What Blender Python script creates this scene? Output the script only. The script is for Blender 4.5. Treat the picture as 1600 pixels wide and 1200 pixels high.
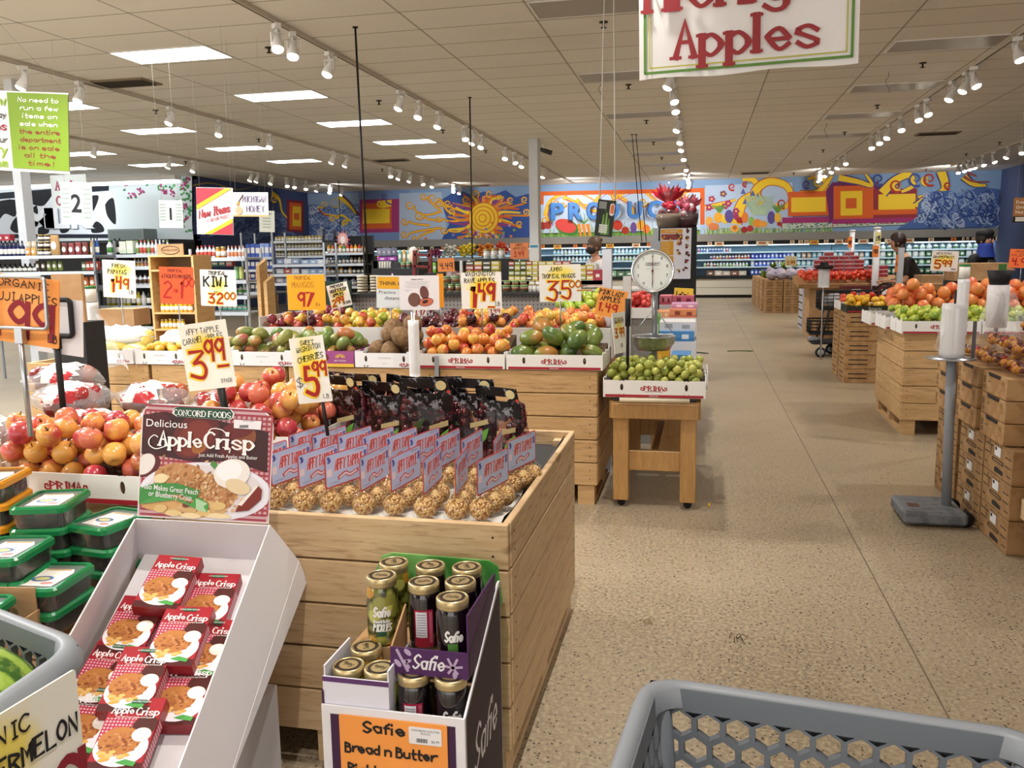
import bpy, math, random
from mathutils import Matrix, Vector, Euler
for _o in list(bpy.data.objects):
    bpy.data.objects.remove(_o)
S = bpy.context.scene
COL = S.collection
PI = math.pi
R = random.Random(7)
# ------------------------------------------------------------------ camera
FOC, PITCH, YAW, ROLL = 1321.33, .151214, .219234, -.0153101
CAM = Vector((0, 0, 1.5))
_cy, _sy, _cp, _sp, _cr, _sr = math.cos(YAW), math.sin(YAW), math.cos(PITCH), math.sin(PITCH), math.cos(ROLL), math.sin(ROLL)
FW = Vector((-_sy * _cp, _cy * _cp, -_sp))
_r0 = Vector((_cy, _sy, 0)); _u0 = _r0.cross(FW)
RT = _cr * _r0 + _sr * _u0
UP = _cr * _u0 - _sr * _r0
cam_d = bpy.data.cameras.new('camera'); cam = bpy.data.objects.new('camera', cam_d); COL.objects.link(cam)
cam_d.sensor_width = 36; cam_d.lens = FOC / 1600 * 36; cam_d.clip_start = .05; cam_d.clip_end = 200
cam.matrix_world = Matrix(((RT.x, UP.x, -FW.x, 0), (RT.y, UP.y, -FW.y, 0), (RT.z, UP.z, -FW.z, 1.5), (0, 0, 0, 1)))
S.camera = cam
# ------------------------------------------------------------------ world, exposure
S.view_settings.view_transform = 'Standard'; S.view_settings.look = 'None'
S.view_settings.exposure = 0.2; S.view_settings.gamma = 1.0; S.view_settings.use_curve_mapping = False
W = bpy.data.worlds.new('world'); S.world = W; W.use_nodes = True
W.node_tree.nodes['Background'].inputs[0].default_value = (1.0, .97, .93, 1)
W.node_tree.nodes['Background'].inputs[1].default_value = 2.1
S.cycles.use_denoising = True
S.cycles.max_bounces = 8; S.cycles.diffuse_bounces = 4; S.cycles.glossy_bounces = 3
S.cycles.transparent_max_bounces = 16; S.cycles.transmission_bounces = 6
S.cycles.sample_clamp_indirect = 4.0; S.cycles.caustics_reflective = False; S.cycles.caustics_refractive = False
CEIL = 3.8

def at(x, y, Y):
    """world point seen at pixel (x, y) of the 1600x1200 frame at world depth Y"""
    d = FW + (x - 800) / FOC * RT + (600 - y) / FOC * UP
    return CAM + d * (Y / d.y)
def atz(x, y, z):
    d = FW + (x - 800) / FOC * RT + (600 - y) / FOC * UP
    return CAM + d * ((z - 1.5) / d.z)

# track lamps: aimed spots hang from three long tracks, office-type light panels over the left half
TRACKS = [(-4.06, -6, 27.0), (-.40, -6, 27.5), (3.32, -6, 27.5), (-8.9, 10, 26.0)]
def spot(x, y, z, aim, e, col=(1, .95, .87), size=1.9):
    d = bpy.data.lights.new('track_lamp', 'SPOT'); d.energy = e; d.color = col; d.spot_size = size; d.spot_blend = .7; d.shadow_soft_size = .035
    o = bpy.data.objects.new('track_lamp', d); COL.objects.link(o); o.location = (x, y, z)
    o.rotation_euler = (Vector(aim) - Vector((x, y, z))).to_track_quat('-Z', 'Y').to_euler()
for tx, ya, yb in TRACKS[:3]:
    y = ya + .6
    while y < yb:
        spot(tx, y, CEIL - .3, (tx + R.uniform(-.8, .8) + (0 if y > 4.5 else (1.2, -1.3, 0)[TRACKS.index((tx, ya, yb))]), y + R.uniform(-.3, .6), .6), 135 if y > 4.5 else (190, 150, 55)[TRACKS.index((tx, ya, yb))])
        y += 1.9
for x, y in ((-11.4, 25), (-7.7, 26), (-4.06, 25.8), (-4.06, 26.8), (-.4, 25.6), (-.4, 26.9), (3.32, 25.6), (3.32, 26.9), (6.6, 26)):   # heads turned to the mural
    spot(x, y, CEIL - .25, (x + R.uniform(-.8, .8), 28.5, 2.7), 95, (1, .97, .92), 2.3)
for (x, y, z, e) in ((-17, 20.2, 3.6, 45), (-22, 20.2, 3.6, 45), (-5.9, 2.5, 3.78, 170), (-5.9, 6.2, 3.78, 170), (-9.5, 5, 3.78, 170), (-14, 12, 3.7, 260), (-12, 8, 3.78, 190)):   # light panels beyond the frame
    d = bpy.data.lights.new('panel_lamp', 'AREA'); d.shape = 'RECTANGLE'; d.size = 1.15; d.size_y = .58; d.energy = e; d.color = (.92, .96, 1)
    o = bpy.data.objects.new('panel_lamp', d); COL.objects.link(o); o.location = (x, y, z)
# cold lamps along the refrigerated cases at the back wall
for x in (-12.5, -9.5, -6.5, -3.5, -.8, 2, 5, 7.6):
    d = bpy.data.lights.new('case_lamp', 'AREA'); d.shape = 'RECTANGLE'; d.size = 2.6; d.size_y = .12; d.energy = 9; d.color = (.86, .95, 1)
    o = bpy.data.objects.new('case_lamp', d); COL.objects.link(o); o.location = (x, 28.75, 1.72); o.rotation_euler = (.35, 0, 0)

# ------------------------------------------------------------------ materials
_M = {}
def lin(c):
    if isinstance(c, str):
        c = [int(c[i:i + 2], 16) / 255 for i in (0, 2, 4)]
        c = [v / 12.92 if v <= .04045 else ((v + .055) / 1.055) ** 2.4 for v in c]
    return tuple(c[:3]) + (1,)
def mat(c, rough=.6, metal=0, spec=.5, emit=0, alpha=1, trans=0, ior=1.45, coat=0):
    k = (c if isinstance(c, str) else tuple(c), rough, metal, spec, emit, alpha, trans, coat)
    if k in _M: return _M[k]
    m = bpy.data.materials.new('paint'); m.use_nodes = True; b = m.node_tree.nodes['Principled BSDF']
    b.inputs['Base Color'].default_value = lin(c); b.inputs['Roughness'].default_value = rough; b.inputs['Metallic'].default_value = metal
    b.inputs['Specular IOR Level'].default_value = spec; b.inputs['Alpha'].default_value = alpha
    b.inputs['Transmission Weight'].default_value = trans; b.inputs['IOR'].default_value = ior; b.inputs['Coat Weight'].default_value = coat
    if emit:
        b.inputs['Emission Color'].default_value = lin(c); b.inputs['Emission Strength'].default_value = emit
    _M[k] = m
    return m
class NT:
    """small node-graph helper"""
    def __init__(s, name, rough=.6):
        s.m = bpy.data.materials.new(name); s.m.use_nodes = True; s.t = s.m.node_tree; s.b = s.t.nodes['Principled BSDF']; s.b.inputs['Roughness'].default_value = rough
    def n(s, typ, **kw):
        o = s.t.nodes.new('ShaderNode' + typ)
        for k, v in kw.items():
            if k in o.inputs: s.set(o.inputs[k], v)
            else: setattr(o, k, v)
        return o
    def set(s, inp, v):
        if isinstance(v, bpy.types.NodeSocket): s.t.links.new(v, inp)
        else: inp.default_value = v
    def math(s, op, a, b=0.0, clamp=False):
        o = s.t.nodes.new('ShaderNodeMath'); o.operation = op; o.use_clamp = clamp
        s.set(o.inputs[0], a); s.set(o.inputs[1], b); return o.outputs[0]
    def mix(s, f, a, b):
        o = s.t.nodes.new('ShaderNodeMix'); o.data_type = 'RGBA'
        s.set(o.inputs[0], f); s.set(o.inputs[6], a if not isinstance(a, (str, tuple)) else lin(a)); s.set(o.inputs[7], b if not isinstance(b, (str, tuple)) else lin(b)); return o.outputs[2]
    def ramp(s, f, lo, hi):
        o = s.t.nodes.new('ShaderNodeMapRange'); o.interpolation_type = 'SMOOTHSTEP'; s.set(o.inputs[0], f); o.inputs[1].default_value = lo; o.inputs[2].default_value = hi; return o.outputs[0]
    def coord(s, which='Object', scale=(1, 1, 1)):
        c = s.t.nodes.new('ShaderNodeTexCoord'); mp = s.t.nodes.new('ShaderNodeMapping'); mp.inputs['Scale'].default_value = scale
        s.t.links.new(c.outputs[which], mp.inputs[0]); return mp.outputs[0]
    def noise(s, v, scale, detail=3, rough=.5, dist=0):
        o = s.n('TexNoise'); s.set(o.inputs['Vector'], v); o.inputs['Scale'].default_value = scale; o.inputs['Detail'].default_value = detail
        o.inputs['Roughness'].default_value = rough; o.inputs['Distortion'].default_value = dist; return o.outputs[0]
    def rnd(s): return s.n('ObjectInfo').outputs['Random']
    def island(s): return s.n('NewGeometry').outputs['Random Per Island']
    def bump(s, h, st=.3, dist=.01):
        o = s.n('Bump', Strength=st, Distance=dist); s.set(o.inputs['Height'], h); s.t.links.new(o.outputs[0], s.b.inputs['Normal'])
    def out(s, c):
        s.set(s.b.inputs['Base Color'], c); return s.m

def wood(name, a, b, c, scale=(3, 3, 30), rough=.65):
    g = NT(name, rough); isl = g.island()
    v = g.n('VectorMath', operation='ADD'); g.set(v.inputs[0], g.coord('Object', scale)); cm = g.n('CombineXYZ'); g.set(cm.inputs[0], g.math('MULTIPLY', isl, 37)); g.set(cm.inputs[1], g.math('MULTIPLY', isl, 91)); g.set(v.inputs[1], cm.outputs[0])
    n1 = g.noise(v.outputs[0], 1.2, 5, .6, 1.2); n2 = g.noise(v.outputs[0], 4, 4, .6, .3)
    c0 = g.mix(g.ramp(n1, .3, .75), a, b); c0 = g.mix(g.math('MULTIPLY', g.ramp(n2, .5, .72), .6), c0, c)
    c1 = g.mix(g.math('MULTIPLY', isl, .45), c0, b)
    kn = g.noise(g.coord('Object', (2, 2, 5)), 2.2, 2); c1 = g.mix(g.math('MULTIPLY', g.ramp(kn, .68, .78), .75), c1, c)
    g.bump(n2, .25, .004)
    return g.out(c1)
BINWOOD = wood('pallet_bin_wood', 'c2a078', 'd3b68e', '84603a', (2.0, 2.0, 22))
BINWOOD2 = wood('weathered_bin_wood', 'b8925f', 'cba678', '7a5630', (2.0, 2.0, 22))
TABLEWOOD = wood('varnished_table_wood', 'a67a44', 'b88e56', '7c5428', (22, 22, 2.2), .4)
DARKWOOD = wood('dark_wood', '8a6238', 'a3794a', '5a3c1e', (3, 3, 16))
def blotch(name, a, b, scale, lo, hi, rough=.5, kind='Object', bump=0, detail=3):
    g = NT(name, rough); n = g.noise(g.coord(kind), scale, detail)
    if bump: g.bump(n, bump, .005)
    return g.out(g.mix(g.ramp(n, lo, hi), a, b))
CARD = blotch('brown_cardboard', 'a98258', 'b8926a', 9, .35, .7, .8)
KRAFT = blotch('printed_kraft_carton', '9c7448', 'b08a5e', 14, .4, .65, .8)
WHITECARD = mat('e6e6ea', .55)
STEEL = mat('b9bcc0', .3, .9); CHROME = mat('d8dadd', .12, 1.0); BLACK = mat('0c0c0e', .45); BLACKM = mat('141416', .7)
WHITE = mat('eceae6', .5); GREYP = mat('8c9096', .45); PAPER = mat('efece4', .7)
def clear_film(name, tint=(1, 1, 1), op=.05, rough=.08, gl=.55, g0=.05):
    m = bpy.data.materials.new(name); m.use_nodes = True; t = m.node_tree; t.nodes.clear()
    o = t.nodes.new('ShaderNodeOutputMaterial'); a = t.nodes.new('ShaderNodeBsdfTransparent'); a.inputs[0].default_value = tint + (1,)
    d = t.nodes.new('ShaderNodeBsdfDiffuse'); d.inputs[0].default_value = (.9, .9, .92, 1); gz = t.nodes.new('ShaderNodeBsdfGlossy'); gz.inputs['Roughness'].default_value = rough
    lw = t.nodes.new('ShaderNodeLayerWeight'); lw.inputs[0].default_value = .25
    m1 = t.nodes.new('ShaderNodeMixShader'); m1.inputs[0].default_value = op; t.links.new(a.outputs[0], m1.inputs[1]); t.links.new(d.outputs[0], m1.inputs[2])
    mm = t.nodes.new('ShaderNodeMath'); mm.operation = 'MULTIPLY'; mm.inputs[1].default_value = gl; t.links.new(lw.outputs['Facing'], mm.inputs[0])
    ma = t.nodes.new('ShaderNodeMath'); ma.operation = 'ADD'; ma.inputs[1].default_value = g0; t.links.new(mm.outputs[0], ma.inputs[0])
    m2 = t.nodes.new('ShaderNodeMixShader'); t.links.new(ma.outputs[0], m2.inputs[0]); t.links.new(m1.outputs[0], m2.inputs[1]); t.links.new(gz.outputs[0], m2.inputs[2])
    t.links.new(m2.outputs[0], o.inputs[0])
    return m
SHELL = clear_film('clear_shell', op=.0, rough=.05, gl=.26, g0=.03); FILM = clear_film('clear_plastic', op=.03, gl=.38); BAGFILM = clear_film('thin_bag_film', op=.22, gl=.4); ROLLFILM = clear_film('rolled_bag_plastic', op=.75, gl=.3)
def objcol(name, rough):
    g = NT(name, rough); return g.out(g.n('ObjectInfo').outputs['Color'])
TINT = objcol('printed_label', .5); TINTG = objcol('coloured_glass', .15)

# ------------------------------------------------------------------ mesh builder
I4 = Matrix.Identity(4)
def T(x=0, y=0, z=0, rx=0, ry=0, rz=0, s=1):
    m = Matrix.Translation((x, y, z)) @ Euler((rx, ry, rz)).to_matrix().to_4x4()
    return m @ Matrix.Scale(s, 4) if s != 1 else m
def frame(o, u, v):
    """matrix whose local x runs along u, y along v (both made square), z out of them, at o"""
    u = Vector(u).normalized(); w = u.cross(Vector(v)).normalized(); v = w.cross(u)
    return Matrix(((u.x, v.x, w.x, o[0]), (u.y, v.y, w.y, o[1]), (u.z, v.z, w.z, o[2]), (0, 0, 0, 1)))
class MB:
    def __init__(s): s.v = []; s.f = []; s.k = []; s.mats = []; s.M = I4; s.sm = []
    def mi(s, m):
        if m not in s.mats: s.mats.append(m)
        return s.mats.index(m)
    def add(s, vs, fs, m, M=None, smooth=False):
        X = s.M @ M if M is not None else s.M
        b = len(s.v); s.v += [X @ Vector(p) for p in vs]; k = s.mi(m)
        for f in fs: s.f.append([b + i for i in f]); s.k.append(k); s.sm.append(smooth)
        return s
    def box(s, x0, x1, y0, y1, z0, z1, m, M=None, bev=0):
        if bev:
            e = bev; vs = []
            for z, i in ((z0, e), (z0 + e, 0), (z1 - e, 0), (z1, e)):
                vs += [(x0 + i, y0 + e, z), (x0 + e, y0 + i, z), (x1 - e, y0 + i, z), (x1 - i, y0 + e, z), (x1 - i, y1 - e, z), (x1 - e, y1 - i, z), (x0 + e, y1 - i, z), (x0 + i, y1 - e, z)]
            fs = [list(range(7, -1, -1)), list(range(24, 32))]
            for r in range(3):
                for i in range(8): fs.append([r * 8 + i, r * 8 + (i + 1) % 8, r * 8 + 8 + (i + 1) % 8, r * 8 + 8 + i])
            return s.add(vs, fs, m, M)
        return s.add([(x0, y0, z0), (x1, y0, z0), (x1, y1, z0), (x0, y1, z0), (x0, y0, z1), (x1, y0, z1), (x1, y1, z1), (x0, y1, z1)],
                     [(3, 2, 1, 0), (4, 5, 6, 7), (0, 1, 5, 4), (1, 2, 6, 5), (2, 3, 7, 6), (3, 0, 4, 7)], m, M)
    def quad(s, a, b, c, d, m, M=None): return s.add([a, b, c, d], [(0, 1, 2, 3)], m, M)
    def poly(s, pts, m, z=0, M=None): return s.add([(p[0], p[1], z) for p in pts], [list(range(len(pts)))], m, M)
    def slab(s, pts, z0, z1, m, M=None):
        n = len(pts); vs = [(p[0], p[1], z0) for p in pts] + [(p[0], p[1], z1) for p in pts]
        return s.add(vs, [list(range(n - 1, -1, -1)), list(range(n, 2 * n))] + [(i, (i + 1) % n, n + (i + 1) % n, n + i) for i in range(n)], m, M)
    def lathe(s, prof, m, n=16, M=None, smooth=True, sx=1, sy=1, caps=True):
        vs = []; fs = []
        for r, z in prof:
            for i in range(n):
                a = 2 * PI * i / n; vs.append((r * math.cos(a) * sx, r * math.sin(a) * sy, z))
        for j in range(len(prof) - 1):
            for i in range(n): fs.append((j * n + i, j * n + (i + 1) % n, j * n + n + (i + 1) % n, j * n + n + i))
        if caps and prof[0][0] > 1e-5: fs.append(list(range(n - 1, -1, -1)))
        if caps and prof[-1][0] > 1e-5: fs.append(list(range((len(prof) - 1) * n, len(prof) * n)))
        return s.add(vs, fs, m, M, smooth)
    def tube(s, pts, r, m, n=8, closed=False, M=None, smooth=True):
        pts = [Vector(p) for p in pts]; N = len(pts); rs = r if isinstance(r, (list, tuple)) else [r] * N
        vs = []; fs = []; up = None
        for i in range(N):
            a = pts[i - 1] if (i or closed) else pts[i]; b = pts[(i + 1) % N] if (i < N - 1 or closed) else pts[i]
            t = (b - a).normalized()
            if up is None: up = Vector((0, 0, 1)) if abs(t.z) < .9 else Vector((1, 0, 0))
            u = t.cross(up).normalized(); up = u.cross(t).normalized()
            for k in range(n):
                an = 2 * PI * k / n; vs.append(pts[i] + (u * math.cos(an) + up * math.sin(an)) * rs[i])
        for i in range(N if closed else N - 1):
            for k in range(n):
                a, b = i * n, ((i + 1) % N) * n; fs.append((a + k, b + k, b + (k + 1) % n, a + (k + 1) % n))
        if not closed: fs += [list(range(n)), list(range(N * n - 1, (N - 1) * n - 1, -1))]
        return s.add(vs, fs, m, M, smooth)
    def ball(s, r, m, n=12, M=None, sx=1, sy=1, sz=1, fn=None):
        prof = [(math.sin(PI * i / n), -math.cos(PI * i / n)) for i in range(n + 1)]; prof[0] = (1e-6, -1); prof[-1] = (1e-6, 1)
        vs = []; fs = []; q = n * 3 // 2
        for rr, z in prof:
            for i in range(q):
                a = 2 * PI * i / q; p = Vector((rr * math.cos(a), rr * math.sin(a), z)); k = fn(p) if fn else 1; vs.append((p.x * r * sx * k, p.y * r * sy * k, p.z * r * sz * k))
        for j in range(n):
            for i in range(q): fs.append((j * q + i, j * q + (i + 1) % q, j * q + q + (i + 1) % q, j * q + q + i))
        return s.add(vs, fs, m, M, True)
    def ribbon(s, pts, w, m, M=None, z=0, contrast=0):
        P = [Vector((p[0], p[1])) for p in pts]; out = []
        for i in range(len(P)):
            a = P[max(0, i - 1)]; b = P[min(len(P) - 1, i + 1)]; t = (b - a)
            t = t.normalized() if t.length > 1e-9 else Vector((1, 0)); n = Vector((-t.y, t.x))
            k = w * (1 - contrast * abs(t.x)) / 2
            if 0 < i < len(P) - 1:
                t1 = (P[i] - P[i - 1]).normalized(); c = max(.5, abs(t1.dot(t))); k /= c
            e = t * k * .6 if i == len(P) - 1 else (-t * k * .6 if i == 0 else Vector((0, 0)))
            out.append((P[i] + e + n * k, P[i] + e - n * k))
        vs = []; fs = []
        for a, b in out: vs += [(a.x, a.y, z), (b.x, b.y, z)]
        for i in range(len(out) - 1): fs.append((2 * i, 2 * i + 1, 2 * i + 3, 2 * i + 2))
        return s.add(vs, fs, m, M)
    def build(s, name, parent=None, loc=None, rot=None, kind=None):
        me = bpy.data.meshes.new(name); me.from_pydata(s.v, [], s.f)
        for m in s.mats: me.materials.append(m)
        me.polygons.foreach_set('material_index', s.k); me.polygons.foreach_set('use_smooth', s.sm); me.update()
        o = bpy.data.objects.new(name, me); COL.objects.link(o)
        if parent is not None: o.parent = parent
        if loc is not None: o.location = loc
        if rot is not None: o.rotation_euler = rot
        if kind: o['kind'] = kind
        return o
def tag(o, label, cat, group=None, kind=None):
    o['label'] = label; o['category'] = cat
    if group: o['group'] = group
    if kind: o['kind'] = kind
    return o
def thing(name, label, cat, loc=(0, 0, 0), rz=0, group=None, M=None):
    o = bpy.data.objects.new(name, None); COL.objects.link(o); o.empty_display_size = .05
    if M is not None: o.matrix_world = M
    else: o.location = loc; o.rotation_euler = (0, 0, rz)
    return tag(o, label, cat, group)
KIDS = {}
def dup(root, loc=None, rot=None, label=None, group=None, scale=None, M=None):
    if root.name not in KIDS: KIDS[root.name] = [(c, list(c.children)) for c in root.children]
    r = root.copy(); COL.objects.link(r)
    if loc is not None: r.location = loc
    if rot is not None: r.rotation_euler = rot
    if scale is not None: r.scale = (scale,) * 3 if not isinstance(scale, tuple) else scale
    if M is not None: r.matrix_world = M
    if label: r['label'] = label
    if group: r['group'] = group
    for c, gs in KIDS[root.name]:
        d = c.copy(); COL.objects.link(d); d.parent = r
        for g in gs:
            e = g.copy(); COL.objects.link(e); e.parent = d
    return r
def drop(o):
    """take a pattern-piece out again once its copies stand"""
    for c in list(o.children): drop(c)
    bpy.data.objects.remove(o)

# ------------------------------------------------------------------ lettering
GL = {'A': '022942 1535', 'B': '0209 ~0938372606 ~0636443202', 'C': '~482907042243', 'D': '0209 ~092947443202', 'E': '49090242 0636', 'F': '490902 0636', 'G': '~48290704224345 4525', 'H': '0902 4942 0646', 'I': '2922 1939 1232',
      'J': '~4944221203', 'K': '0902 4905 1642', 'L': '090242', 'M': '0209254942', 'N': '02094249', 'O': '~290704224447@', 'P': '0902 ~0938472605', 'Q': '~290704224447@ 2442', 'R': '0902 ~0938472605 2542', 'S': '~48290725442203',
      'T': '0949 2922', 'U': '~0904224449', 'V': '092249', 'W': '0912263249', 'X': '0942 4902', 'Y': '092649 2622', 'Z': '09490242', '0': '~290704224447@', '1': '182922', '2': '~0829472502 0242', '3': '094916 ~1636443203', '4': '090646 3932',
      '5': '490906 ~0636443203', '6': '~3917042243352605', '7': '094912', '8': '~2908264422042648@', '9': '~47290725@ 4942', 'a': '~4526052243 4642', 'b': '0902 ~0526442203', 'c': '~452605042243', 'd': '~4526042243 4942', 'e': '0444 ~442605042243',
      'f': '~39281712 0636', 'g': '~4526042243 ~46412001', 'h': '0902 ~05264542', 'i': '1612 1819', 'j': '~16112000 1819', 'k': '0902 4604 1542', 'l': '1912', 'm': '0602 ~05162522 ~25364542', 'n': '0602 ~05264542', 'o': '~26042244@',
      'p': '0600 ~0526442203', 'q': '~4526042243 4640', 'r': '0602 ~042646', 's': '~452605432203', 't': '~19132232 0636', 'u': '~06032243 4642', 'v': '062246', 'w': '0612253246', 'x': '0642 4602', 'y': '0623 4610', 'z': '06460242',
      '.': '1213', '-': '1545', '+': '0545 2723', "'": '2928', '!': '2925 2322', '/': '0249', ',': '1311', '$': '~48290725442203 2a21', '&': '~4207284604022244', ':': '1314 1617', '%': '0249'}
_SER = {}
def strokes(ch):
    if ch in _SER: return _SER[ch]
    g = GL.get(ch, '')
    out = []
    for st in g.split():
        sm = st[0] == '~'; cl = st[-1] == '@'; st = st.strip('~@')
        p = [(int(st[i], 11), int(st[i + 1], 11) - 2) for i in range(0, len(st) - 1, 2)]
        if sm and len(p) > 2:
            q = []; n = len(p)
            for i in range(n if cl else n - 1):
                a, b, c, d = (p[(i - 1) % n], p[i], p[(i + 1) % n], p[(i + 2) % n]) if cl else (p[max(0, i - 1)], p[i], p[i + 1], p[min(n - 1, i + 2)])
                for k in range(4):
                    t = k / 4; q.append(tuple(.5 * (2 * b[j] + (c[j] - a[j]) * t + (2 * a[j] - 5 * b[j] + 4 * c[j] - d[j]) * t * t + (3 * b[j] - a[j] - 3 * c[j] + d[j]) * t ** 3) for j in (0, 1)))
            q.append(p[0] if cl else p[-1]); p = q
        out.append((p, sm))
    _SER[ch] = out
    return out
def adv(ch): return 4.4 if ch == '1' else 2.6 if ch in " il.'!,:-" else (4.2 if ch in 'fjrtI' else 5.6)
def write(mb, txt, x, y, h, m, M=None, w=.13, z=0, align='c', width=None, slant=0, contrast=0, serif=0, jit=0, sp=1.0, rise=0):
    """hand or sign lettering laid as thin ribbons of paint; h is the capital height, w the stroke as a share of h"""
    k = h / 7; tot = sum(adv(c) for c in txt) * k * sp - 1.4 * k; kx = k
    if width: kx = k * width / max(tot, 1e-6); tot = width
    cx = x - (tot / 2 if align == 'c' else (tot if align == 'r' else 0)); x0 = cx
    rr = random.Random(sum(map(ord, txt)))
    for c in txt:
        z += 3e-6
        dy = rr.uniform(-jit, jit) * h; js = 1 + rr.uniform(-jit, jit)
        off = 1.0 if c in "il.'!,:" else 0
        for p, sm in strokes(c):
            q = [(cx + (a - off) * kx * js + (b * k * slant), y + dy + b * k * js + rise * (cx - x0)) for a, b in p]
            z += 3e-6; mb.ribbon(q, w * h, m, M, z, contrast)
            if serif and not sm:
                for e, f in ((0, 1), (-1, -2)):
                    if abs(p[e][1] - p[f][1]) > 1.2 * abs(p[e][0] - p[f][0]) and (p[e][1] in (0, 7, 4, -2)):
                        z += 3e-6; mb.ribbon([(q[e][0] - serif * h, q[e][1]), (q[e][0] + serif * h, q[e][1])], w * h * .42, m, M, z)
        cx += adv(c) * kx * sp
    return tot
_TX = {}
def print_text(mb, txt, x, y, h, m, M=None, z=0, align='c', width=None, bold=0, shear=0):
    """printed sans lettering; h is the capital height"""
    key = (txt, bold, shear)
    if key not in _TX:
        c = bpy.data.curves.new('lettering', 'FONT'); c.body = txt; c.size = 1; c.offset = bold; c.shear = shear; c.resolution_u = 3
        o = bpy.data.objects.new('lettering', c); COL.objects.link(o)
        me = bpy.data.meshes.new_from_object(o.evaluated_get(bpy.context.evaluated_depsgraph_get())); _TX[key] = ([tuple(v.co) for v in me.vertices], [list(p.vertices) for p in me.polygons]); bpy.data.meshes.remove(me)
        bpy.data.objects.remove(o); bpy.data.curves.remove(c)
    vs, fs = _TX[key]
    if not vs: return
    x0 = min(v[0] for v in vs); x1 = max(v[0] for v in vs); k = h / .70; kx = k * (width / ((x1 - x0) * k)) if width else k
    o = x - ({'c': .5, 'l': 0, 'r': 1}[align]) * (x1 - x0) * kx
    mb.add([(o + (v[0] - x0) * kx, y + v[1] * k, z) for v in vs], fs, m, M)
def spiral(cx, cy, r, turns, a0, sgn=1, n=40, r1=.08):
    return [(cx + r * (1 - (1 - r1) * i / n) * math.cos(a0 + sgn * turns * 2 * PI * i / n), cy + r * (1 - (1 - r1) * i / n) * math.sin(a0 + sgn * turns * 2 * PI * i / n)) for i in range(n + 1)]
def ell(cx, cy, a, b, n=20, rot=0):
    return [(cx + a * math.cos(2 * PI * i / n) * math.cos(rot) - b * math.sin(2 * PI * i / n) * math.sin(rot), cy + a * math.cos(2 * PI * i / n) * math.sin(rot) + b * math.sin(2 * PI * i / n) * math.cos(rot)) for i in range(n)]
def rrect(x0, x1, y0, y1, r, n=4):
    p = []
    for cx, cy, a in ((x1 - r, y0 + r, -PI / 2), (x1 - r, y1 - r, 0), (x0 + r, y1 - r, PI / 2), (x0 + r, y0 + r, PI)):
        p += [(cx + r * math.cos(a + PI / 2 * i / n), cy + r * math.sin(a + PI / 2 * i / n)) for i in range(n + 1)]
    return p
def smooth(pts, n=5):
    q = []
    for i in range(len(pts) - 1):
        a, b, c, d = pts[max(0, i - 1)], pts[i], pts[i + 1], pts[min(len(pts) - 1, i + 2)]
        for k in range(n):
            t = k / n; q.append(tuple(.5 * (2 * b[j] + (c[j] - a[j]) * t + (2 * a[j] - 5 * b[j] + 4 * c[j] - d[j]) * t * t + (3 * b[j] - a[j] - 3 * c[j] + d[j]) * t ** 3) for j in range(len(b))))
    q.append(tuple(pts[-1])); return q
# ================================================================== the room
def structure(name, mb): return mb.build(name, kind='structure')
# floor: buffed terrazzo with dark chips, worn grey patches, a control joint
g = NT('terrazzo', .34)
v = g.coord('Object'); vo = g.n('TexVoronoi', Scale=62.0); g.set(vo.inputs['Vector'], v)
chip = g.ramp(vo.outputs['Distance'], .30, .22); pick = g.n('TexWhiteNoise'); g.set(pick.inputs['Vector'], vo.outputs['Position'])
chipA = g.math('MULTIPLY', chip, g.math('GREATER_THAN', pick.outputs[0], .58))
vo2 = g.n('TexVoronoi', Scale=150.0); g.set(vo2.inputs['Vector'], v); pick2 = g.n('TexWhiteNoise'); g.set(pick2.inputs['Vector'], vo2.outputs['Position'])
chipB = g.math('MULTIPLY', g.ramp(vo2.outputs['Distance'], .4, .25), g.math('GREATER_THAN', pick2.outputs[0], .66))
base = g.mix(g.ramp(g.noise(v, .55, 4), .4, .68), '938571', '7f725e')
base = g.mix(g.ramp(g.noise(v, 60, 2), .35, .7), base, 'a8997f')
base = g.mix(g.math('MULTIPLY', chipB, .75), base, '80603f'); base = g.mix(g.math('MULTIPLY', chipA, .9), base, '2e2118')
g.set(g.b.inputs['Roughness'], g.math('ADD', g.math('MULTIPLY', g.noise(v, 1.1, 4), .25), .2))
FLOORM = g.out(base)
mb = MB(); mb.box(-30, 14, -8, 34, -.1, 0, FLOORM)
for X in (.81, -5.3, 6.9): mb.box(X - .0025, X + .0025, -8, 28.8, -.01, .0012, mat('6e5f4e', .8))
structure('floor', mb)
# ceiling: lay-in tiles 1.22 x 0.65 between thin dark tees
g = NT('ceiling_tile', .9)
v = g.coord('Object'); sep = g.n('SeparateXYZ'); g.set(sep.inputs[0], v)
def line(c, off, per, wd):
    f = g.math('ABSOLUTE', g.math('SUBTRACT', g.math('FRACT', g.math('DIVIDE', g.math('SUBTRACT', c, off), per)), .5))
    return g.math('GREATER_THAN', f, .5 - wd / per / 2)
lx = line(sep.outputs[0], -4.064, 1.2192, .022); ly = line(sep.outputs[1], 8.06, .65, .016)
cell = g.n('CombineXYZ'); g.set(cell.inputs[0], g.math('FLOOR', g.math('DIVIDE', g.math('SUBTRACT', sep.outputs[0], -4.064), 1.2192))); g.set(cell.inputs[1], g.math('FLOOR', g.math('DIVIDE', g.math('SUBTRACT', sep.outputs[1], 8.06), .65)))
wn = g.n('TexWhiteNoise'); g.set(wn.inputs['Vector'], cell.outputs[0])
c = g.mix(wn.outputs[0], 'ebe8e2', 'f0eee9'); c = g.mix(g.math('MULTIPLY', g.ramp(g.noise(v, 220, 2), .4, .75), .3), c, 'd8d2c8'); c = g.mix(g.math('MULTIPLY', g.ramp(g.noise(v, .8, 4), .55, .75), .25), c, 'd2ccc2')
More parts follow.
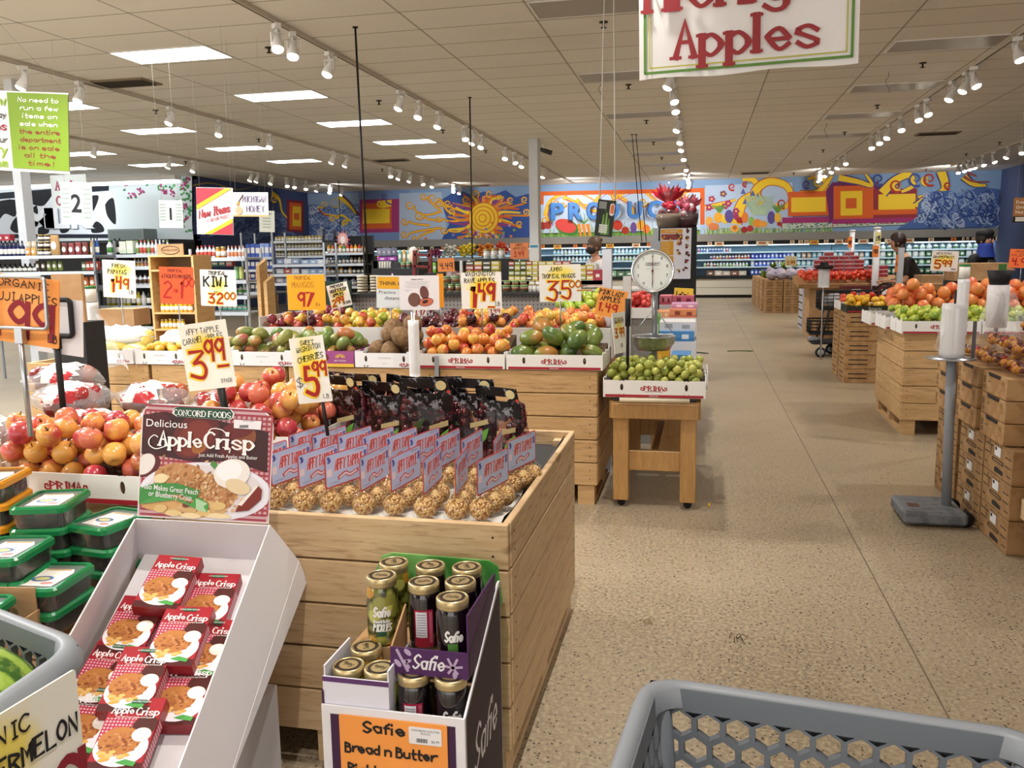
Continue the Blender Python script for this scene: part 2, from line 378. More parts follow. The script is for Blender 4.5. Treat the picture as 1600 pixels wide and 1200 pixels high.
c = g.mix(g.math('MULTIPLY', ly, .75), c, '4a4036'); c = g.mix(g.math('MULTIPLY', lx, .6), c, '6a5e50')
CEILM = g.out(c)
mb = MB(); mb.box(-30, 14, -8, 34, CEIL, CEIL + .1, CEILM); structure('ceiling', mb)
WALLP = mat('8d8b86', .8)
SKY = mat('8ba6c6', .75)
mb = MB(); mb.box(-13.7, 8.75, 28.5, 28.6, 2.08, CEIL, mat('7f9cc0', .8)); mb.box(-13.7, 8.75, 28.45, 28.6, 1.84, 2.08, mat('86837e', .7)); mb.box(-13.7, 8.75, 28.5, 28.6, 1.72, 1.84, BLACKM); mb.box(-13.7, 8.75, 29.9, 30, 0, CEIL, mat('50565c', .8)); structure('wall_back', mb)
mb = MB(); mb.box(8.75, 8.9, -8, 30, 0, CEIL, mat('4a5880', .8)); structure('wall_right', mb)
mb = MB(); mb.box(-13.85, -13.7, 21.5, 30, 0, CEIL, mat('3d4a72', .8)); structure('wall_left', mb)
mb = MB(); mb.box(-30, -13.7, 21.5, 21.65, 0, CEIL, mat('dfe8ea', .7)); structure('wall_rear_left', mb)
def lens(c, e):
    k = ('lens', e)
    if k not in _M:
        m = bpy.data.materials.new('lamp_lens'); m.use_nodes = True; b = m.node_tree.nodes['Principled BSDF']; b.inputs['Base Color'].default_value = (.8, .8, .8, 1)
        b.inputs['Emission Color'].default_value = c; b.inputs['Emission Strength'].default_value = e; _M[k] = m
    return _M[k]
# ------------------------------------------------------------------ mural along the top of the back wall
class Mural(MB):
    def __init__(s, plane, axis='Y'):
        super().__init__(); s.pl = plane; s.ax = axis; s.z = 0
        s.M = T(0, plane, 0, PI / 2) if axis == 'Y' else Matrix(((0, 0, 1, plane), (1, 0, 0, 0), (0, 1, 0, 0), (0, 0, 0, 1)))
    def uv(s, p):
        d = FW + (p[0] - 800) / FOC * RT + (600 - p[1]) / FOC * UP
        q = CAM + d * ((s.pl / d.y) if s.ax == 'Y' else (s.pl / d.x)); return (q.x, q.z) if s.ax == 'Y' else (q.y, q.z)
    def shape(s, pts, c):
        s.z += .00005; s.poly([s.uv(p) for p in pts], mat(c, .75), s.z); return s
    def rect(s, x0, y0, x1, y1, c): return s.shape([(x0, y0), (x1, y0 - (x1 - x0) * .022), (x1, y1 - (x1 - x0) * .022), (x0, y1)], c)
    def line(s, pts, w, c, sm=True):
        s.z += .00005; q = [s.uv(p) for p in (smooth(pts) if sm else pts)]
        n = len(q); k = w * .021
        for i in range(0, n - 1, 1):
            pass
        # tapers towards the far end
        vs = []; fs = []
        for i in range(n):
            a = Vector(q[max(0, i - 1)]); b = Vector(q[min(n - 1, i + 1)]); t = (b - a); t = t.normalized() if t.length > 1e-9 else Vector((1, 0)); nn = Vector((-t.y, t.x)) * k * .5 * (1 - .75 * i / n)
            vs += [(q[i][0] + nn.x, q[i][1] + nn.y, s.z), (q[i][0] - nn.x, q[i][1] - nn.y, s.z)]
        for i in range(n - 1): fs.append((2 * i, 2 * i + 1, 2 * i + 3, 2 * i + 2))
        s.add(vs, fs, mat(c, .75)); return s
    def curl(s, x, y, r, a, sgn, w, c, tail=None, turns=1.4):
        p = spiral(x, y, r, turns, a, sgn, 26, .12)
        if tail: p = smooth(list(tail) + [p[0]], 5)[:-1] + p
        return s.line(p, w, c, False)
    def waves(s, x0, x1, y0, y1, n, seed, pal=('a8bad4', '7f97c0', '4c68a4', '3a5494', 'c0cce0')):
        q = random.Random(seed)
        for i in range(int(n * 1.8)):
            x = q.uniform(x0, x1); y = q.uniform(y0, y1); r = q.uniform(3, 8)
            s.curl(x, y, r, q.uniform(0, 6), q.choice((1, -1)), q.uniform(1.4, 3), q.choice(pal), None, q.uniform(1, 2))
            s.line([(x + q.uniform(-14, 14), y + q.uniform(4, 12)), (x + r, y + q.uniform(0, 4)), (x + q.uniform(-4, 4), y - r)], q.uniform(1.6, 3), q.choice(pal))
m = Mural(28.497)
YEL, ORG, MAG, RED = 'e8c22c', 'cf5c20', '9a2c68', 'a83226'
Q = random.Random(3)
m.shape([(476, 300), (640, 297), (640, 375), (476, 378)], '7088b8')
m.waves(480, 566, 322, 372, 46, 5)
m.shape([(476, 303), (560, 301), (562, 318), (520, 322), (476, 318)], '8ea6c8')
m.line([(531, 306), (545, 318), (556, 332), (574, 340)], 12, '5c3a5c').line([(529, 307), (545, 320), (556, 334)], 8, YEL).curl(524, 316, 9, 0, 1, 3, 'b8a858').curl(508, 320, 6, 2, 1, 3, YEL, [(530, 338), (506, 334), (498, 324)]).line([(498, 326), (508, 336), (530, 338)], 3, RED)
m.curl(520, 342, 6, 0, -1, 4, YEL, [(548, 346), (534, 336)]).curl(540, 348, 5, 2, 1, 4, YEL)
m.rect(562, 312, 624, 364, MAG).rect(566, 318, 612, 358, ORG).rect(567, 327, 609, 349.5, YEL).shape([(590, 314), (612, 312), (612, 322), (598, 326)], YEL).curl(594, 318, 6, 0, 1, 4, YEL).curl(601, 307, 5, 1, 1, 2.5, '54468c', [(612, 320), (604, 316)])
m.shape([(624, 302), (690, 300), (700, 374), (624, 376)], 'a3b4cc')
m.shape([(690, 312), (716, 296), (740, 306), (756, 299), (772, 304), (790, 297), (806, 308), (828, 302), (832, 374), (690, 375), (702, 350), (694, 330)], '2f4f94')
for x, y, r, tl in ((640, 320, 7, [(690, 330), (668, 336), (650, 330)]), (632, 346, 6, [(672, 352), (650, 350)]), (655, 337, 7, [(690, 345), (668, 342)]), (687, 318, 5, [(712, 335), (700, 330)]), (676, 310, 9, [(722, 330), (700, 322)]), (662, 307, 6, [(690, 330), (676, 318)]), (632, 366, 6, [(690, 356), (650, 362)]), (648, 372, 5, [(680, 360), (662, 366)]), (700, 318, 7, [(740, 324), (716, 320)]), (686, 342, 5, [(735, 342), (705, 346)]), (694, 360, 6, [(736, 352), (715, 362)])):
    m.curl(x, y, r, 0, 1, 4.4, 'c8701e', tl).curl(x, y, r - .6, 0, 1, 2, YEL, tl)
for k in range(30):
    a = 2 * PI * k / 30; r0 = 22; r1 = 36 + Q.uniform(0, 20); ca, sa = math.cos(a), math.sin(a); w = Q.uniform(-7, 7)
    m.line([(755 + ca * r0, 341 + sa * r0), (755 + ca * (r0 + 10) + sa * 3, 341 + sa * (r0 + 10) - ca * 3), (755 + ca * r1 * 1.1 - sa * w, 341 + max(-38, sa * r1 * .8) + ca * w * .5)], 7, (ORG, YEL, '8a3a78', 'd8862a')[k % 4])
for x, y, s_ in ((728, 312, 1), (743, 303, -1), (765, 303, 1), (780, 310, -1), (798, 313, 1), (820, 312, 1), (822, 332, -1), (812, 350, 1), (705, 332, -1)):
    m.curl(x, y, 6, 1, s_, 3.4, 'd07a20', [(755 + (x - 755) * .5, 341 + (y - 341) * .5)]).curl(x, y, 5.4, 1, s_, 1.6, YEL)
for i, (r, c) in enumerate(((25, 'c8701e'), (23.4, YEL), (19.5, 'd4801e'), (17.5, YEL), (13.5, 'd4801e'), (11.5, YEL), (7, 'd4801e'), (5, YEL))): m.shape(ell(756 - i * .3, 341, r * .95, r, 28), c)
for k in range(46):
    x = Q.gauss(752, 24); y = 374 - abs(Q.gauss(0, 9)); m.shape(ell(x, y, 2.4, 2.2, 7), Q.choice(('a090c0', '8a78b0', 'd47a2c', 'e0c040', '7fa04a', 'b8a8d0')))
# framed PRODUCE panel
m.rect(842, 300, 1102, 373, 'a8bfdc').rect(850, 306, 1094, 372, 'bccfe6')
for pts in ([(852, 338), (862, 312), (900, 300), (940, 320)], [(880, 308), (920, 322), (945, 300), (980, 312)], [(950, 300), (985, 320), (990, 335)], [(1010, 300), (1040, 320), (1080, 296)], [(860, 350), (856, 342), (850, 330)], [(900, 312), (930, 330), (975, 302), (1000, 300)]):
    m.line(pts, 7, 'e0941e').line(pts, 4, YEL).line([(p[0] + 4, p[1] + 3) for p in pts], 1.6, 'a05a90')
for x, y, r in ((866, 314, 6), (852, 344, 6), (880, 320, 5), (1005, 316, 8), (960, 306, 6), (1068, 304, 7)): m.curl(x, y, r, 0, 1, 3.4, 'd07a20').curl(x, y, r - 1, 0, 1, 1.6, YEL)
m.rect(843, 299.5, 1101, 306, ORG).rect(843, 301, 849.5, 320, ORG).rect(1094, 294, 1101, 351, ORG)
m.rect(844, 366, 1094, 373, '5f8f3c').rect(844, 364.5, 1094, 366.5, '2c3a20')
for k in range(60):
    x = Q.uniform(845, 1092); m.line([(x, 372), (x + Q.uniform(-3, 3), 360), (x + Q.uniform(-7, 7), 344 + Q.uniform(0, 14))], 1.4, Q.choice(('7da24a', '98b868', '5f8a3a')))
m.shape(ell(886, 355, 19, 12, 20, .35), '3f7a34').shape(ell(884, 353, 17, 10, 20, .35), 'd84a44').shape(ell(848, 353, 6, 6), '8a2c24').shape(ell(856, 352, 6, 6), 'a83a2c')
for x in (904, 911, 918): m.line([(x, 350), (x + 3, 364), (x + 4, 371)], 6, 'e08a2a')
for x in (902, 908, 914, 920, 925): m.line([(912, 350), (x, 338), (x - 3, 332)], 1.5, '5f9a3c')
for x, y, a, b, c in ((965, 352, 8, 8, 'c03a24'), (977, 360, 6, 6, 'a8301e'), (990, 356, 5, 9, '6a4a90'), (1002, 352, 7, 8, 'e0a030'), (1010, 358, 6, 7, 'd8742a'), (1040, 356, 8, 9, 'e08a2a'), (935, 358, 5, 8, '7a5a9a'), (946, 362, 6, 5, 'd8b040'), (1060, 358, 7, 7, 'c8502a'), (1082, 362, 8, 6, '7fa04a'), (1022, 362, 6, 6, '8ab04a')): m.shape(ell(x, y, a, b, 14), c)
# letters of the panel: blue with a darker shaded edge
let = Mural(28.49); let.z = .2
for ch, x in zip('PRODUCE', (873, 901, 929, 958.5, 993, 1024, 1052)):
    u, vv = let.uv((x, 343 - (x - 873) * .022)); u2, v2 = let.uv((x, 318 - (x - 873) * .022)); h = v2 - vv
    print_text(let, ch, u - .035, vv, h, mat('23468c', .6), None, .198, 'c', .45, .035); print_text(let, ch, u, vv, h, mat('3f7cc4', .6), None, .201, 'c', .45, .035)
# flowers and fruit, right of the panel
m.shape([(1102, 290), (1238, 285), (1238, 362), (1102, 368)], 'a9bcd6')
for pts, w in (([(1150, 350), (1160, 316), (1184, 300), (1178, 282), (1160, 280)], 16), ([(1190, 320), (1180, 300), (1200, 284), (1228, 290), (1236, 312), (1222, 326), (1212, 318)], 14), ([(1270, 306), (1290, 290), (1282, 276), (1262, 280)], 10), ([(1250, 305), (1278, 300), (1300, 275)], 12), ([(1102, 325), (1130, 318), (1150, 312)], 7)):
    m.line(pts, w + 3, RED).line(pts, w, YEL)
for x, y, r, c in ((1144, 292, 6, RED), (1164, 288, 4, RED), (1260, 288, 7, '5a5aa0'), (1278, 284, 7, YEL), (1222, 318, 8, RED)): m.curl(x, y, r, 1, 1, 3, c)
for k in range(220):
    x = Q.uniform(1102, 1300); m.line([(x, 366 - (x - 1102) * .022), (x + Q.uniform(-3, 3), 356)], 1.3, Q.choice(('7da24a', '98b868', 'b8c890', '5f8a3a')))
for x, y in ((1112, 311), (1130, 303), (1138, 318), (1108, 324), (1150, 330), (1133, 322)):
    for i in range(5): m.shape(ell(x + 3.2 * math.cos(i * 1.26), y + 3.2 * math.sin(i * 1.26), 2.6, 2.2, 8), 'a03468' if y != 303 else '7a4a5a')
    m.shape(ell(x, y, 1.6, 1.6, 8), YEL)
for x, y in ((1161, 299), (1176, 302), (1184, 306), (1164, 315)): m.shape([(x - 4, y + 4), (x, y - 5), (x + 4, y + 4)], '52629e')
for x0 in (1124, 1215):
    for i in range(-3, 4): m.line([(x0, 333), (x0 + i * 3, 322), (x0 + i * 4, 320 + abs(i))], 2, '5a8a38')
for x, y, a, b, c in ((1122, 340, 8, 10, 'e0a030'), (1108, 346, 7, 9, 'd8a048'), (1133, 342, 7, 9, 'e4c030'), (1139, 338, 8, 12, '5a4a90'), (1115, 354, 10, 7, 'd07848'), (1150, 338, 5, 7, 'a03468'), (1156, 344, 7, 6, 'a02828'), (1164, 340, 6, 10, 'd87830'), (1174, 346, 5, 9, '8ab04a'), (1183, 349, 8, 8, 'e08a2a'), (1192, 350, 8, 6, 'e09a3a'), (1205, 340, 7, 12, '5a4a90'), (1215, 340, 6, 9, 'e0b038'), (1148, 357, 8, 7, 'e8a848'), (1148, 356, 4, 4, 'b86a28'), (1163, 359, 6, 6, '9a2424'), (1172, 357, 6, 6, 'a82c2c'), (1218, 350, 5, 4, '9a2828'), (1224, 354, 5, 4.5, 'b03030'), (1231, 353, 5, 4.5, 'b83434')): m.shape(ell(x, y, a * .85, b * .85, 14), c)
for k in range(70): m.line([(Q.uniform(1172, 1200), 336), (Q.uniform(1164, 1210), 318), (Q.uniform(1160, 1212), 306)], .8, 'a8c0a0')
m.shape([(1222, 348), (1440, 340), (1440, 350), (1222, 358)], 'b8c4b4')
for k in range(240):
    x = Q.uniform(1228, 1440); m.shape(ell(x, 352 - (x - 1222) * .03 + Q.uniform(-5, 4), 1.4, 1, 6), Q.choice(('3e6a4a', '5a7a5a', '9a3a3a' if x > 1300 else '4a5a8a', 'd8dccc')))
m.rect(1222, 340, 1300, 349, MAG).rect(1231, 300, 1300, 338, ORG).rect(1236, 309, 1290, 332, YEL)
m.shape([(1290, 300), (1300, 285), (1372, 284), (1378, 345), (1296, 348)], '6a2458').rect(1302, 291, 1365, 343, ORG).rect(1313, 299, 1347, 337, YEL).rect(1321, 310, 1338, 326, ORG)
m.rect(1364, 296, 1432, 342, '8a2a30').rect(1364, 328, 1434, 336, ORG).rect(1372, 304, 1430, 328, YEL).rect(1300, 342.5, 1440, 350, MAG)
for pts, w in (([(1310, 278), (1340, 284), (1362, 290), (1352, 272)], 9), ([(1378, 302), (1398, 282), (1420, 274), (1426, 290), (1408, 300)], 13), ([(1470, 268), (1476, 292), (1462, 304), (1434, 308)], 12), ([(1505, 276), (1520, 288), (1540, 290)], 9), ([(1430, 322), (1450, 306), (1462, 304)], 8)):
    m.line(pts, w + 4, '4a3a78').line(pts, w, YEL)
for x, y, r, c in ((1402, 290, 8, YEL), (1400, 290, 11, RED), (1446, 282, 8, YEL), (1452, 280, 11, RED), (1480, 290, 6, RED), (1372, 280, 10, '3c4a8c'), (1430, 280, 12, '3c4a8c')): m.curl(x, y, r, 1, 1, 3.4, c)
m.shape([(1434, 318), (1450, 300), (1480, 298), (1500, 304), (1530, 292), (1560, 296), (1560, 354), (1400, 358), (1432, 340)], '45619c')
m.waves(1434, 1556, 302, 350, 66, 9, ('8fa2c4', '6f87b4', '2f4888', '283e78', 'a4b2cc'))
for pts in ([(1505, 276), (1520, 284), (1545, 284)], [(1510, 270), (1525, 276)]): m.line(pts, 4, '9a4a3a')
mu = m.build('mural'); tag(mu, 'painted mural of sun, waves, swirls and fruit on the back wall', 'mural')
let.build('lettering', mu)['label'] = 'blue capital letters spelling PRODUCE'
# mural on the short left wall
m = Mural(-13.697, 'X')
m.shape([(302, 280), (472, 302), (472, 376), (302, 366)], '3b4a78').waves(310, 462, 330, 372, 50, 11, ('7488b4', '5f78ac', '2f4480', '2a3c72'))
m.shape(ell(347, 298, 8, 6), 'd8b23a').line([(424, 302), (436, 312), (440, 330), (450, 342)], 9, YEL).curl(428, 310, 6, 1, 1, 3, YEL).line([(300, 290), (330, 286), (370, 296), (400, 290)], 2, 'a89a50')
m.shape([(448, 312), (474, 314), (474, 364), (448, 362)], '7a2434').shape([(452, 316), (471, 318), (471, 360), (452, 358)], ORG).shape([(457, 322), (470, 323), (470, 354), (457, 353)], YEL).shape([(459, 333), (467, 333), (467, 344), (459, 343)], ORG)
for k in range(40): m.line([(Q.uniform(300, 420), Q.uniform(285, 330)), (Q.uniform(300, 420), Q.uniform(285, 330))][:1] * 2, 1, 'b8a860')
tag(m.build('mural'), 'dark blue mural with yellow sun and orange square on the left wall', 'mural')
# cow-spot dairy board and grapevine board on the rear left wall
m = Mural(21.496)
m.shape([(-60, 306), (170, 288), (170, 372), (-60, 372)], '1c2230').shape([(-60, 316), (182, 297), (187, 366), (-60, 366)], 'e2e8ee')
for pts in ([(-20, 318), (24, 312), (24, 338), (8, 334), (-4, 345), (-20, 336)], [(20, 345), (30, 336), (34, 350), (28, 364), (16, 358)], [(46, 301), (82, 298), (72, 318), (62, 322), (46, 316)], [(141, 306), (154, 306), (150, 322), (143, 332), (139, 318)], [(164, 320), (170, 312), (178, 312), (181, 350), (168, 338)], [(142, 358), (150, 346), (160, 352), (162, 362), (145, 364)], [(92, 356), (110, 352), (106, 362), (96, 364)], [(60, 356), (74, 352), (76, 364), (60, 366)], [(120, 318), (134, 312), (128, 336), (118, 332)], [(50, 326), (58, 322), (60, 350), (52, 352)]):
    m.shape(smooth(pts + [pts[0]], 4)[:-1], '14181f')
b = tag(m.build('dairy_board'), 'white dairy board with black cow spots above the far left cooler', 'sign')
lm = Mural(21.48); lm.z = .1
for ch, x, w_ in (('M', 60, 1.0), ('I', 79, .3), ('L', 96, .6), ('K', 130, .75)):
    u, vv = lm.uv((x, 355)); u2, v2 = lm.uv((x, 326)); print_text(lm, ch, u + .03, vv - .02, v2 - vv, mat('8d98a8', .6), None, 0, 'c', w_, .05); print_text(lm, ch, u, vv, v2 - vv, mat('f0f3f6', .6), None, .02, 'c', w_, .05)
lm.build('lettering', b)
m = Mural(21.496)
m.shape([(184, 282), (300, 275), (300, 368), (184, 362)], 'dfe9ec')
for k in range(95):
    t = Q.random(); x, y = (Q.uniform(192, 298), 278 + abs(Q.gauss(0, 13))) if t < .55 else (299 - abs(Q.gauss(0, 11)), Q.uniform(280, 362))
    m.shape(ell(x, y, 2.4, 1.9, 7, Q.random() * 3), Q.choice(('4f9a5a', '6cb070', '3c8a58')))
for x, y in ((194, 287), (220, 299), (251, 285), (270, 300), (286, 290), (293, 280), (288, 322), (292, 342), (206, 306), (258, 298)):
    for k in range(9): m.shape(ell(x + Q.gauss(0, 2.6), y + Q.gauss(0, 2.4), 1.8, 1.8, 7), Q.choice(('b03a74', '8a2a60', 'c85a90')))
tag(m.build('grapevine_board'), 'white board painted with pink grapes and green vine leaves', 'sign')
mb = MB(); mb.box(-30, -13.75, 20.2, 21.4, 1.98, 2.06, mat('20262c', .4)); mb.box(-30, -13.75, 20.6, 21.4, 0, 1.98, mat('0e1114', .5)); tag(mb.build('cooler'), 'long black dairy cooler below the cow-spot board', 'cooler')
mb = MB(); mb.box(-.55, .55, -.3, .3, 0, .3, mat('8d9a98', .5)); mb.box(-.5, .5, -.305, -.3, .04, .26, mat('7a8886', .5)); o = mb.build('compressor_box'); p = at(207, 362, 20.8); o.location = (p.x, 20.8, 2.06); tag(o, 'grey green equipment box on top of the black cooler', 'box')
s = MB(); s.box(-30, -14, 21.1, 21.3, 3.6, 3.68, lens((.9, .96, 1, 1), 2.5)); s.box(-30, -14, 21.05, 21.35, 3.68, 3.8, WHITE); tag(s.build('strip_light'), 'long glowing strip light above the dairy board at the far left', 'light')
def column(name, x, y, a, b=.16):
    mb = MB(); mb.box(x - a, x + a, y - b, y + b, 0, CEIL, mat('d9dde2', .5)); structure(name, mb)
column('pillar_1', -3.0, 16.0, .09); p = atz(835, 218, CEIL)
bpy.data.objects['pillar_1'].location = (p.x + 3.0, p.y - 16.0, 0)
p = at(34, 300, 9.6); column('pillar_2', p.x + .02, 9.6, .06, .08)
# ------------------------------------------------------------------ light panels
LENS = mat((1, 1, 1), emit=9)
def panel(name, lx, ly, dif, lab, grp):
    t = thing(name, lab, 'ceiling light', (lx, ly, CEIL), 0, grp)
    fb = MB(); w, d = .6, .29
    for x0, x1, y0, y1 in ((-w, w, -d, -d + .015), (-w, w, d - .015, d), (-w, -w + .015, -d, d), (w - .015, w, -d, d)): fb.box(x0, x1, y0, y1, -.012, 0, WHITE)
    fb.build('frame', t); q = MB(); q.box(-w + .015, w - .015, -d + .015, d - .015, -.008, -.002, dif); q.build('diffuser', t); return t
LIT = lens((.9, .95, 1, 1), 7.5)
lp = None
for x, ys, nm in ((-5.88, (6.36, 8.96, 11.56, 14.2, 16.78, 19.38), 'nearest the centre'), (-9.5, (11.36, 13.92, 16.6, 19.15), 'second'), (-12.95, (16.3, 18.75), 'third'), (-15.4, (18.75, 16.3), 'last')):
    for i, y in enumerate(ys):
        lab = 'lit white ceiling panel, ' + ['first', 'second', 'third', 'fourth', 'fifth', 'sixth'][i] + ' from the front in the row ' + nm + ' from the middle'
        lab = {'nearest the centre': 'glowing ceiling light panel over the fruit bins', 'second': 'glowing ceiling light panel above the grocery shelves', 'third': 'glowing ceiling light panel before the cow-spot board', 'last': 'glowing ceiling light panel far over the dairy cooler'}[nm] + ', ' + ['first', 'second', 'third', 'fourth', 'fifth', 'sixth'][i] + ' from the front'
        if lp is None: lp = panel('ceiling_light', x, y, LIT, lab, 'lit ceiling panels')
        else: dup(lp, (x, y, CEIL), None, lab)
dp = None
DULL = mat('a49c94', .35)
k = 0
for x, ys in ((-1.0, (8.35, 11.6, 14.85, 18.1, 20.7, 23.3)), (2.68, (8.3, 10.9, 13.5, 16.1, 18.7)), (6.3, (14.2, 17.5))):
    for y in ys:
        k += 1
        lab = 'unlit grey ceiling panel ' + ('left of the middle track' if x < 0 else 'between the middle and right tracks' if x < 3 else 'beyond the right track') + ', ' + ['first', 'second', 'third', 'fourth', 'fifth', 'sixth'][ys.index(y)] + ' from the front'
        if dp is None: dp = panel('ceiling_light', x, y, DULL, lab, 'unlit ceiling panels')
        else: dup(dp, (x, y, CEIL), None, lab)
# air vents
def vent(x, y, w, d, lab):
    t = thing('ceiling_vent', lab, 'vent', (x, y, CEIL)); b = MB(); b.box(-w, w, -d, d, -.02, 0, mat('8a7c68', .7)); b.build('frame', t)
    b = MB()
    for i in range(7): b.box(-w + .04, w - .04, -d + .05 + i * (2 * d - .1) / 7, -d + .08 + i * (2 * d - .1) / 7, -.03, -.018, mat('3a332a', .8))
    b.build('slat', t)
p = atz(190, 129, CEIL); vent(p.x, p.y, .45, .22, 'dusty dark air vent beside the nearest lit panel')
for x, y, l in ((612, 250, 'air vent beside the left track, over the shelves'), (1180, 270, 'thin brown vent near the far wall between two tracks'), (745, 289, 'small vent close to the far wall left of the sunny column'), (1465, 208, 'dark air vent right of the right track')): p = atz(x, y, CEIL); vent(p.x, p.y, .4, .2, l)
# ------------------------------------------------------------------ track lights
BULB = lens((1, .9, .74, 1), 14)
def make_head():
    t = thing('track_spotlight', '-', 'spotlight', (0, 0, CEIL))
    b = MB(); b.box(-.03, .03, -.05, .05, -.09, -.045, WHITE); b.tube([(0, 0, -.09), (0, 0, -.13)], .012, WHITE, 6); b.build('mount', t)
    b = MB(); b.box(-.062, -.054, -.014, .014, -.25, -.13, WHITE); b.box(.054, .062, -.014, .014, -.25, -.13, WHITE); b.box(-.062, .062, -.014, .014, -.135, -.127, WHITE); b.build('yoke', t)
    hd = MB(); hd.M = T(0, 0, -.2, -.4, .15); hd.lathe([(.02, .1), (.034, .1), (.036, .02), (.06, -.06), (.062, -.1), (.056, -.1), (.05, -.07)], WHITE, 14); h = hd.build('lamp_housing', t)
    fb = MB(); fb.M = T(0, 0, -.2, -.4, .15); fb.lathe([(.054, -.09), (.053, -.112), (.035, -.124), (.0, -.128)], BULB, 14); fb.build('bulb', h)
    cb = MB(); cb.tube(smooth([(0, .02, -.09), (.05, .06, -.08), (.07, .05, -.13), (.02, .02, -.14)], 4), .004, WHITE, 5); cb.build('cable', t)
    return t
HEAD = make_head(); first = True
heads = {0: [(433, 62), (458, 75), (515, 100), (626, 158), (655, 172), (686, 190), (727, 212), (740, 218), (753, 226), (790, 244), (804, 250), (816, 256), (850, 272)],
         1: [(1048, 128), (1052, 152), (1056, 168), (1060, 198), (1063, 218), (1066, 230), (1069, 245), (1073, 262), (1074, 268), (1075, 274), (1077, 282), (1078, 290)],
         2: [(1590, 72), (1522, 118), (1510, 124), (1488, 142), (1448, 172), (1434, 182), (1408, 196), (1388, 210), (1374, 222), (1362, 226), (1322, 246), (1311, 256), (1300, 264), (1290, 270), (1281, 276), (1277, 280)],
         3: [(37, 122), (124, 140), (267, 182), (343, 200), (422, 222), (520, 250), (541, 255), (610, 272), (624, 278), (641, 282), (660, 285), (676, 290), (708, 296), (718, 298)],
         5: [(1497, 267), (1506, 265), (1514, 263), (1521, 260), (1536, 256), (1552, 252), (1575, 246), (1597, 239)],
         4: [(148, 236), (265, 262), (303, 262), (392, 272), (402, 279), (424, 280), (448, 284), (460, 285), (478, 290), (496, 296), (516, 298), (534, 302)]}
TX = {0: -4.06, 1: -.40, 2: 3.32, 3: -7.72, 4: -11.4, 5: 6.76}
NM = {0: 'left of the middle', 1: 'over the open aisle', 2: 'over the right displays', 3: 'over the grocery shelves', 4: 'far left before the mural corner', 5: 'at the far right by the dark wall'}
for k, hs in heads.items():
    q = random.Random(k)
    for (hx, hy) in hs:
        d = FW + (hx - 800) / FOC * RT + (600 - hy) / FOC * UP; Yd = TX[k] / d.x * d.y
        if k == 1: Yd = atz(hx, hy, CEIL - .22).y
        if not 3 < Yd < 28: continue
        lab = 'white spotlight hanging from the ceiling track ' + NM[k]
        ob = dup(HEAD, (TX[k], Yd, CEIL), (0, 0, q.uniform(-1.2, 1.2)), lab, 'spotlights on the track ' + NM[k])
drop(HEAD)
for k, x in TX.items():
    y0, y1 = (-6, 27.8) if k < 3 else (5.5 if k == 3 else 12, 28)
    b = MB(); b.box(x - .02, x + .02, y0, y1, CEIL - .045, CEIL - .002, mat('cfc6b8', .5)); b.box(x - .006, x + .006, y0, y1, CEIL - .047, CEIL - .044, BLACKM)
    tag(b.build('light_track'), 'long white light track on the ceiling ' + NM[k], 'light track')
# sprinklers
t0 = thing('sprinkler', '-', 'sprinkler'); b = MB(); b.lathe([(0, .0), (.045, 0), (.045, -.01), (.012, -.012), (.012, -.05), (.03, -.055), (.03, -.06), (0, -.06)][::-1], mat('3a332a', .4, .6), 10); b.build('nozzle', t0)
for i, (x, y) in enumerate(((943, 34), (982, 132), (1010, 188), (1021, 222), (1034, 246), (1037, 262), (1442, 98), (1371, 164), (1320, 206), (1286, 234), (1266, 252), (1240, 270), (420, 74), (592, 157), (692, 203), (759, 235), (597, 264), (243, 172), (290, 252), (1510, 240), (1562, 222), (1447, 264), (404, 217))):
    p = atz(x, y, CEIL); dup(t0, (p.x, p.y, CEIL), None, 'small dark fire sprinkler ' + ('left of the middle track' if x < 900 and x > 300 else 'over the middle of the aisle' if x < 1100 and x > 300 else 'between the right tracks' if x < 1460 and x > 300 else 'at the far right ceiling' if x > 300 else 'over the grocery shelves') + ' on the ceiling', 'ceiling sprinklers')
drop(t0)
# bare wire hooks in the ceiling
for i, (x, y, lab) in enumerate(((939, 132, 'small bent wire hook in the ceiling by a grey panel'), (1388, 120, 'S-shaped wire hook under the ceiling right of the banner'), (1291, 200, 'S-shaped wire hook farther along the right ceiling'))):
    p = atz(x, y - 8, CEIL); b = MB(); b.tube(smooth([(0, 0, 0), (.01, 0, -.06), (-.03, 0, -.12), (.01, 0, -.2), (.03, 0, -.24), (0, 0, -.26)], 4), .004, mat('6a5c4a', .5), 5); o = b.build('ceiling_hook'); o.location = p; tag(o, lab, 'hook')
# security camera on the column
p = atz(850, 226, CEIL); t = thing('security_camera', 'small white security camera under the ceiling beside the white column', 'camera', (p.x, p.y, CEIL))
b = MB(); b.tube([(0, 0, 0), (0, 0, -.12)], .02, WHITE, 8); b.build('mount', t); b = MB(); b.M = T(.05, 0, -.14, 0, 1.9); b.lathe([(0, -.14), (.04, -.14), (.05, -.02), (.05, .12), (0, .12)], mat('3a3a3c', .4), 12); b.build('body', t)
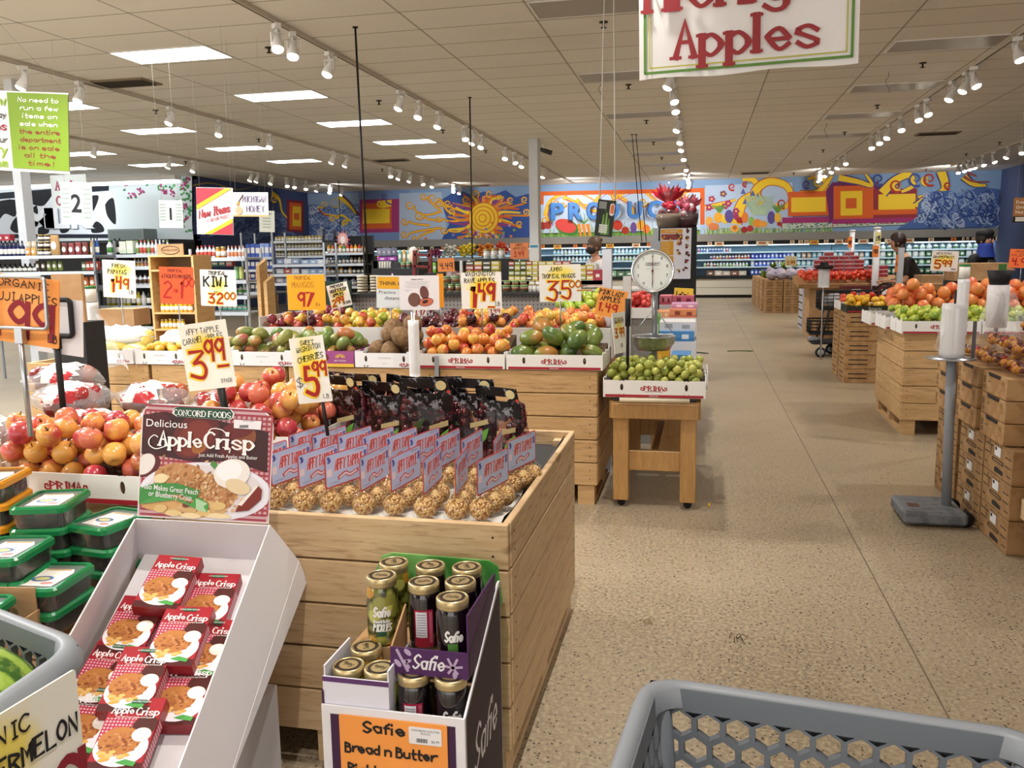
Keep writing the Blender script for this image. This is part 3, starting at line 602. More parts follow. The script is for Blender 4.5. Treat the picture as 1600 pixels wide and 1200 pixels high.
# ================================================================== builders shared by the displays
NAIL = mat('3a2a1c', .5, .3)
def wood_bin(x0, x1, y0, y1, h, lab, nb=5, z0=.12, wd=BINWOOD, seed=1, name='wooden_bin', rz=0):
    q = random.Random(seed); cx, cy = (x0 + x1) / 2, (y0 + y1) / 2; a, b = (x1 - x0) / 2, (y1 - y0) / 2
    t = thing(name, lab, 'bin', (cx, cy, 0), rz); bh = (h - z0) / nb; th = .022
    def side(nm, L, M):
        s = MB(); s.M = M
        for i in range(nb):
            e = q.uniform(-.003, .003); s.box(-L + .002, L - .002, -th + e * .4, e * .4, z0 + i * bh + .003, z0 + (i + 1) * bh - .003, wd, bev=.003)
        for i in range(nb):
            for sx in (-1, 1):
                for dz in (.3, .7): s.lathe([(.0035, 0), (.0035, .001)], NAIL, 6, T(sx * (L - .045), -th - .0012, z0 + (i + dz) * bh, PI / 2))
        s.build(nm, t)
    side('front_panel', a, T(0, -b + th, 0)); side('back_panel', a, T(0, b - th, 0, 0, 0, PI))
    side('side_panel', b - th - .001, T(a - th, 0, 0, 0, 0, PI / 2)); side('side_panel', b - th - .001, T(-a + th, 0, 0, 0, 0, -PI / 2))
    for sx in (-1, 1):
        for sy in (-1, 1):
            p = MB(); X, Y = sx * (a - th - .03), sy * (b - th - .03); p.box(X - .028, X + .028, Y - .028, Y + .028, z0, h - .03, wd); p.build('corner_post', t)
    f = MB(); f.box(-a + .03, a - .03, -b + .03, b - .03, z0, z0 + .03, wd); f.build('floor_panel', t)
    for sx in (-1, 0, 1):
        f = MB(); X = sx * (a - .07)
        for Y in (-b + .06, 0, b - .06): f.box(X - .05, X + .05, Y - .05, Y + .05, .022, z0, wd)
        f.box(X - .05, X + .05, -b + .01, b - .01, 0, .022, wd); f.build('pallet_skid', t)
    return t
REDI = mat('a51f2b', .55); CREAM = mat('e9e7e4', .6); HOLE = mat('2a2420', .9)
def panel_with_holes(mb, L, H, holes, M, m, th=.004, notch=()):
    """standing carton panel of length L, height H, x along it; holes are real openings (cx, cz, rx, rz)"""
    xs = sorted(holes); x = -L / 2
    def plain(a, b):
        mb.slab([(a, 0), (b, 0), (b, H), (a, H)], -th, 0, m, M @ T(0, 0, 0, PI / 2))
    for cx, cz, rx, rz in xs:
        e = rx * 1.5; plain(x, cx - e); x = cx + e; n = 16; vs = []; fs = []
        for z_ in (0, th):
            for i in range(n):
                an = 2 * PI * i / n; co, si = math.cos(an), math.sin(an); vs.append((cx + rx * co, z_, cz + rz * si))
            for i in range(n):
                an = 2 * PI * i / n; co, si = math.cos(an), math.sin(an); k = min(e / abs(co) if abs(co) > 1e-6 else 9, (H - cz if si > 0 else cz) / abs(si) if abs(si) > 1e-6 else 9)
                vs.append((cx + k * co, z_, cz + k * si))
        for i in range(n):
            j = (i + 1) % n; fs += [(i, j, n + j, n + i), (2 * n + i, 3 * n + i, 3 * n + j, 2 * n + j), (i, 2 * n + i, 2 * n + j, j)]
        mb.add(vs, fs, m, M)
        for sx in (-1, 1):   # square the corners of the ring
            for zz in (0, H): pass
    plain(x, L / 2)
    for a, b, d in notch:   # raised end flaps
        mb.slab([(a, H), (b, H), (b - .004, H + d), (a + .004, H + d)], -th, 0, m, M @ T(0, 0, 0, PI / 2))
def prima(mb, x, z, h, M):
    k = M @ T(x, -.0006, z, PI / 2); r = REDI
    write(mb, 'PRIMA', 0, 0, h, r, k, .3, 0, 'c', h * 4.2, 0, .55, .16)
    for s in (-1, 1):
        mb.ribbon([(s * (h * 2.1 + c * h), d * h) for c, d in ((.0, .2), (.35, .0), (.75, .2), (.7, .62), (.35, .66), (.3, .4))], h * .26, r, k, .0002, .2)
    mb.ribbon(smooth([(-h * 1.9, -.32 * h), (-.6 * h, -.2 * h), (.6 * h, -.2 * h), (h * 1.9, -.32 * h)], 4), h * .09, BLACKM, k, .0002)
def tray(lab, w=.58, d=.42, h=.095, loc=(0, 0, 0), rz=0, style=0, grp=None, logo=True, liner=None, cat='carton'):
    t = thing('produce_carton', lab, cat, loc, rz, grp); cm = (CREAM, WHITECARD, CREAM)[style % 3]
    e = .004
    for nm, L, M, hs in (('front_panel', w, T(0, -d / 2, 0), 1), ('back_panel', w, T(0, d / 2, 0, 0, 0, PI), 1), ('side_panel', d - 2 * e, T(w / 2, 0, 0, 0, 0, PI / 2), 0), ('side_panel', d - 2 * e, T(-w / 2, 0, 0, 0, 0, -PI / 2), 0)):
        s = MB()
        if hs: panel_with_holes(s, L, h, [(-w * .315, h * .6, .0095, .02), (w * .315, h * .6, .0095, .02)], M, cm, e, [(-w * .5, -w * .36, .01), (w * .36, w * .5, .01)] if style == 1 else ())
        else: panel_with_holes(s, L, h, [(0, h * .6, .009, .018)], M, cm, e, [(-L * .5, -L * .3, .012), (-L * .12, L * .12, .012), (L * .3, L * .5, .012)])
        if hs and style != 1:
            s.slab([(-w / 2 + .012, .002), (w / 2 - .012, .002), (w / 2 - .012, .017), (-w / 2 + .012, .017)], .0, .0012, REDI, M @ T(0, -.0002, 0, PI / 2))
        if logo and nm == 'front_panel':
            if style == 1:
                prima(s, w * .36, .012, .016, M); print_text(s, 'MANGO FRESH 28', 0, h * .62, .007, mat('8a8f90'), M @ T(0, -.0008, 0, PI / 2)); print_text(s, 'SIZE  10', 0, h * .25, .006, mat('8a8f90'), M @ T(0, -.0008, 0, PI / 2))
            else:
                prima(s, 0, h * .42, .026, M); print_text(s, 'PRIMA.COM', 0, .006, .007, CREAM, M @ T(0, -.0024, 0, PI / 2))
        if logo and nm == 'side_panel': print_text(s, 'PRODUCT', 0, h * .3, .008, mat('8a8f90'), M @ T(0, -.0008, 0, PI / 2))
        s.build(nm, t)
    f = MB(); f.box(-w / 2 + e, w / 2 - e, -d / 2 + e, d / 2 - e, 0, .005, cm)
    f.build('base', t)
    if liner:   # sloped cardboard insert the fruit leans on: (front z, back z)
        s = MB(); a, b = w / 2 - .012, d / 2 - .012; s.add([(-a, -b, .006), (a, -b, .006), (a, b, .006), (-a, b, .006), (-a, -b, liner[0]), (a, -b, liner[0]), (a, b, liner[1]), (-a, b, liner[1])], [(3, 2, 1, 0), (4, 5, 6, 7), (0, 1, 5, 4), (1, 2, 6, 5), (2, 3, 7, 6), (3, 0, 4, 7)], mat('4a3826', .9)); s.build('insert', t)
    return t
def heap(protos, n, x0, x1, y0, y1, base, r, lab, grp, seed, M=None, tries=14, rot='any', zmax=9, sq=1.0, scl=(.9, .99), top=None, mass=None):
    """settles n fruits in a box: each takes the lowest seat of a few tries"""
    q = random.Random(seed); P = []; out = []
    bf = base if callable(base) else (lambda x, y: base)
    for i in range(n):
        best = None
        for _ in range(tries):
            x, y = q.uniform(x0 + r, x1 - r), q.uniform(y0 + r, y1 - r); z = bf(x, y) + r * .97
            for a, b, c in P:
                d2 = (x - a) ** 2 + (y - b) ** 2
                if d2 < (2 * r * sq) ** 2: z = max(z, c + math.sqrt((2 * r * sq) ** 2 - d2))
            if best is None or z < best[2]: best = (x, y, z)
        if best[2] > zmax: continue
        P.append(best)
    if top is not None and len(P) > top:
        P.sort(key=lambda p: p[1]); mb = MB()
        for x, y, z in P[top:]:
            pr = q.choice(protos); mb.lathe([(u * r, v * r) for u, v in APPROF], mass[protos.index(pr)], 12, T(x, y, z, q.uniform(-.9, .9), q.uniform(-.9, .9), q.uniform(0, 6)))
        tag(mb.build('apple_heap'), lab + ', the far part of the layer', 'apples', grp, 'stuff'); P = P[:top]
    for x, y, z in P:
        pr = q.choice(protos); e = (q.uniform(-.9, .9), q.uniform(-.9, .9), q.uniform(0, 6.28)) if rot == 'any' else (q.uniform(-.3, .3), q.uniform(-.3, .3), q.uniform(-.5, .5) + (rot if rot != 'flat' else q.uniform(0, 6.28)))
        p = Vector((x, y, z))
        if M is not None: p = M @ p
        out.append(dup(pr, p, e, lab, grp, q.uniform(*scl)))
    return out
def fruit_mat(name, c1, c2, c3=None, sc=2.5, rough=.28, spots=0, sub=0, mass=False):
    g = NT(name, rough); co = g.coord('Object'); rn = g.island() if mass else g.rnd()
    sp = g.n('SeparateXYZ'); g.set(sp.inputs[0], co)
    n = g.noise(co, sc * 12, 3, .55); s = g.math('ADD', g.math('MULTIPLY', sp.outputs[0], 0 if mass else 9), g.math('MULTIPLY', g.math('SUBTRACT', n, .5), 1.6)); s = g.math('ADD', s, g.math('MULTIPLY', g.math('SUBTRACT', rn, .5), 1.1))
    c = g.mix(g.ramp(s, -.45, .45), c1, c2)
    if c3: c = g.mix(g.ramp(g.math('FRACT', g.math('MULTIPLY', rn, 7.3)), .66, .7), c, g.mix(g.ramp(s, -.2, .6), c2, c3))
    if spots: c = g.mix(g.math('MULTIPLY', g.ramp(g.noise(co, 90, 2), .62, .7), spots), c, 'c8a060')
    g.b.inputs['Coat Weight'].default_value = .25; g.b.inputs['Coat Roughness'].default_value = .12
    return g.out(c)
APPROF = [(1e-5, -.78), (.14, -.82), (.34, -.9), (.56, -.86), (.78, -.66), (.93, -.36), (1.0, 0), (.985, .28), (.86, .62), (.6, .84), (.36, .88), (.17, .8), (.06, .66), (1e-5, .6)]
STEM = mat('5a4326', .8)
def fruit(name, lab, cat, m, r, kind='apple', stem=False, sticker=False):
    b = MB()
    if kind == 'apple': b.lathe([(x * r, z * r) for x, z in APPROF], m, 18)
    elif kind == 'mango': b.ball(r, m, 12, None, 1.32, .95, .86, lambda p: 1 + .07 * p.x * p.y - .05 * p.x)
    elif kind == 'lemon': b.ball(r, m, 12, None, 1.22, .95, .95, lambda p: 1 + .16 * max(0, abs(p.x) - .86))
    elif kind == 'oval': b.ball(r, m, 10, None, 1.15, .95, .95)
    elif kind == 'papaya': b.ball(r, m, 12, None, 1.9, .85, .8, lambda p: 1 - .16 * p.x)
    else: b.ball(r, m, 10)
    o = b.build(name); tag(o, lab, cat)
    if stem: s = MB(); s.tube([(0, 0, .55 * r), (.02 * r, 0, .85 * r), (.12 * r, 0, 1.12 * r)], [.05 * r, .05 * r, .07 * r], STEM, 6); s.build('stem', o)
    if sticker: s = MB(); s.M = T(0, 0, 0, .95) ; s.slab(rrect(-.008, .008, -.006, .006, .002), r * 1.0, r * 1.005, mat('f2f2f0', .5)); s.build('sticker', o)
    return o
# ------------------------------------------------------------------ hand-lettered price cards
YSPRAY = {}
def spray_card(base, tint, cx, cy, rx, ry, st=.9):
    k = (base, tint, round(cx, 2), round(cy, 2), round(rx, 2), round(ry, 2))
    if k in YSPRAY: return YSPRAY[k]
    g = NT('sprayed_card', .7); co = g.coord('Object'); mp = g.n('Mapping'); g.set(mp.inputs[0], co); mp.inputs['Location'].default_value = (-cx / rx, -cy / ry, 0); mp.inputs['Scale'].default_value = (1 / rx, 1 / ry, 1)
    ln = g.n('VectorMath', operation='LENGTH'); g.set(ln.inputs[0], mp.outputs[0]); d = g.math('ADD', ln.outputs[1], g.math('MULTIPLY', g.math('SUBTRACT', g.noise(mp.outputs[0], 1.6, 2), .5), .9))
    m = g.out(g.mix(g.math('MULTIPLY', g.ramp(d, 1.05, .25), st), base, tint)); YSPRAY[k] = m
    return m
INK = mat('1c1a1c', .7); REDINK = mat('a81e1e', .7); YELINK = mat('f0cc28', .7)
def sign(lab, M, w, h, base, lines, spray=None, name='price_sign', th=.003, pole=None, halo=True, cat='price sign', extra=None):
    """card w x h lying in the plane of M (x along, y up, z towards the reader); lines: (text, x, y, cap height, colour, stroke, width)"""
    t = thing(name, lab, cat, M=M); b = MB(); cm = mat(base, .7)
    if spray: cm = spray_card(base, *spray)
    b.slab(rrect(-w / 2, w / 2, -h / 2, h / 2, min(w, h) * .02, 2), -th, 0, cm)
    z = .0004
    for L in lines:
        tx, x, y, ch, c, sw = L[:6]; wd = L[6] if len(L) > 6 else None; opt = L[7] if len(L) > 7 else {}
        if c is REDINK and halo: write(b, tx, x * w - ch * .05, y * h, ch * 1.02, YELINK, None, sw * 1.75, z, 'c', wd, .08, .1)
        z += .0003
        if opt.get('print'): print_text(b, tx, x * w, y * h, ch, c, None, z, 'c', wd, opt.get('bold', 0))
        else: write(b, tx, x * w, y * h, ch, c, None, sw * (1.35 if c is INK else 1), z, 'c', wd, .08 if c is REDINK else .03, .1 if c is not INK else 0, 0, .05 if c is INK else 0, 1, opt.get('rise', 0))
        z += .0002
    if extra: extra(b)
    b.build('card', t)
    if pole: pole(t)
    return t
def smat(p, right, up):
    return frame(p, right, up)
def facing(px, py, Y, tilt=0, yaw=0, lean=0):
    """frame of a card centred at the pixel's point, its face turned to -Y, tilted in its plane, turned by yaw and leaning back by lean"""
    p = at(px, py, Y); m = Euler((PI / 2 - lean, 0, yaw)).to_matrix().to_4x4() @ Matrix.Rotation(tilt, 4, 'Z'); m.translation = p; return m
def stick(mt, x0, y0, y1, r=.006, zf=-.006, down=None):
    def f(t):
        b = MB(); b.tube([(x0, y1, zf), (x0, y0, zf)], r, mt, 8)
        if down is not None:
            L = t.matrix_world.inverted() @ Vector(down); b.tube([(x0, y0, zf), L], r, mt, 8)
        b.build('stake', t)
    return f
# ================================================================== the near bin and what stands on it
wood_bin(-1.6, -.497, 2.16, 3.42, .777, 'pale wooden bin nearest the camera holding nut-coated apples and cherry bags', 5, .1, BINWOOD, 4)
wood_bin(-2.78, -1.62, 2.16, 3.42, .777, 'wooden bin at the left under the near white apple carton', 5, .1, BINWOOD, 8)
b = MB(); b.box(-1.57, -.53, 2.2, 3.38, .715, .722, mat('2b2a2c', .6)); b.add([(-.56, 2.25, .722), (-.53, 2.25, .75), (-.528, 2.9, .75), (-.53, 3.37, .77), (-.545, 3.37, .722), (-.56, 2.9, .722)], [(0, 1, 2, 5), (5, 2, 3, 4)], mat('252426', .6)); tag(b.build('bin_liner'), 'black liner sheet covering the inside of the nearest bin', 'liner')
b = MB(); vs = []; n = 14
for i in range(n + 1):
    for j in range(n + 1):
        x = -1.56 + i * 1.01 / n; y = 2.19 + j * .62 / n + .06 * (i / n) * (j / n); vs.append((x, y, .733 + .006 * math.sin(i * 1.7 + j) + .004 * math.sin(j * 2.3)))
b.add(vs, [(i * (n + 1) + j, (i + 1) * (n + 1) + j, (i + 1) * (n + 1) + j + 1, i * (n + 1) + j + 1) for i in range(n) for j in range(n)], mat('dfdcd6', .8), None, True)
tag(b.build('paper_sheet'), 'white paper sheet under the nut-coated apple packs', 'paper')
# nut-coated caramel apples, three to a pack under a header card
g = NT('chopped_nuts', .55); vo = g.n('TexVoronoi', Scale=190.0); g.set(vo.inputs['Vector'], g.coord('Object')); sp = g.n('SeparateColor'); g.set(sp.inputs[0], vo.outputs['Color'])
c = g.mix(sp.outputs[0], 'c88e44', 'f4d596'); c = g.mix(g.ramp(sp.outputs[1], .78, .82), c, '9a6230'); c = g.mix(g.ramp(vo.outputs['Distance'], .6, .9), c, '8a5a2a'); g.bump(g.math('SUBTRACT', 1, vo.outputs['Distance']), .9, .006)
NUTS = g.out(c); rr = random.Random(5)
def nutty(p): return 1 + .045 * math.sin(p.x * 23 + p.y * 7) * math.sin(p.y * 19 - p.z * 11) * math.cos(p.z * 21 + p.x * 5) + rr.uniform(-.02, .02)
CARDBLUE = mat('b9c4e2', .45); CARDRED = mat('c04848', .5); CARDPINK = mat('e8d2d6', .5)
def apple_pack():
    t = thing('caramel_apple_pack', '-', 'caramel apples')
    for i in range(3):
        a = MB(); a.M = T(0, (i - 1) * .074, .036); a.ball(.0345, NUTS, 14, None, 1, 1, .95, nutty); o = a.build('caramel_apple', t)
        s = MB(); s.tube([(0, (i - 1) * .074, .066), (0, (i - 1) * .074, .125)], .0035, mat('c49a62', .7), 6); s.build('stick', o)
    c = MB(); c.M = Matrix(((0, 0, 1, .004), (1, 0, 0, 0), (0, 1, 0, .13), (0, 0, 0, 1)))
    for sd in (1, -1):
        k = I4 if sd == 1 else T(0, 0, -.0016, 0, PI)
        if sd == 1: c.slab(rrect(-.098, .098, -.052, .052, .008), -.0016, 0, CARDRED)
        c.poly(rrect(-.094, .094, -.047, .049, .007), CARDBLUE, .0003, k)
        write(c, 'AFFY TAPPLE', .006, -.002, .032, CARDPINK, k, .3, .0005, 'c', .125, .1, .2); write(c, 'AFFY TAPPLE', .006, -.002, .032, CARDRED, k, .17, .0007, 'c', .125, .1, .2)
        c.ribbon(smooth([(-.04, -.028), (-.01, -.018), (.01, -.028), (.045, -.02)], 4), .012, CARDRED, k, .0006); c.ribbon(smooth([(-.036, -.028), (-.01, -.019), (.01, -.028), (.04, -.021)], 4), .006, CARDPINK, k, .0008)
        for xx in (-.086, -.08): c.ribbon([(xx, .042), (xx + .006, .03), (xx + .001, .026)], .005, mat('4a4a9c'), k, .0006)
        c.slab(rrect(-.09, -.07, -.016, .006, .003), .0005, .0006, CARDPINK, k); c.slab([(.076, .01), (.09, .01), (.09, .034), (.076, .034)], .0005, .0006, mat('6a6aa8'), k)
        print_text(c, '3 CARAMEL APPLES', .055, .041, .004, mat('8a5a7a'), k, .0006); print_text(c, 'WITH PEANUTS', -.06, -.04, .004, mat('7a7aa0'), k, .0006)
    c.build('header_card', t)
    f = MB()
    for i in range(3): f.lathe([(.03, .0), (.0385, .012), (.0395, .036), (.034, .062), (.02, .074), (.012, .085)], SHELL, 14, T(0, (i - 1) * .074, .0))
    f.build('plastic_shell', t)
    return t
PK = apple_pack(); q = random.Random(2)
xs = [-1.325 + i * .092 for i in range(9)]
for i, x in enumerate(xs):
    dup(PK, (x + q.uniform(-.004, .004), 2.35 + q.uniform(-.006, .01), .74), (0, 0, q.uniform(-.03, .03) + (-.2, -.22, -.24, -.3, -.1, -.14, .05, .1, -.25)[i]), 'nut-coated apple pack with blue header card, ' + ('first', 'second', 'third', 'fourth', 'fifth', 'sixth', 'seventh', 'eighth', 'ninth')[i] + ' from the left in the front row', 'nut-coated apple packs')
for i in range(10):
    dup(PK, (-1.305 + i * .083 + q.uniform(-.004, .004), 2.62 + q.uniform(-.01, .01), .74), (0, 0, q.uniform(-.03, .03) + (-.2, -.2, -.2, -.22, -.24, -.26, -.16, -.1, .08, -.3)[i]), 'nut-coated apple pack with blue header card, ' + ('first', 'second', 'third', 'fourth', 'fifth', 'sixth', 'seventh', 'eighth', 'ninth', 'tenth')[i] + ' from the left in the back row', 'nut-coated apple packs')
drop(PK)
# bags of dark cherries
g = NT('cherry_skin', .12); g.b.inputs['Coat Weight'].default_value = .6; CH = g.out(g.mix(g.island(), '230609', '5c1018')); 
g = NT('black_print_bag', .25); n = g.noise(g.coord('Object'), 30, 4, .7); CHBAG = g.out(g.mix(g.ramp(n, .55, .63), '0c0b0e', '8c8d94'))
DARKFILM = clear_film('dark_bag_film', (.72, .62, .66), .006, .06, .16, .015)
def cherry_bag(seed):
    q = random.Random(seed); t = thing('cherry_bag', '-', 'bag of cherries')
    def sec(z, k):  # half width, half depth of the bag at height z
        a = .098 - .012 * k; return a, .055 * max(.03, 1 - k) ** .7 + .004
    c = MB()
    for i in range(110):
        z = q.uniform(.02, .215); a, d = sec(z, z / .21); an = q.uniform(0, 6.28); c.ball(.0138, CH, 6, T((a - .014) * math.copysign(abs(math.cos(an)) ** .5, math.cos(an)) , max(.0, d - .012) * math.sin(an), z))
    c.build('cherries', t, kind='stuff')
    f = MB(); vs = []; n = 20; zs = [.0, .015, .05, .1, .15, .19]
    for z in zs:
        a, d = sec(z, z / .21)
        if z == 0: a, d = a * .85, d * .7
        for i in range(n):
            an = 2 * PI * i / n; w = 1 + .06 * math.sin(an * 5 + z * 60 + seed); vs.append((a * w * math.copysign(abs(math.cos(an)) ** .6, math.cos(an)), d * w * math.sin(an), z))
    fs = [(r * n + i, r * n + (i + 1) % n, r * n + n + (i + 1) % n, r * n + n + i) for r in range(len(zs) - 1) for i in range(n)]; fs.append(list(range(n)))
    f.add(vs, fs, DARKFILM, None, True); f.build('bag_film', t)
    h = MB(); M = T(0, -.012, .185, PI / 2 + .16, 0, q.uniform(-.12, .12)); w = .082 + .012 * q.random()
    h.slab([(-w, -.012), (w, -.012), (w, .012), (.042, .012), (.036, .04), (-.036, .04), (-.042, .012), (-w, .012)], -.002, .002, CHBAG, M)
    h.slab([(-w, .012), (-.042, .012), (-.036, .04), (-.06, .062), (-w + .004, .066)], -.002, .002, CHBAG, M); h.slab([(.042, .012), (w, .012), (w - .004, .066), (.06, .062), (.036, .04)], -.002, .002, CHBAG, M)
    h.slab([(-w + .004, .066), (-.06, .062), (-.03, .056), (.03, .056), (.06, .062), (w - .004, .066), (w - .006, .084), (-w + .006, .084)], -.002, .002, CHBAG, M)
    hb = h.build('printed_header', t)
    s = MB(); s.slab(ell(.055, .066, .017, .014), .0025, .003, mat('d8c890', .5), M); s.slab(ell(.078, .048, .006, .005), .0025, .003, mat('c8442a', .5), M); s.build('round_sticker', hb)
    l = MB(); M2 = T(.045, -.057, .1, PI / 2 - .1, 0, .25); l.slab([(-.012, -.03), (.02, .0), (.03, .032), (.008, .02), (-.006, 0)], 0, .002, mat('5a9a34', .6), M2); l.slab([(-.03, .03), (.03, .042), (.03, .056), (-.03, .044)], 0, .002, mat('a8986a', .6), M2); l.build('leaf_print', t)
    return t
CB = [cherry_bag(1), cherry_bag(2)]
cbp = [(790, 700, 2.92, 'rightmost black-topped cherry bag in the nearest bin'), (735, 690, 2.94, 'second cherry bag from the right in the nearest bin'), (672, 688, 2.9, 'third cherry bag from the right, tall with large grey print'), (608, 684, 2.93, 'cherry bag in the middle of the front row of bags'), (545, 682, 2.96, 'leftmost cherry bag of the front row beside the cherry price card'),
       (705, 640, 3.14, 'cherry bag behind, between the two right front bags'), (640, 640, 3.16, 'cherry bag behind the third bag from the right'), (575, 640, 3.15, 'cherry bag behind the middle bags'), (520, 640, 3.2, 'leftmost cherry bag of the back row, half hidden')]
for i, (x, y, Y, lab) in enumerate(cbp):
    p = at(x, 700, Y); dup(CB[i % 2], (p.x, Y, .723 + (.0 if Y < 3.05 else .02)), (random.Random(i).uniform(-.05, .12), random.Random(i + 9).uniform(-.08, .08), random.Random(i + 4).uniform(-.5, .3)), lab, 'cherry bags in the nearest bin', (1.14, 1.14, (1.2 + .06 * (i % 3)) if Y < 3.05 else 1.12))
for o in CB: drop(o)
# apples: two white cartons on the bin rims
FUJI = fruit_mat('blush_apple_skin', 'b23a3a', 'e0a650', 'c8544a', 2.2, .3, .25)
PINKA = fruit_mat('pink_apple_skin', 'b03042', 'cf6a50', 'e2a850', 2.2, .3, .2)
fj = [fruit('apple', '-', 'apple', FUJI, .037, 'apple', True), fruit('apple', '-', 'apple', PINKA, .037, 'apple', True, True)]
tray('white fruit carton with red stripe holding the nearest apples at the left', .62, .42, .09, (-1.865, 2.345, .778), 0, 0, None, True, (.02, .11))
heap(fj, 56, -2.165, -1.565, 2.15, 2.54, lambda x, y: .795 + (y - 2.14) * .3, .036, 'red and yellow apple heaped in the near left white carton', 'apples in the near left carton', 11)
tray('white fruit carton turned sideways behind the nut-coated apples, full of apples', .58, .42, .11, (-1.53, 2.87, .778), PI / 2, 0, None, True, (.03, .03))
heap(fj, 70, -1.735, -1.325, 2.6, 3.14, lambda x, y: .80 + .1 * max(0, 1 - abs(y - 2.9) / .3), .036, 'red and yellow apple heaped in the sideways carton behind the price card', 'apples in the sideways carton', 12)
for o in fj: drop(o)
# bagged apples at the far left
g = NT('printed_apple_bag', .2); n = g.noise(g.coord('Object'), 11, 3, .6); m1 = g.mix(g.ramp(n, .5, .56), 'e6dcd8', 'b03238'); APB = g.out(m1)
RA = fruit_mat('dark_red_apple_skin', '7a1c22', '9a3030', 'b05a3a', 2.2, .25, .15)
for i, (x, y, z, rz, lab) in enumerate(((-2.62, 2.62, .79, .2, 'bag of red apples lying lowest at the left edge'), (-2.32, 2.82, .79, -.3, 'bag of red apples behind the near white carton'), (-2.05, 2.95, .79, .4, 'small bag of red apples nearest the black sign stand'), (-2.55, 3.0, .87, .1, 'bag of red apples with printed white panel on top of the heap'), (-2.25, 3.12, .86, -.2, 'printed bag of red apples lying behind the black stand'), (-1.95, 3.2, .82, .3, 'white-panelled apple bag at the right end of the bagged heap'), (-2.75, 3.2, .92, .2, 'topmost bag of apples at the left edge'))):
    t = thing('apple_bag', lab, 'bag of apples', (x, y, z), rz, 'bagged apples'); q = random.Random(i)
    for k in range(13):
        a = MB(); a.M = T(q.uniform(-.11, .11), q.uniform(-.07, .07), .035 + (.0 if k < 7 else .055), q.uniform(-1, 1), q.uniform(-1, 1), 0); a.lathe([(u * .036, v * .036) for u, v in APPROF], RA, 14); a.build('apple', t)
    def lump(p): return 1 + .09 * math.sin(p.x * 8 + i) * math.cos(p.y * 7 + p.z * 4) + .05 * math.sin(p.y * 15 + p.x * 11)
    f = MB(); f.ball(1, BAGFILM, 16, T(0, 0, .064), .165, .118, .07, lump); f.build('bag_film', t)
    f = MB(); f.ball(1, APB, 16, T(0, 0, .064), .167, .12, .072, lump); keep = []
    for fc, k, sm in zip(f.f, f.k, f.sm):
        c = sum((f.v[j] for j in fc), Vector()) / len(fc)
        if abs(c.x - .02) < .075 and c.z > .058 and c.y < .08: keep.append((fc, k, sm))
    f.f = [x_[0] for x_ in keep]; f.k = [x_[1] for x_ in keep]; f.sm = [x_[2] for x_ in keep]; f.build('printed_panel', t)
# price cards on stakes in the near bins
BLK = BLACK
def pair(px, py, Y, w, h, **k): return facing(px, py, Y, **k)
d3 = at(323, 556, 2.32)
sign('large white card with red 3.99 for caramel apples on a black stake', facing(323, 556, 2.3, .13, -.12), .178, .205, 'f4f0e4', [('AFFY TAPPLE', 0, .34, .016, INK, .09, .125), ('CARAMEL APPLES', -.02, .2, .017, INK, .08, .15, {'rise': .05}), ('3', -.22, -.32, .082, REDINK, .15, .06), ('99', .17, -.08, .062, REDINK, .16, .07), ('-', .17, -.26, .04, REDINK, .22, .016), ('3 PACK', .33, -.42, .011, INK, .1, .04)],
     ('f2d43a', -.005, .035, .075, .055), pole=stick(BLK, .02, -.3, -.05, .012, -.014))
sign('tall yellow-sprayed card with red 5.99 for cherries beside the cherry bags', facing(485, 578, 2.5, .12, -.1), .125, .215, 'f2efe6', [('SWEET', .02, .38, .014, INK, .11, .05), ('WASHINTON', .04, .27, .016, INK, .1, .09, {'rise': .12}), ('CHERRIES', .06, .12, .018, INK, .1, .095, {'rise': .12}), ('5', -.02, -.38, .09, REDINK, .17, .045), ('99', .26, -.1, .045, REDINK, .18, .05), ('$', -.36, -.24, .028, INK, .06, .022), ('LB', .36, -.44, .013, INK, .1, .02)],
     ('f6dc1e', -.005, .03, .06, .11), pole=stick(BLK, .02, -.22, -.1, .006, -.01))
# orange sign for the organic apples in a steel frame
p = at(40, 485, 1.82); M = facing(38, 485, 1.82, -.12, .0)
t = sign('big orange card reading 99 a pound for organic apples in a steel frame', M, .2, .172, 'f39a4c', [('ORGANIC', -.02, .33, .018, INK, .1, .15), ('FUJI APPLES', 0, .12, .021, INK, .09, .19), ('.99', .02, -.4, .088, mat('8e2030', .7), .17, .16), ('LB', .42, -.42, .02, INK, .1, .025)], ('f8a860', 0, 0, .1, .1), halo=False)
Mf = facing(38, 474, 1.81, -.03, 0); Mi = t.matrix_basis.inverted() @ Mf
b = MB(); b.M = Mi; b.tube([(x, y, .006) for x, y in rrect(-.105, .068, -.062, .066, .012, 4)], .005, STEEL, 8, True); b.build('frame', t)
b = MB(); b.M = Mi; b.tube([(-.016, -.066, .004), (-.008, -.34, .004)], .0065, STEEL, 8); b.box(-.026, -.004, -.1, -.062, -.004, .012, STEEL); b.build('post', t)
# black frame stand with a blank white card behind it
M = facing(90, 500, 2.5, -.02); t = thing('sign_stand', 'black frame sign stand with blank white card showing its back', 'sign stand', M=M)
b = MB(); b.tube([(x, y, 0) for x, y in rrect(-.085, .055, -.055, .07, .014, 4)], .009, BLACKM, 8, True); b.build('frame', t)
b = MB(); b.tube([(-.012, -.06, 0), (-.004, -.36, 0)], .0105, BLACKM, 8); b.box(-.021, .0, -.1, -.055, -.011, .011, BLACKM); b.build('post', t)
b = MB(); b.M = T(0, -.03, -.012, 0, 0, -.04); b.slab([(-.1, -.085), (.085, -.095), (.09, .1), (-.09, .1)], -.002, 0, mat('dcdce2', .7)); b.build('card', t)
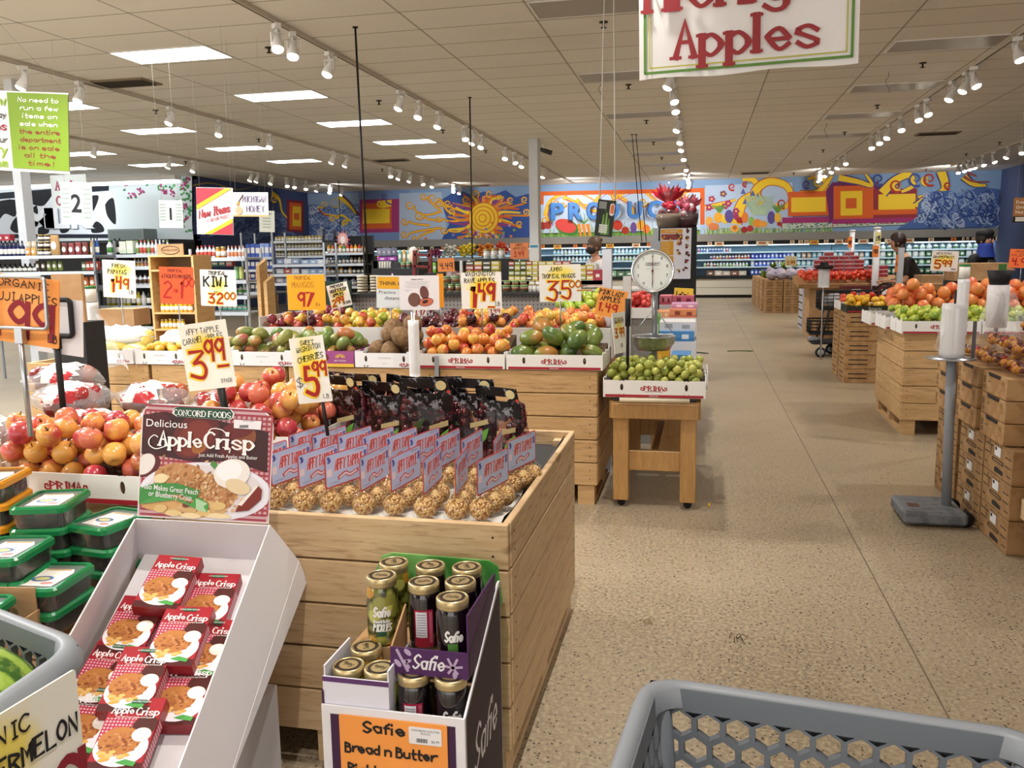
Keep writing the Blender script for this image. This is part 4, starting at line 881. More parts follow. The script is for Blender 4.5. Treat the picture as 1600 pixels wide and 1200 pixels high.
# ================================================================== tilted white display of boxed dessert mix
O = Vector((-1.5, 1.96, .80)); DM = frame(O, (.36, .075, -.024), (0, -.61, -.292))
D = thing('box_display', 'tilted white cardboard display tray full of red dessert mix boxes', 'display', M=DM)
WB = mat('dcd8dc', .6)
def wallp(nm, pts, th=.004, m=WB, par=None):
    s = MB(); n = (Vector(pts[1]) - Vector(pts[0])).cross(Vector(pts[2]) - Vector(pts[0])).normalized() * th
    q = [Vector(p) for p in pts]; k = len(q); s.add([tuple(p) for p in q] + [tuple(p + n) for p in q], [list(range(k - 1, -1, -1)), list(range(k, 2 * k))] + [(i, (i + 1) % k, k + (i + 1) % k, k + i) for i in range(k)], m); return s.build(nm, par or D)
Wd, Ln, Dp = .365, .70, .165
wallp('side_panel', [(Wd, -.005, 0), (Wd, Ln, 0), (Wd + .055, Ln + .02, Dp), (Wd + .055, -.03, Dp)]); wallp('side_panel', [(Wd + .056, -.03, Dp), (Wd + .056, Ln * .97, Dp), (Wd + .04, Ln * .5, Dp + .09), (Wd + .05, Ln * .3, Dp + .085), (Wd + .075, -.02, Dp + .07)])
wallp('side_panel', [(0, 0, 0), (-.02, 0, Dp), (-.02, Ln, Dp), (0, Ln, 0)]); wallp('back_panel', [(0, 0, 0), (Wd, 0, 0), (Wd + .05, .01, Dp), (-.02, .01, Dp)]); wallp('front_panel', [(-.01, Ln, .06), (-.02, Ln, Dp), (Wd + .05, Ln, Dp), (Wd + .02, Ln, .06)])
wallp('tray_floor', [(0, .005, .13), (Wd + .04, .005, .13), (Wd + .04, Ln, .13), (0, Ln, .13)])
s = MB(); s.M = DM.inverted(); s.box(-1.46, -1.1, 1.42, 1.95, 0, .36, WB); s.build('stand', D)
# header card with the printed picture
def header():
    # bottom edge follows the tray's back rim
    Mh = Matrix.Translation(DM @ Vector((.003, -.006, -.005))) @ frame((0, 0, 0), (.357, .073, -.025), (-.06, .03, .30))
    w, h = .362, .312; s = MB(); s.M = DM.inverted() @ Mh
    out = [(0, 0), (w, 0)] + [(w - .05 + .05 * math.cos(a), h - .05 + .05 * math.sin(a)) for a in [PI / 2 * i / 6 for i in range(7)]] + [(.035 - .035 * math.cos(a), h - .035 + .035 * math.sin(a)) for a in [PI / 2 - PI / 2 * i / 6 for i in range(7)]]
    s.slab(out, -.004, 0, mat('e8e4e6', .5)); zz = [0]
    def C(px, py):
        l = 120 + (py - 140) * .245; x = (px - l) / 1095; yy = 1 - (py - 140 - .072 * (px - l)) / 945; return (x * w, yy * h)
    def sh(pts, c, r=.45): zz[0] += .00001; s.poly([(min(max(x, .003), w - .003), min(max(y, .003), h - .003)) for x, y in [C(*p) for p in pts]], mat(c, r), zz[0])
    ins = [(x * .985 + w * .0075, y * .985 + h * .0075) for x, y in out]; s.poly(ins, mat('c8a0a6', .45), .0001)
    zz[0] = .0002
    for i in range(26):
        x = i / 26 * w; s.poly([(x + .006, .02), (x + .012, .02), (x + .012, h - .02), (x + .006, h - .02)], mat('a84a54', .45), .00025)
    for i in range(23):
        y = i / 23 * h; s.poly([(.008, y + .005), (w - .008, y + .005), (w - .008, y + .011), (.008, y + .011)], mat('9c3a46', .45), .0003)
    zz[0] = .0004
    sh([(150, 240), (330, 215), (560, 280), (760, 290), (1240, 400), (1330, 740), (1000, 640), (700, 640), (420, 590), (215, 560)], '3a1216')
    for x, y, a, b_, c in ((270, 330, 130, 110, '4c161a'), (640, 420, 190, 190, '64201e'), (640, 440, 140, 150, '7c2e22'), (1000, 480, 150, 150, '5a1c1c'), (1060, 460, 90, 100, '8a4a2a'), (700, 520, 60, 50, 'a0602c'), (980, 380, 130, 70, '6a201e')): sh(ell(x, y, a, b_, 24), c)
    sh(ell(300, 660, 118, 100), '5a1a1c'); sh(ell(290, 650, 80, 88), 'e4dcd8')
    sh(ell(860, 890, 560, 240, 40, .12), 'e4e2ee'); sh(ell(860, 880, 500, 205, 40, .12), 'dcd4d8')
    q = random.Random(8)
    sh(ell(620, 770, 230, 120, 24, .2), 'c08a5a'); sh(ell(880, 900, 260, 150, 24, .35), 'bd8656'); sh(ell(760, 1020, 330, 80, 24, .1), 'd8b27a'); sh(ell(520, 960, 180, 80, 20), 'd2a468')
    for k in range(330):
        x = q.gauss(760, 210); y = 790 + (x - 500) * .22 + q.gauss(0, 72)
        if 420 < x < 1230 and y < 1090: sh(ell(x, y, q.uniform(8, 24), q.uniform(7, 16), 7, q.random() * 3), q.choice(('c89a68', 'a8703e', 'b98252', 'd4ac7a', '9a6034', 'c08a58', 'dcbc90')))
    for x, y, a, b_ in ((530, 1020, 55, 34), (650, 1060, 70, 26), (800, 1085, 90, 24), (1020, 1090, 120, 22), (1010, 1010, 60, 34), (460, 770, 60, 40), (900, 1060, 60, 30)): sh(ell(x, y, a, b_, 16, .1), q.choice(('e2c68e', 'd8b87c', 'e8d4a8')))
    sh(ell(740, 990, 36, 26), '7a3430'); sh([(1180, 980), (1280, 840), (1330, 880), (1345, 960), (1270, 1050), (1160, 1060)], '7a2a20'); sh([(1165, 1000), (1275, 840), (1290, 850), (1200, 1010)], 'ece4dc')
    sh([(835, 660), (850, 628), (900, 660), (895, 710)], '4e8a3e'); sh(ell(1040, 740, 155, 118, 28, .3), 'e6e0da'); sh(ell(1010, 715, 110, 84, 24, .3), 'f2eef0'); sh(ell(1120, 850, 120, 55, 20, .4), 'dcc8a4')
    zz[0] += .0002; sh([(305, 840), (440, 808), (620, 815), (820, 880), (800, 960), (640, 905), (470, 905), (340, 980)], '3f8a40'); sh([(340, 980), (470, 905), (640, 935), (770, 985), (820, 930), (920, 990), (930, 1060), (780, 1010), (640, 950)], '4a9a4a')
    sh([(800, 940), (910, 985), (885, 1010), (930, 1062), (830, 1035)], 'a8cfa4')
    K = s.M; wh = mat('f2eeee', .45); zz[0] += .0003
    def txt(fn, t_, px, py, hpx, wpx, rot=0, **kw):
        x, y = C(px, py); fn(s, t_, 0, 0, hpx / 945 * h, kw.pop('m', wh), T(x, y, zz[0] + .0002, 0, 0, rot), **kw, width=wpx / 1095 * w)
    lab_ = [C(px, py) for px, py in [(430, 177), (880, 208), (915, 240), (918, 275), (890, 296), (830, 292), (440, 258), (398, 232), (392, 200), (405, 182)]]; s.poly(lab_, mat('e8e4e0', .45), zz[0]); s.poly([(x * .96 + .04 * lab_[0][0] * 1.5, y * .985 + .015 * lab_[0][1]) for x, y in lab_], mat('174a34', .45), zz[0] + .0002)
    zz[0] += .0003
    txt(write, 'CONCORD FOODS', 655, 262, 46, 470, -.0, w=.2, contrast=.5, serif=.14)
    txt(print_text, 'Delicious', 385, 345, 62, 340, bold=.004)
    txt(write, 'Apple', 545, 505, 118, 350, w=.23, contrast=.55, serif=.12); txt(write, 'Crisp', 960, 535, 130, 400, w=.23, contrast=.55, serif=.12)
    for pts in ([(425, 500), (350, 522), (285, 490), (270, 440), (300, 408), (335, 425)], [(740, 420), (760, 365), (850, 375), (920, 430)], [(900, 520), (960, 530), (968, 565)]): s.ribbon(smooth([C(*p) for p in pts], 5), .0036, wh, None, zz[0] + .0004, .3)
    txt(print_text, 'Just Add Fresh Apples and Butter', 970, 610, 30, 490)
    txt(print_text, 'Also Makes Great Peach', 565, 880, 44, 470, -.06, bold=.004); txt(print_text, 'or Blueberry Crisp', 585, 935, 44, 360, -.06, bold=.004)
    st = [C(*p) for p in [(925, 290), (1160, 308), (1172, 380), (945, 362)]]; s.poly(st, mat('eae6ea', .5), zz[0] + .0003); x, y = C(1050, 312); print_text(s, 'APPLE CRISP', x, y, .004, mat('6a6a70'), T(0, 0, zz[0] + .0005))
    for i in range(14): x, y = C(992 + i * 5.2, 362); s.poly([(x, y), (x + .0009 * (1 + i % 2), y), (x + .0009 * (1 + i % 2), y + .008), (x, y + .008)], mat('3a3a40'), zz[0] + .0005)
    o = s.build('header_card', D); o['label'] = 'printed header card picturing a dessert plate'
header()
# the red boxes
def mixbox():
    w, h, d = .118, .178, .036; t = thing('dessert_mix_box', '-', 'box'); s = MB(); s.box(-w / 2, w / 2, -h / 2, h / 2, 0, d, mat('8e1a24', .4), bev=.001)
    K = T(0, 0, d + .0004); zz = [0]
    def sh(pts, c): zz[0] += .000008; s.poly([(min(max(x, -w / 2 + .001), w / 2 - .001), min(max(y, -h / 2 + .001), h / 2 - .001)) for x, y in pts], mat(c, .4), zz[0], K)
    sh([(-w / 2, -h / 2), (w / 2, -h / 2), (w / 2, h / 2), (-w / 2, h / 2)], 'a01c2a'); sh([(-w / 2, -h / 2), (w / 2, -h / 2), (w / 2, -h / 2 + .02), (-w / 2, -h / 2 + .02)], '4a1014')
    sh([(-w / 2, -.02), (.01, -.02), (.01, .035), (-w / 2, .035)], 'e4c4cc')
    for i in range(9): sh([(-w / 2 + i * .0078, -.02), (-w / 2 + .004 + i * .0078, -.02), (-w / 2 + .004 + i * .0078, .035), (-w / 2 + i * .0078, .035)], 'b83a54')
    for i in range(7): sh([(-w / 2, -.02 + i * .008), (.01, -.02 + i * .008), (.01, -.016 + i * .008), (-w / 2, -.016 + i * .008)], 'b0304a')
    sh(ell(.035, .02, .028, .022), '4a1a16'); sh(ell(.0, -.035, .058, .045, 26), 'ece8f0'); q = random.Random(3); sh(ell(-.008, -.02, .046, .034, 18), 'b5763c')
    for k in range(80): sh(ell(q.gauss(-.006, .02), q.gauss(-.022, .014), q.uniform(.002, .006), q.uniform(.002, .004), 6), q.choice(('a8643a', 'c48a54', '8a4a26', 'b87444')))
    for k in range(14): sh(ell(q.uniform(-.04, .02), q.gauss(-.055, .006), .008, .004, 8), q.choice(('d8a04a', 'e0b468')))
    sh(ell(.034, -.004, .021, .017), 'f0e8de'); sh(ell(.028, .0, .013, .01), 'faf6f2'); sh([(.0, -.07), (.02, -.062), (.045, -.068), (.042, -.078), (.015, -.074)], '4a9a4a')
    wh = mat('f4f0f0', .4); s.slab(rrect(-.016, .02, .072, .082, .004), 0, .0002, mat('1f5a3c', .4), T(0, 0, d + zz[0] + .0006)); write(s, 'Apple', -.026, .046, .017, wh, T(0, 0, d + zz[0] + .0008), .2, contrast=.5, serif=.1, width=.048); write(s, 'Crisp', .03, .043, .018, wh, T(0, 0, d + zz[0] + .0008), .2, contrast=.5, serif=.1, width=.05)
    print_text(s, 'Just Add Fresh Apples and Butter', .004, .0355, .0042, wh, T(0, 0, d + zz[0] + .0009)); print_text(s, 'CONCORD FOODS', .002, .0752, .004, wh, T(0, 0, d + zz[0] + .0009))
    for i in range(12): s.poly([(-.07 + i * .009, .004), (-.064 + i * .009, .004), (-.064 + i * .009, d - .006), (-.07 + i * .009, d - .006)], mat('d8a0a8', .5), 0, T(w / 2 + .0004, 0, 0, PI / 2, 0, PI / 2))
    s.build('printed_carton', t); return t
BX = mixbox()
def onplane(px, py, M):
    d = FW + (px - 800) / FOC * RT + (600 - py) / FOC * UP; n = Vector((M[0][2], M[1][2], M[2][2])); o = M.translation
    return M.inverted() @ (CAM + d * ((o - CAM).dot(n) / d.dot(n)))
PLN = {}
for i, (px, py, tilt, lift, lab) in enumerate(((262, 908, .03, .036, 'red dessert mix box at the top left of the tilted tray'), (327, 936, -.03, 0, 'red dessert mix box at the top right of the tilted tray'), (207, 975, .03, .0, 'red dessert mix box second from the top along the left of the tray'), (280, 992, -.02, .036, 'red dessert mix box second from the top along the right'), (320, 1012, .0, 0, 'red dessert mix box peeking out below the right wall, second row'), (163, 1052, .05, .0, 'red dessert mix box half covered in the third row at the left'), (212, 1060, -.02, .036, 'red dessert mix box on top in the third row'), (285, 1080, -.05, 0, 'red dessert mix box in the third row against the right wall'), (138, 1125, .04, .0, 'red dessert mix box at the lower left behind the basket'), (198, 1145, -.03, .036, 'red dessert mix box lowest in the middle of the tray'))):
    Mp = DM @ T(0, 0, .12 - lift - .036); Mp2 = DM @ T(0, 0, .128 - lift - .036); l = onplane(px, py, Mp2)
    dup(BX, M=DM @ T(l.x, l.y, .128 - lift, PI, 0, tilt), label=lab, group='red dessert mix boxes')
drop(BX)
# ================================================================== jars of pickles and beets in a printed shipper
PURP = mat('3c1c40', .6); SX0, SX1, SY0, SY1 = -.848, -.5, 1.70, 2.06
J = thing('jar_display', 'white and dark purple cardboard shipper full of pickle and beet jars', 'display', (0, 0, 0))
s = MB(); s.box(SX0, SX1, SY0, SY0 + .005, .0, .468, mat('e2e0e6', .55)); s.poly([(SX0 + .022, .02), (SX1 - .022, .02), (SX1 - .022, .448), (SX0 + .022, .448)], PURP, 0, T(0, SY0 - .0006, 0, PI / 2)); s.build('front_panel', J)
s = MB(); s.M = T(SX1, 0, 0, PI / 2, 0, PI / 2); s.slab([(SY0 + .006, 0), (SY1, 0), (SY1, .655), (SY1 - .02, .655), (SY0 + .006, .468)], -.005, 0, mat('e2e0e6', .55)); s.poly([(SY0 + .012, .005), (SY1 - .005, .005), (SY1 - .005, .64), (SY1 - .022, .64), (SY0 + .012, .462)], mat('2c1a2c', .6), .0006)
write(s, 'Safie', 1.88, .29, .1, mat('d8d4dc', .5), None, .13, .001, 'c', .22, .3, .3); s.build('side_panel', J)
s = MB(); s.box(SX0, SX0 + .005, SY0 + .006, SY1, 0, .5, PURP); s.build('side_panel', J)
GR = blotch('green_leaf_print', '3f8a3a', '7ab864', 12, .4, .62, .5)
s = MB(); s.M = T(0, SY1 + .006, 0, PI / 2); s.slab([(SX0 - .01, .0), (SX1 - .004, .0), (SX1 - .004, .56), (SX1 + .004, .6), (SX1 - .006, .69), (SX1 - .03, .705), (SX0 + .05, .71), (SX0 + .02, .70), (SX0 - .005, .65)], -.005, 0, GR); s.build('back_panel', J)
s = MB(); s.box(SX0 + .006, SX1 - .006, SY0 + .006, SY1 - .002, .35, .362, CARD); s.build('shelf', J)
sign('orange sheet hand-lettered for pickles and beets taped to the jar shipper', T(-.672, SY0 - .004, .36, PI / 2, 0, 0), .262, .18, 'f39c4a', [('Safie', -.08, .3, .026, INK, .16, .1), ('Bread n Butter', -.03, .0, .024, INK, .16, .22), ('Pickles + Sweet', .02, -.3, .024, INK, .16, .235)], None, halo=False,
     extra=lambda b: (b.slab(rrect(.04, .118, .038, .08, .004), .0004, .0012, mat('e8e6ea', .5)), print_text(b, 'SAFIE BREAD & BUTTER', .08, .07, .0045, mat('55555c'), None, .0015), print_text(b, 'PICKLES', .08, .063, .0045, mat('55555c'), None, .0015), print_text(b, '$6.99', .103, .045, .006, mat('44444a'), None, .0015), [b.poly([(.058 + i * .0022, .043), (.059 + i * .0022 + .0004 * (i % 3), .043), (.059 + i * .0022 + .0004 * (i % 3), .053), (.058 + i * .0022, .053)], mat('3a3a40'), .0015) for i in range(12)]))
o = bpy.data.objects
# inner cartons
c1 = thing('jar_carton', 'small purple carton with white lettering holding the raised beet jars', 'carton', (0, 0, 0))
s = MB(); s.box(-.692, -.503, 1.752, 1.756, .535, .60, mat('4a2258', .55)); K = T(0, 1.7515, 0, PI / 2); write(s, 'Safie', -.6, .553, .034, mat('e6e2ea', .5), K, .17, .0006, 'c', .075, .25, .3); q = random.Random(4); LV = mat('b9a2c4', .55)
for i in range(9):
    x = q.uniform(-.685, -.515); z = q.uniform(.54, .595)
    if abs(x + .6) > .045: s.poly(ell(x, z, q.uniform(.006, .012), q.uniform(.004, .007), 10, q.random() * 3), LV, .0004, K)
for i in range(6): s.ribbon([(-.54, .562), (-.54 + .022 * math.cos(i * 1.05), .566 + .02 * math.sin(i * 1.05))], .006, LV, K, .0005)
s.ribbon([(-.675, .595), (-.65, .545)], .007, LV, K, .0005); s.build('front_panel', c1)
s = MB(); s.box(-.507, -.503, 1.757, 2.02, .535, .69, mat('4a2258', .55)); s.add([(-.5025, 1.76, .60), (-.5025, 2.02, .69), (-.5025, 2.02, .54), (-.5025, 1.76, .54)], [(0, 1, 2, 3)], mat('3a1a46', .55)); s.build('side_panel', c1)
s = MB(); s.add([(-.692, 1.757, .535), (-.692, 1.757, .60), (-.692, 1.86, .66), (-.692, 1.86, .535), (-.688, 1.757, .535), (-.688, 1.757, .60), (-.688, 1.86, .66), (-.688, 1.86, .535)], [(0, 1, 2, 3), (7, 6, 5, 4), (0, 4, 5, 1), (1, 5, 6, 2), (2, 6, 7, 3)], CARD); s.build('side_panel', c1)
s = MB(); s.box(-.69, -.505, 1.757, 2.05, .532, .537, CARD); s.build('base', c1)
c2 = thing('jar_carton', 'white cut-down carton with purple edge holding the lower pickle jars', 'carton', (0, 0, 0))
for nm, bx in (('front_panel', (-.845, -.682, 1.708, 1.712, .37, .535)), ('side_panel', (-.686, -.682, 1.712, 1.86, .37, .56)), ('side_panel', (-.843, -.839, 1.712, 1.86, .37, .56)), ('base', (-.84, -.686, 1.712, 1.86, .364, .369))): s = MB(); s.box(*bx, mat('dcdae6', .6)); (s.box(-.845, -.682, 1.7074, 1.7079, .523, .535, mat('5a3468', .6)) if nm == 'front_panel' else 0); s.build(nm, c2)
GOLD = mat('cdb98a', .3, .7); LIDP = mat('2a2018', .5)
g = NT('pickle_slices', .1); vo = g.n('TexVoronoi', Scale=34.0); g.set(vo.inputs['Vector'], g.coord('Object')); sp = g.n('SeparateColor'); g.set(sp.inputs[0], vo.outputs['Color'])
c = g.mix(sp.outputs[0], '6a6c20', 'c8c468'); c = g.mix(g.ramp(sp.outputs[1], .8, .9), c, 'b8862c'); c = g.mix(g.ramp(vo.outputs['Distance'], .55, .8), c, '3a3a12'); g.b.inputs['Coat Weight'].default_value = 1; g.b.inputs['Coat Roughness'].default_value = .05; PICK = g.out(c)
BEET = mat('12060c', .1, 0, .5, 0, 1, 0, 1.45, 1)
def jar(kind, rot):
    t = thing('glass_jar', '-', 'jar'); m = PICK if kind == 'p' else BEET; s = MB()
    s.lathe([(.032, 0), (.0385, .006), (.0395, .02), (.0395, .135), (.037, .15), (.034, .157)], m, 24); s.build('jar_body', t)
    l = MB(); l.lathe([(.0375, .152), (.0385, .155), (.0378, .158), (.0385, .16), (.0385, .172), (.036, .175), (.034, .1745), (.0335, .1735)], GOLD, 28); l.lathe([(.0335, .1736), (1e-5, .1736)], GOLD, 28)
    l.slab(ell(0, 0, .03, .03, 28), .1737, .1739, LIDP); l.slab(ell(0, 0, .0225, .0225, 28), .1739, .1741, GOLD); write(l, 'Safie', 0, -.006, .013, LIDP, T(0, 0, .1744), .15, 0, 'c', .03, .25); lo = l.build('lid', t)
    L = MB()
    def wrapped(pts, m_, dr):   # pts on the wall: (angle, z)
        L.add([((.0396 + dr) * math.sin(a), -(.0396 + dr) * math.cos(a), z) for a, z in pts], [list(range(len(pts)))], m_)
    def strip(a0, a1, z0, z1, m_, dr, n=8): 
        for i in range(n): wrapped([(a0 + (a1 - a0) * i / n, z0), (a0 + (a1 - a0) * (i + 1) / n, z0), (a0 + (a1 - a0) * (i + 1) / n, z1), (a0 + (a1 - a0) * i / n, z1)], m_, dr)
    def wtext(txt, z, h, m_, wd, a0=.25):
        k = len(L.v); write(L, txt, 0, z, h, m_, None, .2, 0, 'c', wd, .15)
        for i in range(k, len(L.v)):
            v = L.v[i]; a = a0 + v.x / .04; L.v[i] = Vector((.0403 * math.sin(a), -.0403 * math.cos(a), v.y))
    wt = mat('e8e8e8', .4)
    if kind == 'n':
        strip(-.7, .5, .02, .115, mat('9c1c3c', .4), .0004); strip(-.6, .1, .045, .11, mat('dcdce6', .4), .0008)
        for i in range(9): strip(-.52, .02, .05 + i * .0065, .0515 + i * .0065, mat('6a6a78', .4), .001, 4)
        strip(.24, .44, .03, .11, mat('c05a74', .4), .0008, 3)
    else:
        if kind == 'b': strip(-.05, .55, .05, .075, mat('4a7a34', .4), .0004, 5); strip(.1, .6, .012, .032, mat('9a2a40', .4), .0004, 5); wtext('BEETS', .012, .02, wt, .042, .35); wtext('Sweet Pickled', .036, .009, wt, .04, .3)
        else: strip(-.05, .6, .028, .07, mat('1f4a34', .4), .0004, 5); wtext('PICKLES', .042, .018, wt, .046, .3); wtext('Bread & Butter', .064, .008, wt, .042, .3)
        wtext('Safie', .08, .024, wt, .042, .3)
    L.build('label_print', t)
    return t
JP, JB, JN = jar('p', 0), jar('b', 0), jar('n', 0)
for pr, x, y, z, rz, lab in ((JB, -.553, 1.805, .538, 0, 'beet jar standing foremost in the raised purple carton'), (JN, -.65, 1.885, .538, .35, 'beet jar showing its red nutrition label in the raised carton'), (JB, -.562, 1.905, .538, 1.2, 'beet jar directly behind the foremost raised jar'), (JP, -.768, 1.905, .538, 0, 'tall pickle jar at the left of the raised jars'), (JB, -.572, 2.0, .538, 2, 'beet jar at the back right corner under the lid line'), (JB, -.668, 1.995, .538, 2.4, 'beet jar in the middle of the back row'), (JP, -.77, 2.0, .538, 2, 'pickle jar at the back left of the shipper'),
                             (JP, -.8, 1.757, .37, 2.6, 'lower left pickle jar in the white cut-down carton'), (JP, -.72, 1.757, .37, 2.9, 'lower pickle jar beside the purple carton'), (JP, -.79, 1.842, .376, 2, 'lower pickle jar behind in the white carton'), (JN, -.64, 1.765, .362, .3, 'lower beet jar with red label under the purple carton'), (JB, -.55, 1.765, .362, 0, 'lower beet jar under the front right of the purple carton')):
    dup(pr, (x, y, z - (.0 if z < .5 else 0)), (0, 0, rz), lab)
for o_ in (JP, JB, JN): drop(o_)
for o_ in [o_ for o_ in bpy.data.objects if o_.name.startswith('glass_jar') and .53 < o_.location.z < .54 and o_.location.x < -.7]:   # the tall pickle jars stand on the lower ones' carton
    o_.location.z = .538
s = MB(); s.box(-.84, -.695, 1.87, 2.04, .362, .537, CARD); tag(s.build('jar_carton'), 'plain inner carton carrying the two raised pickle jars', 'carton')
# ================================================================== clamshells of dried fruit
s = MB(); s.box(-2.5, -1.57, 1.2, 2.12, .555, .60, DARKWOOD)
t = thing('low_table', 'low table under the green-lidded clamshells at the left', 'table'); s.build('tabletop', t)
for x in (-2.45, -1.62):
    for y in (1.25, 2.07): s = MB(); s.box(x - .03, x + .03, y - .03, y + .03, 0, .555, DARKWOOD); s.build('leg', t)
g = NT('dried_fruit', .5); n = g.noise(g.coord('Object'), 45, 4, .65); DRY = g.out(g.mix(g.ramp(n, .4, .65), '0c0806', '3e2a24'))
def clam(lidc, lab):
    t = thing('clamshell', '-', 'clamshell'); s = MB()
    for z0, z1, e in ((.0, .046, .006),): s.slab(rrect(-.07 + e, .07 - e, -.088 + e, .088 - e, .018), .002, .045, DRY)
    s.build('dried_fruit', t, kind='stuff')
    s = MB(); o_ = rrect(-.071, .071, -.089, .089, .02); i_ = rrect(-.063, .063, -.081, .081, .016); n = len(o_)
    vs = [(x * .94, y * .95, 0) for x, y in o_] + [(x, y, .048) for x, y in o_]; s.add(vs, [(i, (i + 1) % n, n + (i + 1) % n, n + i) for i in range(n)], FILM, None, True); s.build('tub', t)
    s = MB(); gm = mat(lidc, .18); o2 = rrect(-.076, .076, -.094, .094, .022); rings = [(o2, .043), (o2, .056), (o_, .062), (i_, .062), (i_, .056)]
    vs = [(x, y, z) for r, z in rings for x, y in r]; s.add(vs, [(k * n + i, k * n + (i + 1) % n, k * n + n + (i + 1) % n, k * n + n + i) for k in range(4) for i in range(n)], gm); lo = s.build('lid_rim', t)
    s = MB(); s.slab(i_, .0555, .0562, clear_film('green_lid_window', (.7, .85, .75), .15) if lidc != 'd08a20' else FILM); s.build('lid_window', t)
    s = MB(); s.slab([(-.045, -.055), (.045, -.06), (.05, .03), (.038, .052), (-.04, .055)], .0566, .057, mat('e6e0dc', .6)); s.slab([(-.035, .045), (.035, .042), (.035, .05), (-.035, .053)], .057, .0572, mat('b08a50', .6)); s.slab(ell(-.006, -.012, .028, .018, 18), .057, .0572, mat('4a6a9c', .6)); s.slab(ell(-.006, -.012, .019, .011, 18), .0572, .0574, mat('c8c080', .6)); s.slab(ell(.022, -.04, .016, .009), .057, .0572, mat('c08080', .6)); s.build('paper_label', t)
    return t
CG, CO = clam('1c7a46', ''), clam('d08a20', '')
stk = [(-1.76, 1.95, 4, .25, 'rear left stack beside the near carton'), (-1.61, 1.995, 3, -.15, 'stack tucked beside the header card'), (-1.70, 1.73, 3, .2, 'stack at the left frame edge'), (-1.585, 1.72, 2, .1, 'pair behind the brown carton wall'), (-1.62, 1.50, 2, .15, 'pair inside the open brown carton')]
ORD = ['bottom', 'second', 'third', 'top']
for x, y, n, rz, lab in stk:
    for k in range(n):
        dup(CG, (x + .004 * (k % 2), y, .602 + k * .0625), (0, 0, rz + .05 * (k % 2)), 'green-lidded clamshell of dried fruit, ' + ('topmost' if k == n - 1 else ORD[k]) + ' of the ' + lab, 'green-lidded clamshells')
for k in range(5): dup(CO, (-1.93, 1.93, .602 + k * .0625), (0, 0, .3 + .06 * (k % 2)), 'orange-lidded clamshell in the stack by the steel sign post, ' + ('lowest', 'second up', 'middle', 'fourth up', 'topmost')[k], 'orange-lidded clamshells')
drop(CG); drop(CO)
t = thing('open_carton', 'open brown carton around the front green clamshells', 'carton', (-1.62, 1.5, .602), .15)
for nm, bx in (('side_panel', (-.105, -.1, -.12, .12, 0, .115)), ('side_panel', (.1, .105, -.12, .12, 0, .075)), ('back_panel', (-.1, .1, .116, .12, 0, .13)), ('front_panel', (-.1, .1, -.12, -.116, 0, .09)), ('base', (-.1, .1, -.116, .116, 0, .0))): 
    if nm != 'base': s = MB(); s.box(*bx, CARD); s.build(nm, t)
# ================================================================== grey cart baskets with honeycomb walls
GP = mat('868b92', .42); GPD = mat('6a7078', .5)
def hexwall(mb, P, W_, H_, cell, th, m, rim=.028):
    """honeycomb of hexagonal holes; P(u, v, t) maps wall length, height, thickness to a point"""
    dx = cell * math.sqrt(3); ny = int(H_ / (cell * 1.5)) + 2; nx = int(W_ / dx) + 2; hr = .8
    for r in range(ny):
        for c in range(nx):
            cx = (c + .5 * (r % 2)) * dx; cy = H_ - rim - (r + .6) * cell * 1.5
            if cx < dx * .4 or cx > W_ - dx * .4 or cy < cell * .4: continue
            vs = []
            for t_ in (0, th):
                for k, rad in ((0, cell * hr), (1, cell * 1.003)):
                    for i in range(6):
                        a = PI / 6 + PI / 3 * i; vs.append(P(cx + rad * math.cos(a) * (1 if k else 1), min(H_, cy + rad * math.sin(a)), t_))
            fs = []
            for i in range(6):
                j = (i + 1) % 6; fs += [(i, j, 6 + j, 6 + i), (12 + i, 18 + i, 18 + j, 12 + j), (i, 12 + i, 12 + j, j)]
            mb.add(vs, fs, m)
